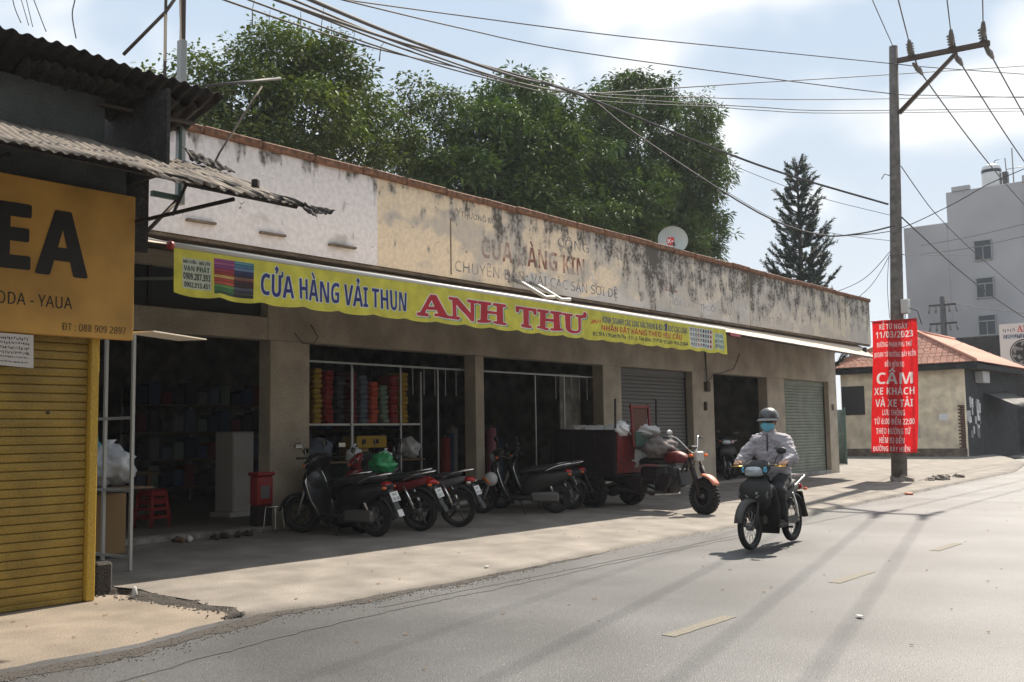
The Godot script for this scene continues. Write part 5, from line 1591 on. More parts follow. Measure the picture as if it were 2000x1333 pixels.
func build_pole_and_wires() -> void:
	var p := thing("utility_pole", "tall concrete utility pole with a one-sided steel crossarm over the road", "utility pole", Vector3(19.1, -0.1, 3.12))
	var off := Vector3(-19.1, 0.1, -3.12)
	var lean := Vector3(0.28, 0, 0.36)
	part(p, "shaft", tubem([Vector3.ZERO, lean * 0.3 + Vector3(0, 3.9, 0), lean * 0.65 + Vector3(0, 8.4, 0), lean + Vector3(0, 12.92, 0)], [0.225, 0.195, 0.16, 0.125], 16), M.pole_concrete)
	var foot := S(0)
	blob(foot, Vector3(-0.05, 0.0, 0.1), Vector3(0.36, 0.2, 0.34), 0.3, 3.0, 18, 8, -0.05)
	part(p, "footing", foot, M.concrete)
	var arm := part(p, "crossarm", boxm(off + Vector3(19.37, 12.30, 4.78), Vector3(0.11, 0.15, 2.75), 0.008, Basis(Vector3.RIGHT, 0.045)), M.steel_rusty)
	part(p, "brace", tubem([off + Vector3(19.3, 10.75, 3.55), off + Vector3(19.33, 12.18, 5.25)], 0.055, 6), M.steel_rusty)
	part(p, "brace", tubem([off + Vector3(19.45, 10.75, 3.55), off + Vector3(19.43, 12.18, 5.25)], 0.04, 6), M.steel_grey)
	for y in [5.3, 6.6, 10.7]:
		var s := S(0)
		lathe(s, [Vector2(0.205 - y * 0.007, -0.03), Vector2(0.215 - y * 0.007, -0.03), Vector2(0.215 - y * 0.007, 0.03), Vector2(0.205 - y * 0.007, 0.03)], lean * y / 12.9 + Vector3(0, y, 0), Vector3.UP, 14)
		part(p, "band", s, M.steel_rusty)
	part(p, "hook", tubem([Vector3(0.19, 9.0, 0.12), Vector3(0.17, 9.08, -0.05), Vector3(0.15, 8.93, -0.14)], 0.015, 5), M.steel_rusty)
	var cab := part(p, "junction_box", boxm(Vector3(0.0, 5.05, 0.42), Vector3(0.22, 0.42, 0.22), 0.02), M.steel_white)
	part(cab, "cable_tail", tubem([Vector3(0.0, 5.0, 0.52), Vector3(0, 4.9, 0.75), Vector3(0, 4.5, 0.85)], 0.016, 5), M.wire)
	part(cab, "cable_tail", tubem([Vector3(0.0, 4.85, 0.4), Vector3(0, 4.5, 0.38), Vector3(0, 4.3, 0.4)], 0.014, 5), M.wire)
	# insulators and the three power lines
	var which := ["nearest the pole shaft", "at the middle of the crossarm", "at the outer tip of the crossarm"]
	var ends := [2.75, 3.75, 4.5]
	var zs := [4.0, 5.15, 6.0]
	for k in 3:
		var q := off + Vector3(19.37, 12.30 - (zs[k] - 4.78) * 0.045, zs[k])
		var s := S(0)
		var prof := [Vector2(0.0, 0.06)]
		for i in 5:
			prof.append(Vector2(0.05, 0.08 + i * 0.085))
			prof.append(Vector2(0.115, 0.10 + i * 0.085))
			prof.append(Vector2(0.05, 0.13 + i * 0.085))
		prof.append(Vector2(0.0, 0.53))
		lathe(s, prof, q, (Vector3.UP + Vector3(0, 0, -0.1)).normalized(), 12)
		part(arm, "insulator", s, M.porcelain)
		# strain insulators on either side and the jumper between them
		var la := Vector3(19.37, 12.55, zs[k])
		part(arm, "strain_insulator", tubem([off + la + Vector3(-0.1, -0.2, 0), off + la + Vector3(-0.55, -0.12, 0.13), off + la + Vector3(-1.0, -0.05, 0.25)], [0.04, 0.09, 0.05], 8), M.porcelain)
		part(arm, "strain_insulator", tubem([off + la + Vector3(0.1, -0.35, 0), off + la + Vector3(0.5, -0.42, 0.02), off + la + Vector3(0.9, -0.45, 0.0)], [0.04, 0.09, 0.05], 8), M.porcelain)
		part(arm, "jumper", tubem([off + la + Vector3(-0.7, -0.08, 0.18), off + la + Vector3(-0.35, -0.02, 0.12), off + la + Vector3(-0.05, -0.15, 0.08), off + la + Vector3(0.4, -0.5, 0.05), off + la + Vector3(0.8, -0.42, 0.02)], 0.025, 6), M.wire_grey)
		var g := "power lines on the crossarm"
		single("power_line", tubem(sagging(la + Vector3(-0.9, -0.05, 0.22), Vector3(-22.0, 12.6, zs[k] + 10.3), 0.75, 30), 0.018, 6), M.wire_grey, "thick power line rising overhead from the insulator %s" % which[k], "power line", g)
		single("power_line", tubem(sagging(la + Vector3(0.8, -0.44, 0.0), Vector3(55.0, 10.9, ends[k]), 1.0, 30), 0.02, 6), M.wire_grey, "power line falling rightward from the insulator %s" % which[k], "power line", g)
	single("power_line", tubem(sagging(Vector3(19.38, 12.8, 3.48), Vector3(-22.0, 13.4, 12.0), 0.6, 24), 0.013, 5), M.wire_grey, "thin earth wire going straight up out of the picture from the pole top", "power line", "power lines on the crossarm")
	# loose telephone and service wires
	for w in WIRES:
		single("overhead_wire", tubem(smooth_line(w[2], 5), w[1], 5), M.wire, w[0], "wire", "overhead wires")
	# red cloth banner tied to the pole
	var W := 520
	var H := 1584
	var im := Image.create(W, H, false, Image.FORMAT_RGB8)
	im.fill(Color(0.83, 0.12, 0.14))
	for yy in [0, H - 40]: im.fill_rect(Rect2i(0, yy, W, 40), Color(0.70, 0.09, 0.12))
	var lines := [["KỂ TỪ NGÀY", 395, 570, 265, 33], ["11/03/2023", 370, 600, 318, 40], ["ĐƯỜNG PHẠM PHÚ THỨ", 378, 592, 375, 30], ["(ĐOẠN TỪ ĐƯỜNG BẢY HIỀN", 360, 614, 437, 30], ["ĐẾN HẺM 93)", 428, 545, 498, 30], ["CẤM", 372, 603, 606, 70], ["XE KHÁCH", 365, 607, 672, 44], ["VÀ XE TẢI", 375, 597, 747, 46], ["LƯU THÔNG", 417, 552, 800, 34], ["TỪ 6:00 ĐẾN 22:00", 370, 605, 856, 36], ["THEO HƯỚNG TỪ", 382, 582, 916, 36], ["HẺM 93 ĐẾN", 400, 552, 972, 36], ["ĐƯỜNG BẢY HIỀN", 362, 585, 1022, 30]]
	for l in lines:
		draw_text(im, l[0], (l[1] - 352) / 272.0 * W, (l[2] - 352) / 272.0 * W, (l[3] - 207) / 823.0 * H, l[4] / 823.0 * H, Color(0.84, 0.80, 0.80))
	im.resize(W / 2, H / 2, Image.INTERPOLATE_LANCZOS)
	weather(im, 0.08, 0.03)
	var m := StandardMaterial3D.new()
	m.resource_name = "banner_print"
	m.albedo_texture = ImageTexture.create_from_image(im)
	m.roughness = 0.7
	m.texture_repeat = false
	m.cull_mode = BaseMaterial3D.CULL_DISABLED
	glowing_through(m, Color(1.0, 1.0, 1.0))
	var bend := func(u: float, v: float) -> Vector3:
		return Vector3(-0.05 * sin(u * PI) + 0.03 * sin(v * 9.0) * (u - 0.4), 0.012 * sin(u * 7.0), -0.17 * pow(1.0 - v, 2.0) - 0.03 * sin(v * 5.0) * (1.0 - u))
	var b := thing("banner", "tall red cloth banner with white lettering tied to the utility pole", "banner", Vector3(18.83, 0, 2.62))
	part(b, "cloth", print_sheet(Vector3(0, 0.74, 0), Vector3(0, 0, 1.30), Vector3(0, 3.82, 0), bend, 14, 36), m)
	part(b, "top_rod", tubem([Vector3(0.01, 4.56, -0.02), Vector3(0.01, 4.55, 1.32)], 0.012, 6), M.timber)
	part(b, "bottom_rod", tubem([Vector3(0.01, 0.74, -0.2), Vector3(0.01, 0.74, 1.2)], 0.012, 6), M.timber)
	part(b, "tie", tubem([Vector3(0.0, 4.5, 0.35), Vector3(0.2, 4.52, 0.25), Vector3(0.55, 4.5, 0.6), Vector3(0.2, 4.52, 1.0), Vector3(0.0, 4.5, 0.9)], 0.008, 5), M.wire)

var WIRES := [
	["thick black cable, uppermost of the bundle crossing above the shade trees", 0.03, [Vector3(-5.13, 6.01, 5.19), Vector3(-3.44, 6.55, 4.16), Vector3(0.08, 7.60, 2.28), Vector3(4.91, 8.76, 0.44), Vector3(9.00, 9.68, -0.77), Vector3(14.15, 8.55, 1.43), Vector3(18.22, 7.83, 3.48)]],
	["black cable just below the uppermost one of the bundle above the shade trees", 0.024, [Vector3(-5.44, 6.02, 4.80), Vector3(-3.70, 6.56, 3.84), Vector3(-0.12, 7.63, 2.03), Vector3(2.78, 8.39, 0.94), Vector3(8.83, 9.81, -0.96), Vector3(9.65, 9.67, -0.77), Vector3(11.27, 9.05, -0.45), Vector3(14.68, 7.38, 1.13), Vector3(16.54, 6.90, 2.08), Vector3(17.66, 6.99, 2.83), Vector3(18.41, 7.23, 3.63)]],
	["cable that leaves the bundle above the trees and runs level to the right edge", 0.018, [Vector3(-4.82, 6.53, 4.05), Vector3(-2.93, 6.96, 3.26), Vector3(0.78, 7.87, 1.59), Vector3(5.68, 9.00, -0.18), Vector3(9.87, 10.04, -1.24), Vector3(15.45, 11.79, -2.08), Vector3(21.75, 13.62, -2.02), Vector3(28.35, 15.45, -1.58), Vector3(44.78, 19.66, 1.76), Vector3(47.94, 20.44, 2.58)]],
	["thin cable below the level one, running behind the pole head", 0.016, [Vector3(-5.17, 6.48, 3.62), Vector3(-3.51, 6.99, 2.55), Vector3(0.24, 7.94, 0.93), Vector3(4.24, 8.94, -0.37), Vector3(10.51, 10.40, -1.99), Vector3(18.87, 12.47, -2.54), Vector3(22.69, 13.37, -2.48), Vector3(29.37, 14.91, -2.00), Vector3(47.02, 18.75, 1.20), Vector3(50.23, 19.39, 2.06)]],
	["upper of two close parallel cables passing behind the pole below its brace", 0.018, [Vector3(-4.18, 6.87, 3.30), Vector3(-2.40, 7.35, 2.38), Vector3(1.48, 8.18, 0.90), Vector3(6.44, 9.32, -0.79), Vector3(13.66, 11.21, -2.78), Vector3(23.62, 13.39, -2.93), Vector3(30.36, 14.76, -2.39), Vector3(48.14, 18.44, 0.94), Vector3(51.36, 19.06, 1.82)]],
	["lower of two close parallel cables passing behind the pole below its brace", 0.016, [Vector3(-4.40, 6.87, 3.02), Vector3(-2.66, 7.38, 2.05), Vector3(1.25, 8.20, 0.62), Vector3(5.40, 9.04, -0.52), Vector3(12.48, 10.82, -2.69), Vector3(20.87, 12.79, -3.22), Vector3(24.54, 13.59, -3.36), Vector3(31.32, 14.96, -2.76), Vector3(49.22, 18.61, 0.70), Vector3(52.47, 19.22, 1.61)]],
	["single thin wire high across the sky that meets the pole just below its head", 0.014, [Vector3(-2.05, 7.45, 2.82), Vector3(3.47, 9.36, 0.33), Vector3(8.01, 10.37, -0.29), Vector3(14.00, 10.90, 1.59), Vector3(18.66, 11.18, 3.55), Vector3(20.46, 11.47, 4.06), Vector3(27.68, 12.95, 5.21), Vector3(29.46, 13.21, 5.85)]],
	["highest thin wire sloping down to the pole head from the top edge", 0.014, [Vector3(-0.77, 8.29, 1.33), Vector3(4.18, 10.01, -0.29), Vector3(9.46, 11.10, 0.01), Vector3(14.41, 11.80, 1.43), Vector3(18.70, 12.09, 3.58), Vector3(20.40, 12.32, 4.11), Vector3(27.63, 13.77, 5.27), Vector3(29.41, 14.02, 5.90)]],
	["faint thin wire running beside the thick cable to the pole", 0.008, [Vector3(12.11, 9.22, -0.19), Vector3(14.80, 8.43, 1.11), Vector3(16.58, 7.97, 2.11), Vector3(18.36, 7.54, 3.46)]],
	["faint thin wire crossing in front of the conifer top", 0.008, [Vector3(14.12, 7.95, 0.51), Vector3(15.61, 7.28, 1.30), Vector3(17.20, 6.95, 2.42), Vector3(18.41, 6.81, 3.41)]],
	["slack wire falling from the pole to the end of the parapet", 0.01, [Vector3(18.34, 6.50, 3.45), Vector3(18.71, 5.96, 2.70), Vector3(19.33, 5.73, 1.84), Vector3(20.68, 5.70, 0.32), Vector3(21.22, 5.75, -0.61)]],
	["second slack wire falling from the pole to the end of the parapet", 0.009, [Vector3(18.35, 6.43, 3.44), Vector3(18.85, 5.88, 2.87), Vector3(19.63, 5.57, 2.19), Vector3(21.13, 5.19, 0.79)]],
	["wire hanging straight down beside the upper left of the red banner", 0.008, [Vector3(18.32, 6.36, 3.40), Vector3(18.45, 5.50, 3.27), Vector3(18.54, 4.59, 3.26)]],
	["wire rising from the pole to the upper right across the grey block", 0.014, [Vector3(20.73, 7.65, 0.66), Vector3(19.99, 7.38, 2.90), Vector3(20.01, 7.87, 4.58), Vector3(20.20, 8.40, 5.69), Vector3(20.28, 8.70, 6.63), Vector3(20.36, 9.02, 7.42)]],
	["service wire sagging from mid pole down across the grey block", 0.014, [Vector3(18.69, 8.98, 3.75), Vector3(20.48, 8.56, 3.66), Vector3(22.92, 8.27, 3.44), Vector3(28.98, 7.96, 2.90), Vector3(38.96, 7.34, 2.38), Vector3(44.33, 6.59, 2.51)]],
	["thick cable falling from the pole behind the banner to the right edge", 0.022, [Vector3(18.79, 7.51, 3.66), Vector3(21.74, 7.27, 3.44), Vector3(27.61, 7.15, 2.70), Vector3(34.90, 6.87, 2.08), Vector3(41.20, 6.52, 1.83), Vector3(47.70, 5.97, 1.80)]],
	["level wire from the pole to the grey block", 0.012, [Vector3(18.87, 6.44, 3.60), Vector3(27.85, 7.83, 1.49), Vector3(58.56, 12.45, -4.60)]],
	["faint upper wire across the grey block", 0.012, [Vector3(42.05, 10.65, -2.91), Vector3(41.56, 10.71, -0.31), Vector3(40.94, 10.87, 2.13), Vector3(40.72, 10.96, 3.48)]],
	["faint lower wire across the grey block", 0.012, [Vector3(42.08, 10.21, -2.94), Vector3(41.59, 10.16, -0.35), Vector3(40.97, 10.30, 2.09), Vector3(40.76, 10.38, 3.44)]],
	["pair of distant wires from the small pole to the right edge", 0.02, [Vector3(57.48, 9.62, -6.34), Vector3(56.55, 8.90, -4.41), Vector3(54.24, 8.03, -1.00), Vector3(53.17, 7.55, 0.81)]],
	["leftmost thin wire in the sky behind the kiosk roof", 0.01, [Vector3(-2.15, 10.44, -6.45), Vector3(-2.07, 9.94, -6.41), Vector3(-1.96, 9.59, -6.33)]],
	["second thin wire from the left in the sky behind the kiosk roof", 0.008, [Vector3(-2.08, 10.44, -6.35), Vector3(-1.97, 9.99, -6.29), Vector3(-1.86, 9.54, -6.22)]],
	["third thin wire from the left in the sky behind the kiosk roof", 0.008, [Vector3(-2.00, 10.43, -6.26), Vector3(-1.91, 9.98, -6.21), Vector3(-1.81, 9.51, -6.16)]],
	["fourth wire from the left in the sky behind the kiosk roof", 0.01, [Vector3(-1.94, 10.43, -6.18), Vector3(-1.83, 10.03, -6.10), Vector3(-1.64, 9.41, -5.96)]],
	["curling thin wire hanging in the sky left of the steel posts", 0.01, [Vector3(-3.26, 8.62, -1.69), Vector3(-3.26, 8.31, -1.74), Vector3(-3.27, 8.07, -1.79), Vector3(-3.21, 7.71, -1.77)]],
]

# ---------- motorbikes and the cargo tricycle (forward is +x, right is +z) ----------
func wheel(parent: Node3D, called: String, c: Vector3, R: float, w: float, spoked := false, knobs := 0, disc := false) -> void:
	var h := w * 0.5
	var s := S(0)
	var prof := []
	for k in 10:
		var a := TAU * k / 10.0
		prof.append(Vector2(R - h + h * cos(a), h * 1.0 * sin(a)))
	lathe(s, prof, c, Vector3(0, 0, 1), 30, true)
	for k in knobs:
		var a := TAU * k / knobs
		for z in [-0.32, 0.0, 0.32]:
			var aa: float = a + (0.06 if z == 0.0 else 0.0)
			var d := Vector3(cos(aa), sin(aa), 0)
			box(s, c + d * (R - 0.004 - absf(z) * 0.03) + Vector3(0, 0, z * w), Vector3(0.03, 0.05, w * 0.26), Basis(Vector3(0, 0, 1), aa))
	var wh := part(parent, called, s, M.rubber)
	s = S(0)
	var rr := R - w * 0.92
	lathe(s, [Vector2(rr, -h * 0.7), Vector2(rr + 0.022, -h * 0.75), Vector2(rr + 0.022, h * 0.75), Vector2(rr, h * 0.7)], c, Vector3(0, 0, 1), 26, true)
	part(wh, "rim", s, M.dusty_grey)
	s = S(0)
	if disc:
		lathe(s, [Vector2(0.04, -h * 0.5), Vector2(rr * 0.6, -h * 0.55), Vector2(rr + 0.01, -h * 0.3), Vector2(rr + 0.01, h * 0.3), Vector2(rr * 0.6, h * 0.55), Vector2(0.04, h * 0.5)], c, Vector3(0, 0, 1), 24)
	elif spoked:
		for k in 24:
			var a := TAU * k / 24.0
			tube(s, [c + Vector3(cos(a + 0.3) * 0.03, sin(a + 0.3) * 0.03, 0.025 * (1 - 2 * (k % 2))), c + Vector3(cos(a) * rr, sin(a) * rr, 0)], 0.0026, 4, false)
	else:
		for k in 5:
			var a := TAU * k / 5.0 + 0.3
			tube(s, [c + Vector3(cos(a) * 0.03, sin(a) * 0.03, 0), c + Vector3(cos(a + 0.12) * rr, sin(a + 0.12) * rr, 0)], [0.022, 0.014], 6, false)
	part(wh, "wheel_disc" if disc else "spokes", s, M.cargo_dark if disc else M.aluminium if spoked else M.dusty_grey)
	s = S(0)
	lathe(s, [Vector2(0, -h - 0.01), Vector2(0.045, -h), Vector2(0.05, 0), Vector2(0.045, h), Vector2(0, h + 0.01)], c, Vector3(0, 0, 1), 12)
	part(wh, "hub", s, M.engine)

func fender(c: Vector3, R: float, w: float, a0: float, a1: float, n := 12) -> SurfaceTool:
	var s := S(0)
	var rings := []
	for k in n + 1:
		var a := deg_to_rad(lerpf(a0, a1, float(k) / n))
		var d := Vector3(cos(a), sin(a), 0)
		var ww := w * (0.75 + 0.25 * sin(PI * (0.15 + 0.7 * k / n)))
		var r := PackedVector3Array()
		for q in [[0.0, -0.5], [0.026, -0.38], [0.036, 0.0], [0.026, 0.38], [0.0, 0.5], [-0.006, 0.46], [0.02, 0.34], [0.029, 0.0], [0.02, -0.34], [-0.006, -0.46]]:
			r.append(c + d * (R + q[0]) + Vector3(0, 0, q[1] * ww))
		rings.append(r)
	loft(s, rings)
	return s

func plate(parent: Node3D, c: Vector3, back: Vector3, row1: String, row2: String) -> void:
	# back is the direction that the plate faces
	var right := back.cross(Vector3.UP).normalized() * -1.0
	var up := right.cross(back).normalized() * -1.0
	if up.y < 0: up = -up
	right = up.cross(back).normalized()
	var p := part(parent, "number_plate", boxm(c, Vector3(0.19, 0.14, 0.006), 0.0, Basis(right, up, back)), M.foam)
	var im := Image.create(190, 140, false, Image.FORMAT_RGB8)
	im.fill(Color(0.86, 0.87, 0.86))
	draw_text(im, row1, 34, 156, 62, 46, Color(0.12, 0.13, 0.14))
	draw_text(im, row2, 14, 176, 128, 50, Color(0.12, 0.13, 0.14))
	var m := StandardMaterial3D.new()
	m.resource_name = "plate_print"
	m.albedo_texture = picture(im)
	m.roughness = 0.5
	m.texture_repeat = false
	part(p, "plate_numbers", print_sheet(c + back * 0.0055 - right * 0.092 - up * 0.067, right * 0.184, up * 0.134), m)

func bike(o: Dictionary) -> Node3D:
	var t := thing(o.called, o.label, "motorbike", o.at, o.turn, o.get("group", ""))
	t.rotation.x = 0.0
	t.rotate_object_local(Vector3.RIGHT, o.get("tilt", 0.0))
	if o.at.z < 5.0 and o.at.z > 0.0: t.rotate_object_local(Vector3(0, 0, 1), 0.0215)
	t.scale = Vector3.ONE * 1.08
	var pm: Material = M[o.paint]
	var am: Material = M[o.get("accent", o.paint)]
	var sc: bool = o.get("scooter", false)
	var R := 0.262 if sc else 0.288
	var tw := 0.10 if sc else 0.078
	var F := Vector3(0.645, R, 0)
	var B := Vector3(-0.615, R, 0)
	var steer: float = o.get("steer", 0.0)
	# front end turns with the handlebar
	var fe := Node3D.new()
	fe.name = "front_end"
	t.add_child(fe)
	wheel(fe, "front_wheel", F, R, tw, o.get("spoked", false))
	wheel(t, "rear_wheel", B, R, tw + 0.012, o.get("spoked", false))
	for z in [-0.075, 0.075]:
		part(fe, "fork_leg", tubem([F + Vector3(0, 0, z), F + Vector3(-0.05, 0.16, z), Vector3(0.475, 0.74, z * 0.9)], [0.022, 0.021, 0.016], 7), M[o.get("fork", "aluminium")])
	part(fe, "front_fender", fender(F, R + 0.028, 0.15 if sc else 0.125, 12, 168), am if o.has("fender") else pm)
	# handlebar with its cover, lamp, grips, levers, mirrors
	var s := S(0)
	loft_y(s, [[0.88, 0.41, 0.05, 0.07], [0.94, 0.425, 0.085, 0.15], [1.01, 0.415, 0.09, 0.20], [1.07, 0.375, 0.07, 0.17], [1.11, 0.35, 0.035, 0.09]], 18, 0.0)
	part(fe, "handlebar_cover", s, am if o.has("cowl") else pm)
	s = S(0)
	loft_x(s, [[0.45, 0.97, 0.068, 0.145, 3.0], [0.507, 0.965, 0.06, 0.115, 3.0], [0.528, 0.965, 0.035, 0.065, 3.0]], 16)
	part(fe, "headlight", s, M.lamp_lens)
	for z in [-1.0, 1.0]:
		if o.has("blue_lens"): part(fe, "position_lamp", boxm(Vector3(0.462, 0.99, z * 0.148), Vector3(0.05, 0.075, 0.05), 0.015, Basis(Vector3.UP, -z * 0.7)), M.lens_blue)
		else: part(fe, "turn_signal", boxm(Vector3(0.455, 0.99, z * 0.165), Vector3(0.05, 0.05, 0.05), 0.015), M.signal_orange)
		part(fe, "handlebar", tubem([Vector3(0.38, 1.03, z * 0.10), Vector3(0.35, 1.045, z * 0.2), Vector3(0.29, 1.045, z * 0.34)], 0.012, 6), M.dark_metal)
		part(fe, "grip", tubem([Vector3(0.325, 1.045, z * 0.25), Vector3(0.285, 1.045, z * 0.37)], 0.017, 8), M.seat_black)
		part(fe, "brake_lever", tubem([Vector3(0.36, 1.035, z * 0.22), Vector3(0.385, 1.03, z * 0.28), Vector3(0.355, 1.03, z * 0.375)], 0.006, 5), M.gold if o.has("gold") else M.aluminium)
		if o.get("mirrors", 2) == 2 or z < 0:
			var mi := part(fe, "mirror", tubem([Vector3(0.345, 1.05, z * 0.215), Vector3(0.35, 1.13, z * 0.25), Vector3(0.35, 1.19, z * 0.30)], 0.006, 5), M.dark_metal)
			s = S(0)
			blob(s, Vector3(0.352, 1.225, z * 0.325), Vector3(0.022, 0.045, 0.07), 0.03, 2.0, 12, 8)
			part(mi, "mirror_shell", s, M.plastic_black)
			part(mi, "mirror_pane", boxm(Vector3(0.329, 1.225, z * 0.325), Vector3(0.006, 0.066, 0.105), 0.003), M.mirror_glass)
	fe.transform = Transform3D(Basis(Vector3(-0.26, 1, 0).normalized(), steer), Vector3.ZERO)
	fe.position = Vector3(0.55, 0, 0) - fe.basis * Vector3(0.55, 0, 0)
	dissolve(fe, t)
	# nose and leg shield
	s = S(0)
	if sc:
		loft_y(s, [[0.34, 0.27, 0.03, 0.16], [0.5, 0.36, 0.05, 0.21], [0.66, 0.41, 0.08, 0.22], [0.8, 0.43, 0.09, 0.19], [0.92, 0.41, 0.06, 0.1]], 16)
	else:
		loft_y(s, [[0.44, 0.42, 0.03, 0.08], [0.55, 0.46, 0.075, 0.18], [0.68, 0.485, 0.095, 0.225], [0.80, 0.465, 0.09, 0.20], [0.9, 0.41, 0.06, 0.10]], 16)
	part(t, "front_cowl", s, pm)
	s = S(0)
	loft_y(s, [[0.17, 0.12, 0.03, 0.15], [0.34, 0.24, 0.03, 0.22], [0.55, 0.33, 0.03, 0.26], [0.72, 0.385, 0.03, 0.25], [0.84, 0.405, 0.02, 0.16]], 16)
	part(t, "leg_shield", s, M[o.get("shield", "plastic_black")])
	if o.has("badge"):
		for z in [-1.0, 1.0]:
			s = S(0)
			loft_x(s, [[0.56, 0.66, 0.03, 0.012], [0.50, 0.70, 0.07, 0.02], [0.40, 0.73, 0.085, 0.022], [0.30, 0.74, 0.04, 0.014]], 10, z * 0.185)
			part(t, "cowl_wing", s, M.paint_grey)
			part(t, "cowl_stripe", tubem([Vector3(0.575, 0.64, z * 0.05), Vector3(0.555, 0.70, z * 0.12), Vector3(0.49, 0.77, z * 0.18)], 0.011, 6), M.paint_silver)
		part(t, "emblem_strip", boxm(Vector3(0.545, 0.70, -0.1), Vector3(0.02, 0.035, 0.12), 0.006, Basis(Vector3(0, 0, 1), 0.1).rotated(Vector3.UP, 0.55)), M.paint_silver)
	if sc:
		for z in [-0.225, 0.225]:
			part(t, "chrome_trim", tubem([Vector3(0.16, 0.24, z * 0.7), Vector3(0.30, 0.5, z), Vector3(0.385, 0.75, z), Vector3(0.4, 0.86, z * 0.75)], 0.009, 6), M.chrome)
		part(t, "floorboard", boxm(Vector3(0.02, 0.285, 0), Vector3(0.5, 0.06, 0.36), 0.02), M.plastic_black)
		s = S(0)
		loft_x(s, [[-0.02, 0.40, 0.13, 0.12], [-0.16, 0.50, 0.20, 0.165], [-0.42, 0.57, 0.175, 0.185], [-0.68, 0.63, 0.12, 0.155], [-0.86, 0.69, 0.06, 0.085], [-0.92, 0.71, 0.02, 0.04]], 16)
		part(t, "rear_body", s, pm)
		s = S(0)
		loft_x(s, [[0.04, 0.70, 0.03, 0.08], [-0.04, 0.735, 0.05, 0.13], [-0.3, 0.765, 0.055, 0.155], [-0.6, 0.80, 0.055, 0.145], [-0.78, 0.82, 0.035, 0.09]], 16)
		part(t, "seat", s, M.seat_black)
		part(t, "engine", boxm(Vector3(-0.42, 0.29, -0.10), Vector3(0.5, 0.18, 0.13), 0.04), M.engine)
	else:
		s = S(0)
		loft_x(s, [[0.42, 0.70, 0.10, 0.06], [0.25, 0.56, 0.10, 0.065], [0.08, 0.53, 0.10, 0.07], [-0.02, 0.56, 0.1, 0.075]], 12)
		part(t, "spine_cover", s, pm)
		s = S(0)
		loft_x(s, [[0.06, 0.56, 0.09, 0.06], [-0.10, 0.60, 0.105, 0.10], [-0.38, 0.65, 0.085, 0.118], [-0.64, 0.705, 0.06, 0.095], [-0.80, 0.74, 0.03, 0.05]], 14)
		part(t, "side_panel", s, am if o.has("panel") else pm)
		s = S(0)
		loft_x(s, [[0.10, 0.675, 0.02, 0.06], [0.03, 0.715, 0.04, 0.105], [-0.18, 0.735, 0.045, 0.128], [-0.42, 0.77, 0.045, 0.122], [-0.62, 0.80, 0.03, 0.085], [-0.67, 0.80, 0.015, 0.05]], 14)
		part(t, "seat", s, M.seat_black)
		part(t, "engine", boxm(Vector3(0.03, 0.32, 0), Vector3(0.34, 0.20, 0.20), 0.05), M.engine)
		part(t, "cylinder", boxm(Vector3(0.25, 0.36, 0), Vector3(0.2, 0.13, 0.14), 0.03), M.engine)
		part(t, "chain_case", boxm(Vector3(-0.36, 0.315, -0.10), Vector3(0.46, 0.09, 0.03), 0.012), M.plastic_black)
		for z in [-1.0, 1.0]: part(t, "foot_peg", tubem([Vector3(-0.02, 0.25, z * 0.08), Vector3(-0.02, 0.25, z * 0.27)], 0.016, 6), M.rubber)
	for z in [-0.11, 0.11]:
		part(t, "swing_arm", tubem([Vector3(-0.12, 0.33, z * 0.8), B + Vector3(0, 0, z * 0.9)], 0.02, 6), M.dark_metal)
		part(t, "shock_absorber", tubem([Vector3(-0.42, 0.66, z), Vector3(-0.52, 0.48, z), Vector3(-0.585, 0.33, z)], [0.018, 0.026, 0.014], 8), M.chrome)
	part(t, "exhaust", tubem([Vector3(0.22, 0.28, 0.07), Vector3(0.0, 0.2, 0.12), Vector3(-0.2, 0.24, 0.15), Vector3(-0.28, 0.27, 0.155), Vector3(-0.80, 0.36, 0.165)], [0.016, 0.016, 0.018, 0.046, 0.042], 10), M[o.get("pipe", "cargo_dark")])
	part(t, "heat_shield", tubem([Vector3(-0.34, 0.305, 0.195), Vector3(-0.72, 0.37, 0.203)], 0.022, 6), M.chrome)
	part(t, "rear_fender", fender(B, R + 0.05, 0.14, 60, 178), M.plastic_black)
	part(t, "plate_holder", boxm(Vector3(-0.935, 0.50, 0), Vector3(0.03, 0.34, 0.13), 0.01, Basis(Vector3(0, 0, 1), -0.42)), M.plastic_black)
	if o.has("plate"):
		plate(t, Vector3(-0.945, 0.565, 0), Vector3(-0.91, 0.41, 0).normalized(), o.plate[0], o.plate[1])
	part(t, "splash_guard", boxm(Vector3(-1.03, 0.345, 0), Vector3(0.014, 0.10, 0.12), 0.004, Basis(Vector3(0, 0, 1), -0.42)), M.paint_white if o.has("white_flap") else M.plastic_black)
	s = S(0)
	loft_x(s, [[-0.78, 0.725, 0.045, 0.09], [-0.86, 0.72, 0.04, 0.075], [-0.90, 0.715, 0.018, 0.04]], 12)
	part(t, "tail_light", s, M.tail_red)
	for z in [-1.0, 1.0]: part(t, "rear_signal", boxm(Vector3(-0.85, 0.69, z * 0.115), Vector3(0.06, 0.035, 0.05), 0.012), M[o.get("rear_lens", "signal_orange")])
	part(t, "grab_rail", tubem(smooth_line([Vector3(-0.42, 0.74, 0.14), Vector3(-0.62, 0.83, 0.155), Vector3(-0.82, 0.87, 0.12), Vector3(-0.88, 0.875, 0), Vector3(-0.82, 0.87, -0.12), Vector3(-0.62, 0.83, -0.155), Vector3(-0.42, 0.74, -0.14)], 4), 0.013, 7), M[o.get("rail", "chrome")])
	if not o.has("gold"): part(t, "kickstand", tubem([Vector3(0.0, 0.24, -0.09), Vector3(-0.10, 0.02, -0.2)], 0.01, 5), M.dark_metal)
	return t

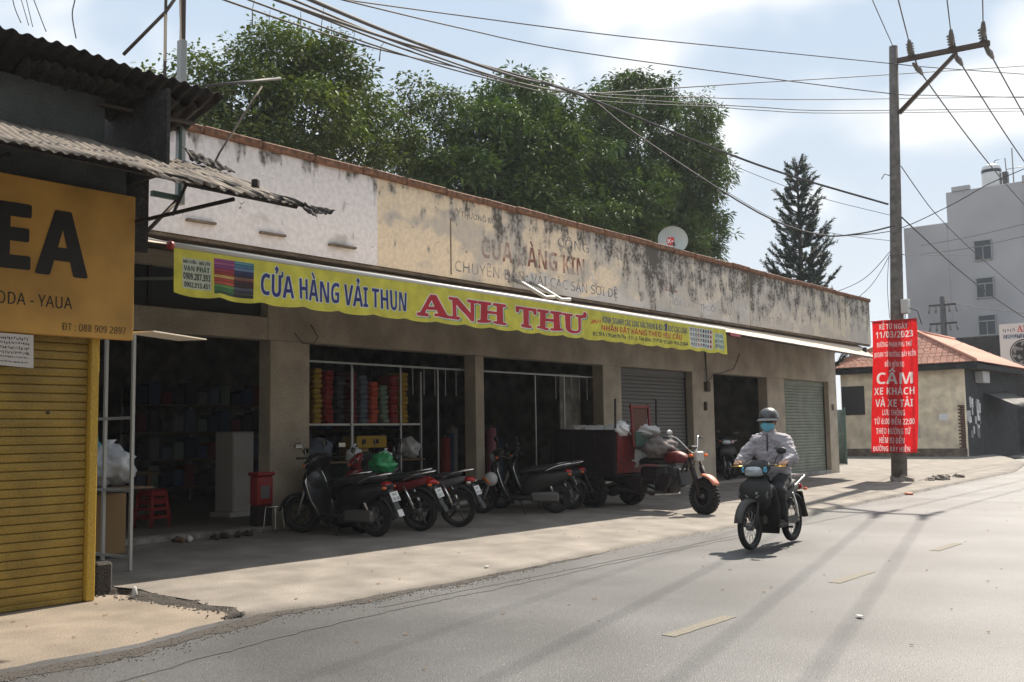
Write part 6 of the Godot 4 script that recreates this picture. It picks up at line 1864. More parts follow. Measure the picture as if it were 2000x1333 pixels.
# the parts of a turned front end go straight under the vehicle
func dissolve(fe: Node3D, t: Node3D) -> void:
	for c in fe.get_children():
		var called := String(c.name).rstrip("0123456789")
		fe.remove_child(c)
		c.transform = fe.transform * c.transform
		c.name = called
		t.add_child(c, true)
	t.remove_child(fe)
	fe.free()

func heading(d: Vector2) -> float:
	return atan2(-d.y, d.x)

func build_vehicles() -> void:
	var g := "motorbikes parked nose-in before the fabric shop"
	bike({"called": "motor_scooter", "label": "black scooter with thin chrome trim, leftmost in the parked row", "at": Vector3(-0.50, ground_y(1.3), 1.30), "turn": heading(Vector2(-0.22, -1.0)), "paint": "paint_black", "scooter": true, "plate": ["59-P3", "363.68"], "white_flap": true, "group": g, "tilt": -0.09, "steer": 0.25})
	bike({"called": "motorbike", "label": "dark red motorbike with chrome grab rail, second in the parked row", "at": Vector3(0.42, ground_y(1.2), 1.28), "turn": heading(Vector2(-0.30, -1.0)), "paint": "paint_red", "plate": ["59-P1", "528.77"], "group": g, "tilt": -0.1, "steer": 0.3})
	bike({"called": "motorbike", "label": "black and grey motorbike with bright tail rail, third in the parked row", "at": Vector3(1.22, ground_y(1.3), 1.34), "turn": heading(Vector2(-0.34, -1.0)), "paint": "paint_black", "accent": "paint_grey", "panel": true, "plate": ["59-P1", "955.50"], "group": g, "tilt": -0.09, "steer": 0.3, "pipe": "aluminium", "rear_lens": "paint_white"})
	bike({"called": "motor_scooter", "label": "dusty black scooter parked alone just left of the cargo tricycle", "at": Vector3(4.05, ground_y(1.1), 1.16), "turn": heading(Vector2(-0.62, -0.80)), "paint": "dusty_black", "scooter": true, "plate": ["59-", "   "], "group": g, "tilt": -0.09, "steer": 0.3})
	bike({"called": "motorbike", "label": "black motorbike half hidden behind the leftmost scooter, against the pier", "at": Vector3(-0.12, ground_y(0.85), 0.80), "turn": heading(Vector2(0.15, -1.0)), "paint": "paint_black", "group": g, "tilt": -0.09, "steer": -0.3})
	bike({"called": "motorbike", "label": "dark motorbike half hidden behind the red one in the parked row", "at": Vector3(1.0, ground_y(0.8), 0.78), "turn": heading(Vector2(-0.1, -1.0)), "paint": "dusty_black", "group": g, "tilt": -0.09, "steer": 0.2})
	bike({"called": "motor_scooter", "label": "dark scooter half hidden behind the dusty scooter before the third bay", "at": Vector3(4.95, ground_y(0.8), 0.85), "turn": heading(Vector2(-0.5, -0.85)), "paint": "paint_black", "scooter": true, "group": g, "tilt": -0.09, "steer": 0.2})
	bike({"called": "motorbike", "label": "dark motorbike standing inside the open bay behind the rider", "at": Vector3(15.3, 0.08, -0.75), "turn": heading(Vector2(-0.55, 0.85)), "paint": "paint_black", "tilt": -0.08})
	bike({"called": "motorbike", "label": "second dark motorbike deeper inside the open bay behind the rider", "at": Vector3(16.3, 0.08, -1.2), "turn": heading(Vector2(-0.4, 0.9)), "paint": "dusty_black", "tilt": -0.08, "group": ""})
	cargo_tricycle()

func cargo_tricycle() -> void:
	var t := thing("cargo_tricycle", "red and black motor tricycle with a loaded cargo box and knobbly tyres", "tricycle", Vector3(6.5, ground_y(1.6), 1.6), heading(Vector2(-0.42, 2.36)))
	t.rotate_object_local(Vector3(0, 0, 1), -0.0217)
	var R := 0.33
	var F := Vector3(2.36, R, 0)
	for z in [-0.56, 0.56]: wheel(t, "rear_wheel", Vector3(0, R, z), R, 0.17, false, 30, true)
	part(t, "axle", tubem([Vector3(0, R, -0.5), Vector3(0, R, 0.5)], 0.05, 8), M.dark_metal)
	var s := S(0)
	blob(s, Vector3(0, R, 0), Vector3(0.16, 0.14, 0.16), 0.05, 1.0)
	part(t, "differential", s, M.dark_metal)
	# frame and cargo box
	for z in [-0.3, 0.3]:
		part(t, "chassis_rail", boxm(Vector3(0.15, 0.56, z), Vector3(2.5, 0.09, 0.05), 0.01), M.cargo_dark)
		part(t, "leaf_spring", tubem([Vector3(-0.45, 0.5, z * 1.3), Vector3(0, 0.38, z * 1.3), Vector3(0.45, 0.5, z * 1.3)], 0.03, 6), M.dark_metal)
	part(t, "cargo_floor", boxm(Vector3(-0.25, 0.66, 0), Vector3(1.86, 0.06, 1.2), 0.01), M.cargo_dark)
	for z in [-0.6, 0.6]:
		var side := part(t, "cargo_side", boxm(Vector3(-0.25, 1.10, z), Vector3(1.86, 0.82, 0.03), 0.006), M.cargo_dark)
		for x in [-1.1, -0.5, 0.1, 0.62]: part(side, "stiffener", boxm(Vector3(x, 1.1, z * 1.035), Vector3(0.05, 0.84, 0.03), 0.006), M.cargo_dark)
		part(side, "top_rail", boxm(Vector3(-0.25, 1.52, z), Vector3(1.88, 0.04, 0.055), 0.008), M.cargo_dark)
		part(t, "stake", tubem([Vector3(0.66, 1.0, z), Vector3(0.66, 2.15, z)], 0.022, 6), M.cargo_dark)
	part(t, "tail_board", boxm(Vector3(-1.19, 1.10, 0), Vector3(0.03, 0.8, 1.17), 0.006), M.cargo_dark)
	var head := part(t, "head_board", boxm(Vector3(0.70, 1.13, 0), Vector3(0.035, 0.86, 1.2), 0.006), M.cargo_red)
	tag(head, "red board at the front of the cargo box")
	# seat back frame, rusty
	var fr := part(t, "seat_back", boxm(Vector3(0.80, 1.72, 0.05), Vector3(0.04, 0.5, 0.42), 0.01, Basis(Vector3(0, 0, 1), 0.1)), M.cargo_rust)
	for z in [-0.2, 0.3]: part(fr, "upright", boxm(Vector3(0.83, 1.62, z), Vector3(0.05, 0.85, 0.05), 0.008, Basis(Vector3(0, 0, 1), 0.08)), M.cargo_red)
	part(fr, "top_bar", boxm(Vector3(0.79, 1.99, 0.05), Vector3(0.06, 0.06, 0.56), 0.01), M.cargo_red)
	part(fr, "pad", boxm(Vector3(0.87, 1.36, 0.05), Vector3(0.06, 0.3, 0.42), 0.02), M.steel_green)
	s = S(0)
	loft_x(s, [[0.86, 0.92, 0.06, 0.15], [1.0, 0.95, 0.07, 0.19], [1.3, 0.93, 0.06, 0.17], [1.5, 0.92, 0.04, 0.1]], 14)
	part(t, "seat", s, M.seat_black)
	s = S(0)
	loft_x(s, [[1.42, 0.98, 0.06, 0.08], [1.52, 1.01, 0.11, 0.14], [1.72, 1.03, 0.12, 0.15], [1.88, 1.01, 0.09, 0.11], [1.95, 0.99, 0.04, 0.06]], 16)
	part(t, "fuel_tank", s, M.paint_red if false else M.cargo_red)
	part(t, "engine", boxm(Vector3(1.45, 0.52, 0), Vector3(0.5, 0.36, 0.3), 0.06), M.cargo_dark)
	part(t, "cylinder", boxm(Vector3(1.6, 0.76, 0), Vector3(0.18, 0.26, 0.18), 0.03, Basis(Vector3(0, 0, 1), -0.25)), M.engine)
	part(t, "exhaust", tubem([Vector3(1.66, 0.66, 0.14), Vector3(1.55, 0.36, 0.18), Vector3(0.9, 0.34, 0.22), Vector3(0.3, 0.36, 0.26)], [0.022, 0.022, 0.04, 0.04], 8), M.steel_rusty)
	for z in [-0.17, 0.17]: part(t, "down_tube", tubem([Vector3(1.95, 0.98, 0), Vector3(1.75, 0.5, z), Vector3(1.2, 0.3, z), Vector3(0.6, 0.5, z)], 0.025, 6), M.cargo_dark)
	part(t, "side_cover", boxm(Vector3(1.12, 0.66, 0), Vector3(0.5, 0.34, 0.34), 0.05), M.cargo_dark)
	part(t, "battery_box", boxm(Vector3(0.95, 0.5, 0.26), Vector3(0.3, 0.26, 0.2), 0.02), M.cargo_dark)
	part(t, "radiator", boxm(Vector3(1.86, 0.66, 0), Vector3(0.07, 0.3, 0.3), 0.01, Basis(Vector3(0, 0, 1), 0.25)), M.dark_metal)
	for k in 5: part(t, "cooling_fin", boxm(Vector3(1.6, 0.68 + k * 0.035, 0), Vector3(0.24, 0.008, 0.24), 0.002, Basis(Vector3(0, 0, 1), -0.25)), M.engine)
	part(t, "foot_rest", tubem([Vector3(1.45, 0.32, -0.36), Vector3(1.45, 0.32, 0.36)], 0.016, 6), M.aluminium)
	# front end, turned towards the street
	var fe := Node3D.new()
	fe.name = "front_end"
	t.add_child(fe)
	wheel(fe, "front_wheel", F, R, 0.17, false, 30, true)
	for z in [-0.12, 0.12]:
		var fk := part(fe, "fork_leg", tubem([F + Vector3(0, 0, z), F + Vector3(-0.09, 0.28, z), Vector3(2.1, 1.06, z)], [0.04, 0.036, 0.028], 8), M.cargo_dark)
		part(fk, "spring", tubem([F + Vector3(-0.05, 0.2, z), Vector3(2.17, 0.86, z)], 0.05, 8), M.cargo_dark)
	part(fe, "front_fender", fender(F, R + 0.05, 0.19, 35, 95), M.fender_orange)
	part(fe, "yoke", boxm(Vector3(2.12, 1.02, 0), Vector3(0.08, 0.06, 0.32), 0.015, Basis(Vector3(0, 0, 1), 0.3)), M.dark_metal)
	part(fe, "handlebar", tubem(smooth_line([Vector3(1.80, 1.40, -0.47), Vector3(1.9, 1.42, -0.3), Vector3(2.06, 1.20, -0.12), Vector3(2.08, 1.12, 0), Vector3(2.06, 1.20, 0.12), Vector3(1.9, 1.42, 0.3), Vector3(1.80, 1.40, 0.47)], 4), 0.013, 7), M.chrome)
	for z in [-1.0, 1.0]:
		part(fe, "grip", tubem([Vector3(1.86, 1.415, z * 0.36), Vector3(1.79, 1.40, z * 0.49)], 0.02, 8), M.seat_black)
		part(fe, "brake_lever", tubem([Vector3(1.93, 1.40, z * 0.34), Vector3(1.88, 1.39, z * 0.5)], 0.007, 5), M.dark_metal)
		part(fe, "turn_signal", boxm(Vector3(2.22, 1.08, z * 0.19), Vector3(0.08, 0.06, 0.09), 0.025), M.signal_orange)
	part(fe, "headlight", boxm(Vector3(2.23, 1.06, 0), Vector3(0.11, 0.19, 0.2), 0.025), M.steel_white)
	part(fe, "meter", boxm(Vector3(2.08, 1.22, 0), Vector3(0.1, 0.07, 0.16), 0.02), M.plastic_black)
	var mi := part(fe, "mirror", tubem([Vector3(1.92, 1.42, 0.3), Vector3(1.86, 1.5, 0.34)], 0.006, 5), M.dark_metal)
	s = S(0)
	blob(s, Vector3(1.83, 1.50, 0.36), Vector3(0.02, 0.045, 0.075), 0.02, 1.0, 12, 8)
	part(mi, "mirror_shell", s, M.aluminium)
	fe.transform = Transform3D(Basis(Vector3.UP, -0.12), Vector3.ZERO)
	fe.position = Vector3(2.12, 0, 0) - fe.basis * Vector3(2.12, 0, 0)
	dissolve(fe, t)

# ---------- the rider ----------
# smooth union of tapered capsules, meshed as surface nets; bones are [a, b, radius a, radius b]
func body_mesh(s: SurfaceTool, bones: Array, cell: float, k: float, folds := 0.0, fold_freq := 8.0) -> void:
	var lo := Vector3.ONE * 1e9
	var hi := -lo
	for b in bones:
		for e in [[b[0], b[2]], [b[1], b[3]]]:
			lo = lo.min(e[0] - Vector3.ONE * (e[1] + 3.0 * cell + folds))
			hi = hi.max(e[0] + Vector3.ONE * (e[1] + 3.0 * cell + folds))
	var nx := int((hi.x - lo.x) / cell) + 2
	var ny := int((hi.y - lo.y) / cell) + 2
	var nzz := int((hi.z - lo.z) / cell) + 2
	var f := PackedFloat32Array()
	f.resize(nx * ny * nzz)
	f.fill(1.0)
	for b in bones:
		var a: Vector3 = b[0]
		var ab: Vector3 = b[1] - a
		var ra: float = b[2]
		var rb: float = b[3]
		var ll := maxf(ab.length_squared(), 1e-9)
		var pad := Vector3.ONE * (maxf(ra, rb) + k + 2.0 * cell)
		var i0 := Vector3i(((a.min(b[1]) - pad - lo) / cell).floor()).clamp(Vector3i.ZERO, Vector3i(nx - 1, ny - 1, nzz - 1))
		var i1 := Vector3i(((a.max(b[1]) + pad - lo) / cell).ceil()).clamp(Vector3i.ZERO, Vector3i(nx - 1, ny - 1, nzz - 1))
		for x in range(i0.x, i1.x + 1):
			for y in range(i0.y, i1.y + 1):
				for z in range(i0.z, i1.z + 1):
					var p := lo + Vector3(x, y, z) * cell
					var t := clampf((p - a).dot(ab) / ll, 0.0, 1.0)
					var d := (p - a - ab * t).length() - lerpf(ra, rb, t)
					var at := (x * ny + y) * nzz + z
					var o := f[at]
					var h := maxf(k - absf(o - d), 0.0) / k
					f[at] = minf(o, d) - h * h * k * 0.25
	if folds > 0.0:
		for x in nx:
			for y in ny:
				for z in nzz:
					var at := (x * ny + y) * nzz + z
					if absf(f[at]) < 0.05:
						var q := (lo + Vector3(x, y, z) * cell) * fold_freq
						f[at] += folds * (nz.get_noise_3dv(q * Vector3(1, 1.6, 1)) * 1.6 - absf(nz.get_noise_3dv(q * Vector3(1.5, 3.2, 1.5) + Vector3.ONE * 4.0)) * 1.4)
	var vid := {}
	var sx := ny * nzz
	for x in nx - 1:
		for y in ny - 1:
			for z in nzz - 1:
				var at := x * sx + y * nzz + z
				var v0 := f[at]
				if v0 > 0.06 or v0 < -0.06: continue
				var c := [v0, f[at + 1], f[at + nzz], f[at + nzz + 1], f[at + sx], f[at + sx + 1], f[at + sx + nzz], f[at + sx + nzz + 1]]
				var inside := 0
				for q in c:
					if q < 0.0: inside += 1
				if inside == 0 or inside == 8: continue
				var sum := Vector3()
				var n := 0
				for e in [[0, 1], [2, 3], [4, 5], [6, 7], [0, 2], [1, 3], [4, 6], [5, 7], [0, 4], [1, 5], [2, 6], [3, 7]]:
					var u: float = c[e[0]]
					var w: float = c[e[1]]
					if (u < 0.0) != (w < 0.0):
						var t := u / (u - w)
						var pa := Vector3(e[0] >> 2, (e[0] >> 1) & 1, e[0] & 1)
						var pb := Vector3(e[1] >> 2, (e[1] >> 1) & 1, e[1] & 1)
						sum += pa.lerp(pb, t)
						n += 1
				vid[at] = lo + (Vector3(x, y, z) + sum / n) * cell
	for at in vid:
		var x: int = at / sx
		var y: int = (at / nzz) % ny
		var z: int = at % nzz
		if x == 0 or y == 0 or z == 0: continue
		for ax in 3:
			var step: int = [sx, nzz, 1][ax]
			var u: int = [nzz, 1, sx][ax]
			var w: int = [1, sx, nzz][ax]
			var a := f[at]
			var b := f[at + step]
			if (a < 0.0) == (b < 0.0): continue
			if not (vid.has(at - u) and vid.has(at - w) and vid.has(at - u - w)): continue
			if a < 0.0: quad(s, vid[at], vid[at - w], vid[at - u - w], vid[at - u])
			else: quad(s, vid[at], vid[at - u], vid[at - u - w], vid[at - w])

func build_rider() -> void:
	var at := Vector3(2.42, ROAD_Y + 0.012, 6.95)
	var turn := heading(Vector2(-1.0, 0.015))
	var b := bike({"called": "motorbike", "label": "dark grey motorbike being ridden along the street by the masked rider", "at": at, "turn": turn, "paint": "dusty_black", "accent": "dusty_grey", "fender": true, "badge": true, "blue_lens": true, "gold": true, "spoked": true, "mirrors": 1, "rail": "aluminium", "shield": "dusty_black", "fork": "dark_metal", "steer": -0.04})
	b.scale = Vector3.ONE * 1.07
	var p := thing("person", "rider in pale grey zip jacket, blue face mask, sunglasses and black helmet", "person", at, turn)
	p.scale = Vector3.ONE * 1.07
	var V := func(x: float, y: float, z: float) -> Vector3: return Vector3(x, y, z)
	# the body
	var bones := []
	bones.append([V.call(-0.13, 0.88, 0), V.call(-0.10, 1.14, 0), 0.10, 0.10])
	bones.append([V.call(-0.10, 1.14, 0), V.call(-0.05, 1.34, 0), 0.10, 0.07])
	bones.append([V.call(-0.04, 1.36, 0), V.call(-0.01, 1.50, 0), 0.055, 0.052])
	bones.append([V.call(-0.02, 1.615, 0), V.call(0.01, 1.60, 0), 0.092, 0.09])
	bones.append([V.call(0.02, 1.575, 0), V.call(0.045, 1.525, 0), 0.072, 0.048])
	bones.append([V.call(0.086, 1.575, 0), V.call(0.100, 1.555, 0), 0.010, 0.015])
	for z in [-1.0, 1.0]:
		bones.append([V.call(-0.01, 1.60, z * 0.09), V.call(-0.015, 1.565, z * 0.088), 0.018, 0.014])
		bones.append([V.call(-0.05, 1.35, z * 0.06), V.call(-0.05, 1.35, z * 0.17), 0.07, 0.06])
		bones.append([V.call(-0.05, 1.35, z * 0.18), V.call(0.08, 1.13, z * 0.31), 0.052, 0.044])
		bones.append([V.call(0.08, 1.13, z * 0.31), V.call(0.225, 1.075, z * 0.318), 0.044, 0.032])
		bones.append([V.call(-0.12, 0.86, z * 0.09), V.call(0.20, 0.70, z * 0.19), 0.09, 0.06])
		bones.append([V.call(0.20, 0.70, z * 0.19), V.call(0.02, 0.34, z * 0.17), 0.058, 0.04])
		bones.append([V.call(0.02, 0.34, z * 0.17), V.call(0.13, 0.29, z * 0.18), 0.036, 0.032])
	var s := S(0)
	body_mesh(s, bones, 0.012, 0.04)
	# hands closed on the grips
	for z in [-1.0, 1.0]:
		var hand := [[V.call(0.215, 1.078, z * 0.318), V.call(0.255, 1.078, z * 0.318), 0.030, 0.030]]
		hand.append([V.call(0.25, 1.082, z * 0.285), V.call(0.27, 1.080, z * 0.355), 0.018, 0.016])
		for k in 4:
			var zz: float = z * (0.278 + 0.0235 * k)
			var axis := Vector3(0.325 - (absf(zz) - 0.25) * 0.33, 1.045, zz)
			var l: float = [0.95, 1.0, 0.97, 0.82][k]
			var pts := []
			for a in [135.0, 80.0, 15.0, -45.0 * l]: pts.append(axis + Vector3(cos(deg_to_rad(a)), sin(deg_to_rad(a)), 0) * 0.031)
			for i in 3: hand.append([pts[i], pts[i + 1], [0.0105, 0.0098, 0.009][i], [0.0098, 0.009, 0.0078][i]])
			hand.append([V.call(0.255, 1.082, lerpf(z * 0.318, zz, 0.8)), pts[0], 0.013, 0.0105])
		hand.append([V.call(0.25, 1.07, z * 0.285), V.call(0.282, 1.05, z * 0.262), 0.014, 0.012])
		hand.append([V.call(0.282, 1.05, z * 0.262), V.call(0.315, 1.024, z * 0.27), 0.011, 0.009])
		body_mesh(s, hand, 0.0042, 0.008)
	part(p, "body", s, M.skin)
	# jacket
	var jac := []
	for z in [-1.0, 1.0]:
		jac.append([V.call(-0.15, 0.88, z * 0.075), V.call(-0.085, 1.17, z * 0.085), 0.135, 0.13])
		jac.append([V.call(-0.085, 1.17, z * 0.085), V.call(-0.05, 1.33, z * 0.10), 0.13, 0.095])
		jac.append([V.call(-0.05, 1.355, z * 0.08), V.call(-0.05, 1.35, z * 0.18), 0.085, 0.08])
		jac.append([V.call(-0.05, 1.345, z * 0.19), V.call(0.08, 1.125, z * 0.33), 0.086, 0.082])
		jac.append([V.call(0.08, 1.125, z * 0.33), V.call(0.205, 1.08, z * 0.318), 0.08, 0.054])
		jac.append([V.call(0.205, 1.08, z * 0.318), V.call(0.222, 1.078, z * 0.318), 0.05, 0.042])
	jac.append([V.call(-0.14, 0.90, 0), V.call(-0.08, 1.17, 0), 0.14, 0.138])
	jac.append([V.call(-0.08, 1.17, 0), V.call(-0.045, 1.36, 0), 0.138, 0.10])
	jac.append([V.call(-0.035, 1.38, 0), V.call(-0.015, 1.445, 0), 0.082, 0.074])
	s = S(0)
	body_mesh(s, jac, 0.011, 0.035, 0.016, 6.0)
	var jk := part(p, "jacket", s, M.jacket)
	part(jk, "zip", tubem([V.call(0.058, 1.452, 0), V.call(0.060, 1.40, 0), V.call(0.063, 1.30, 0.003), V.call(0.062, 1.18, 0.0), V.call(0.034, 1.05, 0.003), V.call(0.004, 0.93, 0)], 0.009, 6), M.jacket_dark)
	var disc := S(0)
	lathe(disc, [Vector2(0, 0.008), Vector2(0.026, 0.006), Vector2(0.03, -0.02)], V.call(0.050, 1.27, -0.115), Vector3(0.93, 0.12, -0.34).normalized(), 14)
	part(jk, "chest_badge", disc, M.visor_grey)
	# trousers and shoes
	var tr := []
	for z in [-1.0, 1.0]:
		tr.append([V.call(-0.15, 0.85, z * 0.06), V.call(-0.12, 0.86, z * 0.09), 0.13, 0.125])
		tr.append([V.call(-0.12, 0.86, z * 0.10), V.call(0.20, 0.705, z * 0.20), 0.115, 0.082])
		tr.append([V.call(0.20, 0.705, z * 0.20), V.call(0.025, 0.35, z * 0.175), 0.08, 0.062])
	s = S(0)
	body_mesh(s, tr, 0.013, 0.03, 0.008, 7.0)
	part(p, "trousers", s, M.trousers)
	for z in [-1.0, 1.0]:
		s = S(0)
		body_mesh(s, [[V.call(-0.03, 0.30, z * 0.175), V.call(0.10, 0.29, z * 0.18), 0.044, 0.042], [V.call(0.10, 0.29, z * 0.18), V.call(0.185, 0.275, z * 0.185), 0.042, 0.032], [V.call(0.02, 0.34, z * 0.175), V.call(0.0, 0.30, z * 0.175), 0.045, 0.045]], 0.009, 0.02)
		part(p, "shoe", s, M.shoe)
	# mask, glasses, helmet
	s = S(0)
	body_mesh(s, [[V.call(0.058, 1.552, 0), V.call(0.05, 1.518, 0), 0.062, 0.052], [V.call(0.03, 1.545, 0.045), V.call(0.03, 1.545, -0.045), 0.05, 0.05]], 0.007, 0.025)
	var mk := part(p, "face_mask", s, M.face_mask)
	for z in [-1.0, 1.0]: part(mk, "ear_loop", tubem([V.call(0.03, 1.56, z * 0.088), V.call(-0.015, 1.58, z * 0.108)], 0.003, 4), M.foam)
	s = S(0)
	var G := []
	for i in 17:
		var a := deg_to_rad(-68 + i * 136.0 / 16)
		var row := []
		for j in 4:
			var pinch := 0.010 * (1.0 - minf(absf(a) * 4.0, 1.0)) * (1.0 if j == 0 else 0.0)
			row.append(V.call(0.0 + cos(a) * (0.112 - 0.003 * absf(j - 1.5)), 1.580 + pinch + j * 0.0165 + 0.004 * cos(a), sin(a) * 0.098))
		G.append(row)
	sheet(s, G, Vector3(0.004, 0, 0))
	var gl := part(p, "sunglasses", s, M.glasses)
	part(gl, "frame", tubem([V.call(-0.01, 1.605, 0.102), V.call(0.085, 1.61, 0.086), V.call(0.114, 1.612, 0), V.call(0.085, 1.61, -0.086), V.call(-0.01, 1.605, -0.102)], 0.005, 5), M.glasses)
	s = S(0)
	lathe(s, [Vector2(0.113, -0.035), Vector2(0.129, -0.032), Vector2(0.134, 0.0), Vector2(0.128, 0.045), Vector2(0.106, 0.09), Vector2(0.068, 0.122), Vector2(0.03, 0.134), Vector2(0.0, 0.137)], V.call(-0.015, 1.645, 0), Vector3(0.06, 1, 0).normalized(), 26)
	var hm := part(p, "helmet", s, M.helmet)
	s = S(0)
	var P := []
	for i in 15:
		var a := deg_to_rad(-72 + i * 144.0 / 14)
		var row := []
		for j in 4:
			var r := lerpf(0.126, 0.126 + 0.052 * cos(a * 0.9), j / 3.0)
			row.append(V.call(-0.015 + cos(a) * r, 1.638 - 0.010 * j, sin(a) * r))
		P.append(row)
	sheet(s, P, Vector3(0, 0.006, 0))
	part(hm, "peak", s, M.visor_grey)
	for z in [-1.0, 1.0]: part(hm, "strap", tubem([V.call(0.0, 1.62, z * 0.112), V.call(0.02, 1.54, z * 0.085), V.call(0.045, 1.475, 0)], 0.007, 5), M.jacket_dark)

# ---------- goods and small things ----------
func bag(called: String, c: Vector3, r: Vector3, m: Material, label: String, seed_: float, group := "", knot := true) -> Node3D:
	var t := thing(called, label, "bag", c, 0, group)
	var s := S(0)
	blob(s, Vector3(0, r.y * 0.92, 0), r, 0.22, seed_, 26, 16, -r.y * 0.9)
	part(t, "sack", s, m)
	if knot:
		s = S(0)
		loft_y(s, [[r.y * 1.75, 0, r.x * 0.18, r.x * 0.18], [r.y * 1.95, 0.01, r.x * 0.08, r.x * 0.08], [r.y * 2.12, 0.03, r.x * 0.2, r.x * 0.12], [r.y * 2.2, 0.04, r.x * 0.26, r.x * 0.05]], 9)
		part(t, "knot", s, m)
	return t

func fabric_pile(c: Vector3, size: Vector3, m: Material, label: String, seed_: int, group: String) -> void:
	var t := thing("fabric_pile", label, "fabric", c, 0, group)
	var r := RandomNumberGenerator.new()
	r.seed = seed_
	var n := maxi(4, int(size.y / 0.085))
	var h := size.y / n
	for i in n:
		part(t, "fold", boxm(Vector3(r.randfn(0, 0.008), h * (i + 0.5), r.randfn(0, 0.012)), Vector3(size.x * r.randf_range(0.9, 1.0), h * 0.94, size.z), h * 0.36, Basis(Vector3.UP, r.randfn(0, 0.03))), m)

func plastic_stool(at: Vector3, label: String) -> void:
	var t := thing("plastic_stool", label, "stool", at, 0.2, "stacked red plastic stools")
	part(t, "seat", boxm(Vector3(0, 0.44, 0), Vector3(0.30, 0.03, 0.30), 0.012), M.red_plastic)
	part(t, "apron", boxm(Vector3(0, 0.39, 0), Vector3(0.32, 0.07, 0.32), 0.01), M.red_plastic)
	for x in [-1.0, 1.0]:
		for z in [-1.0, 1.0]: part(t, "leg", tubem([Vector3(x * 0.14, 0.40, z * 0.14), Vector3(x * 0.19, 0.0, z * 0.19)], [0.032, 0.026], 6), M.red_plastic)
	for x in [-1.0, 1.0]:
		part(t, "rail", boxm(Vector3(x * 0.165, 0.16, 0), Vector3(0.02, 0.05, 0.30)), M.red_plastic)
		part(t, "rail", boxm(Vector3(0, 0.16, x * 0.165), Vector3(0.30, 0.05, 0.02)), M.red_plastic)

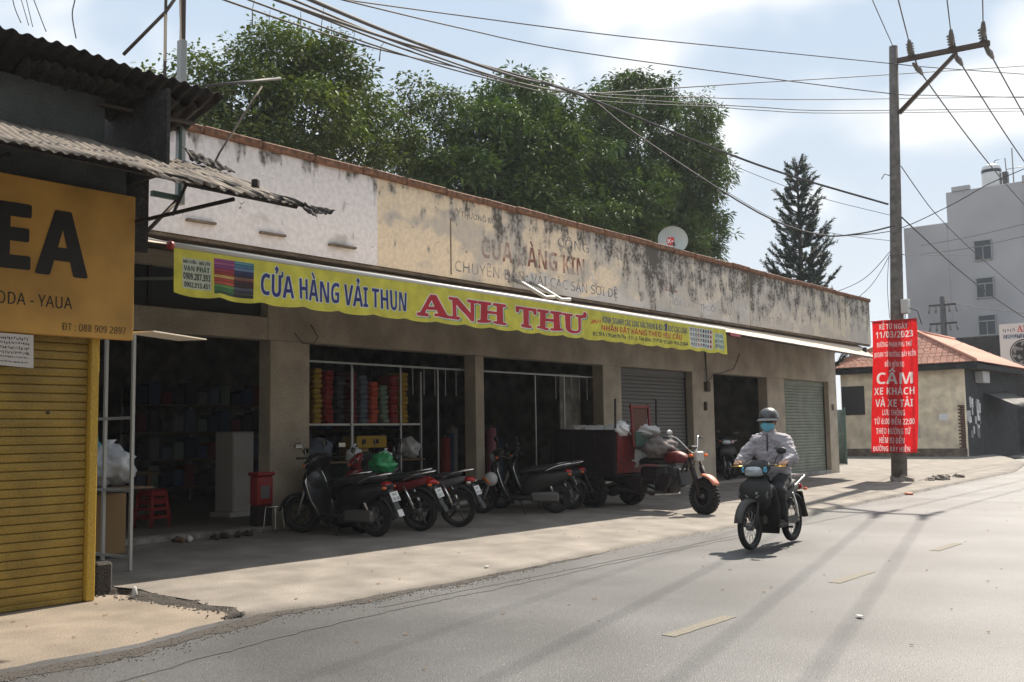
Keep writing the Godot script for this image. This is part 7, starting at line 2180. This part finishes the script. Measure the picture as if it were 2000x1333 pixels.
func build_goods() -> void:
	# satellite dish on the parapet
	var d := thing("satellite_dish", "grey satellite dish with a small red square logo on the parapet", "satellite dish", Vector3(10.2, 5.72, 1.0))
	var axis := Vector3(-0.78, 0.22, 0.58).normalized()
	var c := Vector3(0.05, 0.26, 0.0)
	var s := S(0)
	var prof := []
	for k in 9: prof.append(Vector2(0.36 * k / 8.0, 0.10 * pow(k / 8.0, 2.0)))
	for k in 9: prof.append(Vector2(0.36 * (8 - k) / 8.0, 0.10 * pow((8 - k) / 8.0, 2.0) - 0.012))
	lathe(s, prof, c, axis, 30)
	part(d, "reflector", s, mat("dish_grey", 0.42, 0.45, 0.42, 0.6))
	var right := Vector3.UP.cross(axis).normalized()
	var up := axis.cross(right)
	var im := Image.create(128, 128, false, Image.FORMAT_RGB8)
	im.fill(Color(0.78, 0.14, 0.13))
	draw_text(im, "K", 18, 84, 100, 76, Color(0.9, 0.88, 0.86))
	im.fill_rect(Rect2i(80, 58, 36, 12), Color(0.9, 0.88, 0.86))
	im.fill_rect(Rect2i(92, 46, 12, 36), Color(0.9, 0.88, 0.86))
	var lm := StandardMaterial3D.new()
	lm.resource_name = "dish_logo"
	lm.albedo_texture = picture(im)
	lm.roughness = 0.6
	part(d, "logo", print_sheet(c + axis * 0.016 - right * 0.16 - up * 0.10, right * 0.2, up * 0.2), lm)
	part(d, "feed_arm", tubem([c - up * 0.33 + axis * 0.09, c - up * 0.22 + axis * 0.30], 0.014, 6), M.steel_grey)
	part(d, "receiver", tubem([c - up * 0.23 + axis * 0.28, c - up * 0.15 + axis * 0.26], 0.03, 8), M.dusty_grey)
	part(d, "mast", tubem([Vector3(0.12, -0.1, -0.08), Vector3(0.12, 0.15, -0.08), c - axis * 0.03], 0.024, 7), M.steel_rusty)
	# steel ladder frame beside the kiosk
	var f := thing("ladder_rack", "tall pale steel ladder frame standing beside the kiosk", "frame", Vector3(-4.55, 0, 0))
	for z in [0.5, 1.72, 2.32]: part(f, "upright", boxm(Vector3(0, 1.33, z), Vector3(0.04, 2.75, 0.04), 0.004), M.steel_white)
	for y in [0.10, 0.86, 1.70, 2.68]: part(f, "rung", boxm(Vector3(0.002, y, 1.41), Vector3(0.034, 0.034, 1.78), 0.003), M.steel_white)
	single("sheet_canopy", boxm(Vector3(-4.76, 2.565, 3.33), Vector3(1.0, 0.012, 0.36), 0.0, Basis(Vector3.UP, 0.42)), M.sunlit_sheet, "small pale sheet sticking out flat below the right end of the orange sign", "sheet")
	bag("plastic_bag", Vector3(-4.30, 0.88, 1.35), Vector3(0.30, 0.26, 0.34), M.clear_bag, "big clear plastic bag resting on the steel frame shelf", 2.0, "bags on the frame")
	bag("plastic_bag", Vector3(-4.36, 0.89, 0.75), Vector3(0.26, 0.36, 0.28), M.bag_teal, "teal plastic bag behind the clear bag beside the kiosk", 6.0, "bags on the frame")
	single("frame_shelf", boxm(Vector3(-4.28, 0.868, 1.2), Vector3(0.5, 0.02, 1.5), 0.003), M.timber, "board shelf laid on the steel frame beside the kiosk", "shelf")
	single("cardboard_box", boxm(Vector3(-4.2, 0.40, 0.9), Vector3(0.5, 0.75, 0.6), 0.01), M.cardboard, "brown cardboard box under the shelf of the steel frame", "box")
	# things on the threshold of the first bay
	plastic_stool(Vector3(-2.02, 0.08, -1.35), "lower of the two stacked red plastic stools in the first bay")
	plastic_stool(Vector3(-2.02, 0.21, -1.35), "upper of the two stacked red plastic stools in the first bay")
	var st := thing("metal_stool", "small steel stool with thin bent legs beside the first pier", "stool", Vector3(-0.98, 0, 0.34))
	part(st, "seat", tubem([Vector3(0, 0.38, 0), Vector3(0, 0.40, 0)], 0.13, 18), M.chrome)
	for k in 4:
		var a := TAU * k / 4 + 0.5
		part(st, "leg", tubem(smooth_line([Vector3(cos(a) * 0.08, 0.385, sin(a) * 0.08), Vector3(cos(a) * 0.125, 0.36, sin(a) * 0.125), Vector3(cos(a) * 0.16, -0.005, sin(a) * 0.16)], 4), 0.009, 6), M.chrome)
	var rb := thing("red_canister", "red canister with a pale label standing by the first pier", "canister", Vector3(-0.92, 0.0, -0.05))
	part(rb, "body", boxm(Vector3(0, 0.62, 0), Vector3(0.30, 0.46, 0.24), 0.03), M.red_plastic)
	part(rb, "lid", boxm(Vector3(0, 0.88, 0), Vector3(0.34, 0.06, 0.28), 0.02), M.red_plastic)
	part(rb, "label_patch", boxm(Vector3(-0.02, 0.60, 0.124), Vector3(0.17, 0.2, 0.006)), M.cloth_grey)
	part(rb, "stand", boxm(Vector3(0, 0.2, 0), Vector3(0.28, 0.38, 0.22), 0.01), M.cargo_dark)
	var wc := thing("white_cabinet", "tall off-white cabinet leaning beside the first pier inside the shop", "cabinet", Vector3(0.05, 0.08, -2.1), 0.15)
	part(wc, "body", boxm(Vector3(0, 0.78, 0), Vector3(0.5, 1.4, 0.45), 0.02), M.white_panel)
	part(wc, "base", boxm(Vector3(-0.03, 0.04, 0), Vector3(0.62, 0.08, 0.5), 0.01), M.white_panel)
	part(wc, "drawer", boxm(Vector3(0, 0.42, 0.228), Vector3(0.44, 0.2, 0.012), 0.003), M.white_panel)
	# shoes left on the step
	var spots := [[-2.62, 0.30, 0.4], [-2.46, 0.34, -0.2], [-2.08, 0.40, 0.1], [-1.92, 0.36, 0.5], [-1.68, 0.40, -0.3], [-1.50, 0.38, 0.2]]
	var what := ["brown sandal, leftmost of the shoes before the step", "pale sandal beside the brown one before the step", "black shoe left of the dark pair before the step", "black shoe right of the dark pair before the step", "dark sandal in the middle of the shoes before the step", "dark shoe nearest the metal stool before the step"]
	for i in spots.size():
		var q = spots[i]
		var sh := thing("shoe", what[i], "shoe", Vector3(q[0], ground_y(q[1]), q[1]), q[2] + 1.2, "shoes left before the step")
		s = S(0)
		loft_x(s, [[-0.13, 0.03, 0.03, 0.03], [-0.08, 0.04, 0.04, 0.042], [0.03, 0.035, 0.034, 0.045], [0.12, 0.025, 0.022, 0.035], [0.14, 0.02, 0.01, 0.02]], 10)
		part(sh, "upper", s, [M.timber, M.white_panel, M.shoe, M.shoe, M.cargo_dark, M.shoe][i])
		part(sh, "strap", tubem([Vector3(0.02, 0.03, -0.05), Vector3(0.02, 0.085, 0), Vector3(0.02, 0.03, 0.05)], 0.012, 6), [M.shoe, M.foam, M.shoe, M.shoe, M.shoe, M.shoe][i])
	# cutting table in the first bay
	var tb := thing("work_table", "long dark work table deep inside the first bay", "table", Vector3(-3.2, 0.08, -2.6))
	part(tb, "top", boxm(Vector3(0, 0.82, 0), Vector3(3.4, 0.05, 1.1), 0.01), M.timber)
	for x in [-1.6, 1.6]:
		for z in [-0.45, 0.45]: part(tb, "leg", boxm(Vector3(x, 0.4, z), Vector3(0.07, 0.8, 0.07)), M.timber)
	# fabric piles on a shelf behind the grille of the second bay
	var sb := thing("display_shelf", "steel display shelf behind the grille of the second bay", "shelf", Vector3(0, 0.08, -1.05))
	part(sb, "board", boxm(Vector3(1.75, 1.58, 0), Vector3(3.3, 0.035, 0.62), 0.004), M.white_panel)
	part(sb, "board", boxm(Vector3(1.75, 0.5, 0), Vector3(3.3, 0.03, 0.62), 0.004), M.timber)
	for x in [0.12, 1.6, 3.38]: part(sb, "post", boxm(Vector3(x, 1.3, 0.3), Vector3(0.04, 2.6, 0.04)), M.steel_grey)
	var row := [["cloth_blue", 0.78], ["cloth_navy", 0.92], ["cloth_yellow", 0.98], ["cloth_red", 0.95], ["cloth_dark", 0.86], ["cloth_maroon", 0.94], ["cloth_slate", 0.90], ["cloth_coral", 0.78], ["cloth_sage", 0.72], ["cloth_red", 0.92], ["cloth_yellow", 0.98]]
	var tone := ["blue", "navy", "yellow", "red", "charcoal", "maroon", "slate blue", "coral", "sage green", "scarlet", "golden yellow"]
	var x := 0.22
	for i in row.size():
		fabric_pile(Vector3(x + 0.11, 1.678, -1.0), Vector3(0.215, row[i][1], 0.42), M[row[i][0]], "%s pile of folded fabric on the display shelf" % tone[i] + (", beside coral" if i == 6 else ", right of sage" if i == 9 else ", last on the right" if i == 10 else ""), 200 + i, "folded fabric in the window")
		x += 0.262 if i != 4 else 0.31
	single("cardboard_box", boxm(Vector3(2.05, 1.34, -0.9), Vector3(0.75, 0.22, 0.4), 0.01), M.cloth_yellow, "yellow carton under the display shelf of the second bay", "box")
	single("cardboard_box", boxm(Vector3(1.75, 1.12, -0.86), Vector3(0.4, 0.2, 0.36), 0.01), M.cardboard, "small brown carton below the yellow one in the second bay", "box")
	single("carton_shelf", boxm(Vector3(1.75, 0.99, -0.9), Vector3(3.2, 0.035, 0.6), 0.004), M.timber, "wooden shelf under the cartons in the second bay", "shelf")
	bag("plastic_bag", Vector3(3.15, 1.01, -0.85), Vector3(0.22, 0.2, 0.2), M.clear_bag, "pale bag on the shelf at the right of the second bay", 12.0, "bags in the shop", false)
	bag("plastic_bag", Vector3(0.75, 1.01, -0.78), Vector3(0.34, 0.22, 0.26), M.cloth_slate, "blue-grey cloth bundle on the shelf at the left of the second bay", 14.0, "bags in the shop", false)
	# hanging cloth and rolls in the third bay
	var hang := thing("hanging_cloth", "orange cloth hanging at the left jamb of the third bay", "cloth", Vector3(4.72, 0, -0.5))
	s = S(0)
	loft_y(s, [[1.35, 0, 0.06, 0.08], [1.8, 0.01, 0.10, 0.12], [2.3, 0.0, 0.12, 0.13], [2.62, -0.01, 0.08, 0.09], [2.72, 0, 0.02, 0.02]], 14)
	part(hang, "drape", s, M.cloth_orange)
	for i in 9:
		var roll := thing("fabric_roll", ["dull red", "navy", "grey", "maroon", "slate", "sage", "pink", "charcoal", "blue"][i] + " fabric roll standing inside the third bay", "fabric roll", Vector3(5.3 + i * 0.26, 0.08, -1.9 - 0.12 * (i % 3)), 0, "fabric rolls standing in the third bay")
		s = S(0)
		lathe(s, [Vector2(0, 0), Vector2(0.11, 0.0), Vector2(0.115, 0.02), Vector2(0.115, 1.3 + 0.1 * (i % 4)), Vector2(0.03, 1.31 + 0.1 * (i % 4)), Vector2(0, 1.31 + 0.1 * (i % 4))], Vector3.ZERO, Vector3.UP, 14)
		part(roll, "cloth", s, M[["cloth_red", "cloth_navy", "cloth_grey", "cloth_maroon", "cloth_slate", "cloth_sage", "cloth_pink", "cloth_dark", "cloth_blue"][i]])
		part(roll, "core", tubem([Vector3(0, 1.30 + 0.1 * (i % 4), 0), Vector3(0, 1.36 + 0.1 * (i % 4), 0)], 0.028, 8), M.cardboard)
	single("door_panel", boxm(Vector3(8.15, 1.45, -0.62), Vector3(0.8, 2.7, 0.05), 0.006), M.inner_wall, "grey door panel folded back at the right of the third bay", "door")
	# shelves against the back wall
	for k in 3:
		var sx: float = [-4.6, 1.2, 6.4][k]
		var su := thing("stock_shelf", "dim stock shelf of folded fabric at the back of the %s bay" % ["first", "second", "third"][k], "shelf", Vector3(sx, 0.08, -6.9), 0, "stock shelves at the back")
		for y in [0.3, 0.9, 1.5, 2.1]:
			var bd := part(su, "board", boxm(Vector3(1.3, y, 0), Vector3(3.4, 0.03, 0.5)), M.timber)
			for i in 11:
				part(bd, "fold_stack", boxm(Vector3(-0.22 + i * 0.3, y + 0.16 + 0.05 * ((i * 7 + k) % 3), 0.05), Vector3(0.26, 0.28 + 0.1 * ((i * 7 + k) % 3), 0.4), 0.03), M[["cloth_navy", "cloth_grey", "cloth_maroon", "cloth_sage", "cloth_dark", "cloth_blue", "cloth_slate", "cloth_dark"][(i * 5 + k * 3 + int(y * 10)) % 8]])
		for xx in [-0.4, 1.3, 3.0]: part(su, "post", boxm(Vector3(xx, 1.25, -0.26), Vector3(0.05, 2.5, 0.04)), M.steel_grey)
	# bags on the parked bikes
	bag("shopping_bag", Vector3(0.72, 0.83, 0.98), Vector3(0.22, 0.17, 0.2), M.bag_green, "green plastic shopping bag on the seat of the dark red motorbike", 21.0, "bags on the parked bikes")
	bag("shopping_bag", Vector3(1.0, 0.80, 0.72), Vector3(0.15, 0.2, 0.16), M.bag_white, "white plastic bag just right of the green bag on the bikes", 24.0, "bags on the parked bikes")
	bag("shopping_bag", Vector3(0.42, 0.95, 0.6), Vector3(0.12, 0.17, 0.13), M.clear_bag, "pale twisted plastic bag left of the green bag on the bikes", 27.0, "bags on the parked bikes")
	var hl := thing("helmet", "white half helmet with an orange side hanging on the dusty scooter", "helmet", Vector3(3.42, 0.62, 0.98))
	s = S(0)
	lathe(s, [Vector2(0.12, -0.02), Vector2(0.13, 0.0), Vector2(0.122, 0.06), Vector2(0.08, 0.115), Vector2(0, 0.135)], Vector3.ZERO, Vector3(-0.6, 0.4, 0.68).normalized(), 20)
	part(hl, "shell", s, M.foam)
	part(hl, "side_patch", tubem([Vector3(-0.11, 0.03, -0.08), Vector3(-0.12, 0.0, 0.0), Vector3(-0.09, -0.06, 0.06)], 0.03, 8), M.signal_orange)
	# load of the tricycle
	var tr := Transform3D(Basis(Vector3.UP, heading(Vector2(-0.42, 2.36))), Vector3(6.5, ground_y(1.6), 1.6))
	for i in 6:
		var q := tr * Vector3(-0.85 + 0.32 * i, 1.36, [0.1, -0.25, 0.2, -0.2, 0.25, -0.1][i])
		bag("foam_bundle", q, Vector3(0.30, 0.14, 0.34), M.foam if i % 2 else M.bag_white, "white wrapped bundle in the tricycle's cargo box, %s from its tail" % ["first", "second", "third", "fourth", "fifth", "sixth"][i], 40.0 + i * 3.0, "white bundles in the cargo box", false)
	for i in 3:
		bag("foam_bundle", tr * Vector3(-0.75 + 0.55 * i, 0.69, 0.0), Vector3(0.34, 0.33, 0.5), M.foam, "wrapped bundle low in the tricycle's cargo box, %s" % ["at the tail", "in the middle", "at the head board"][i], 70.0 + i * 3.0, "white bundles in the cargo box", false)
	bag("plastic_bag", tr * Vector3(0.60, 1.45, -0.28), Vector3(0.18, 0.15, 0.18), M.bag_white, "white plastic bag bulging over the red head board of the tricycle", 50.0, "", false)
	bag("plastic_bag", tr * Vector3(0.72, 1.40, 0.46), Vector3(0.15, 0.15, 0.15), M.bag_white, "white plastic bag behind the tricycle's handlebar", 54.0, "", false)
	bag("cloth_sack", tr * Vector3(1.28, 0.97, -0.04), Vector3(0.36, 0.21, 0.30), M.patterned_sack, "patterned cloth sack lying on the seat of the tricycle", 57.0, "", false)

func build_litter() -> void:
	var s := S(0)
	blob(s, Vector3(-5.32, WALK_Y + 0.03, 3.72), Vector3(0.03, 0.09, 0.02), 0.3, 4.0, 9, 7)
	single("plastic_scrap", s, M.foam, "pale plastic scrap standing by the broken pavement edge", "litter")
	single("plastic_scrap", boxm(Vector3(-5.15, WALK_Y + 0.015, 4.15), Vector3(0.16, 0.01, 0.05), 0.003, Basis(Vector3.UP, 0.4)), M.foam, "flat pale scrap lying right of the standing one", "litter")
	single("paper_scrap", boxm(Vector3(-2.25, ROAD_Y + 0.02, 9.9), Vector3(0.09, 0.006, 0.05), 0.003, Basis(Vector3.UP, 0.7)), M.foam, "small paper scrap on the near lane of the road", "litter")
	single("paper_scrap", boxm(Vector3(-1.7, ground_y(5.2) + 0.012, 5.25), Vector3(0.07, 0.006, 0.04), 0.002, Basis(Vector3.UP, 0.3)), M.foam, "tiny paper scrap near the kerb of the apron", "litter")
	single("orange_peel", boxm(Vector3(14.3, ROAD_Y + 0.03, 4.95), Vector3(0.3, 0.05, 0.16), 0.02, Basis(Vector3.UP, 0.5)), M.fender_orange, "orange scrap of litter at the kerb left of the pole", "litter")
	# dry leaves and crumbs
	s = S()
	for i in 140:
		var x := rng.randf_range(-8.0, 14.0)
		var z := rng.randf_range(3.4, 12.0)
		var y := (ground_y(z) + 0.01 if z < kerb_z(x) and x > -5.0 else ROAD_Y + 0.012)
		if x < -5.0 and z < 5.9: y = WALK_Y + 0.01
		box(s, Vector3(x, y, z), Vector3(rng.randf_range(0.012, 0.045), 0.004, rng.randf_range(0.008, 0.02)), Basis(Vector3.UP, rng.randf() * 6.0))
	var g := part(self, "leaf_litter", s, M.cardboard)
	tag(g, "scattered dry leaf bits and crumbs on road and pavement", "litter", "", "stuff")
	# rubble by the pole
	for i in 5:
		s = S()
		blob(s, Vector3.ZERO, Vector3(0.22, 0.10, 0.18) * rng.randf_range(0.6, 1.3), 0.4, i * 4.0, 10, 7)
		single("rubble_stone", s, M.concrete, "%s lump of broken concrete beside the foot of the utility pole" % ["first", "second", "third", "fourth", "fifth"][i], "rubble", "rubble by the pole", Vector3(19.8 + i * 0.55, -0.07, 3.75 + 0.2 * sin(i * 2.0)))
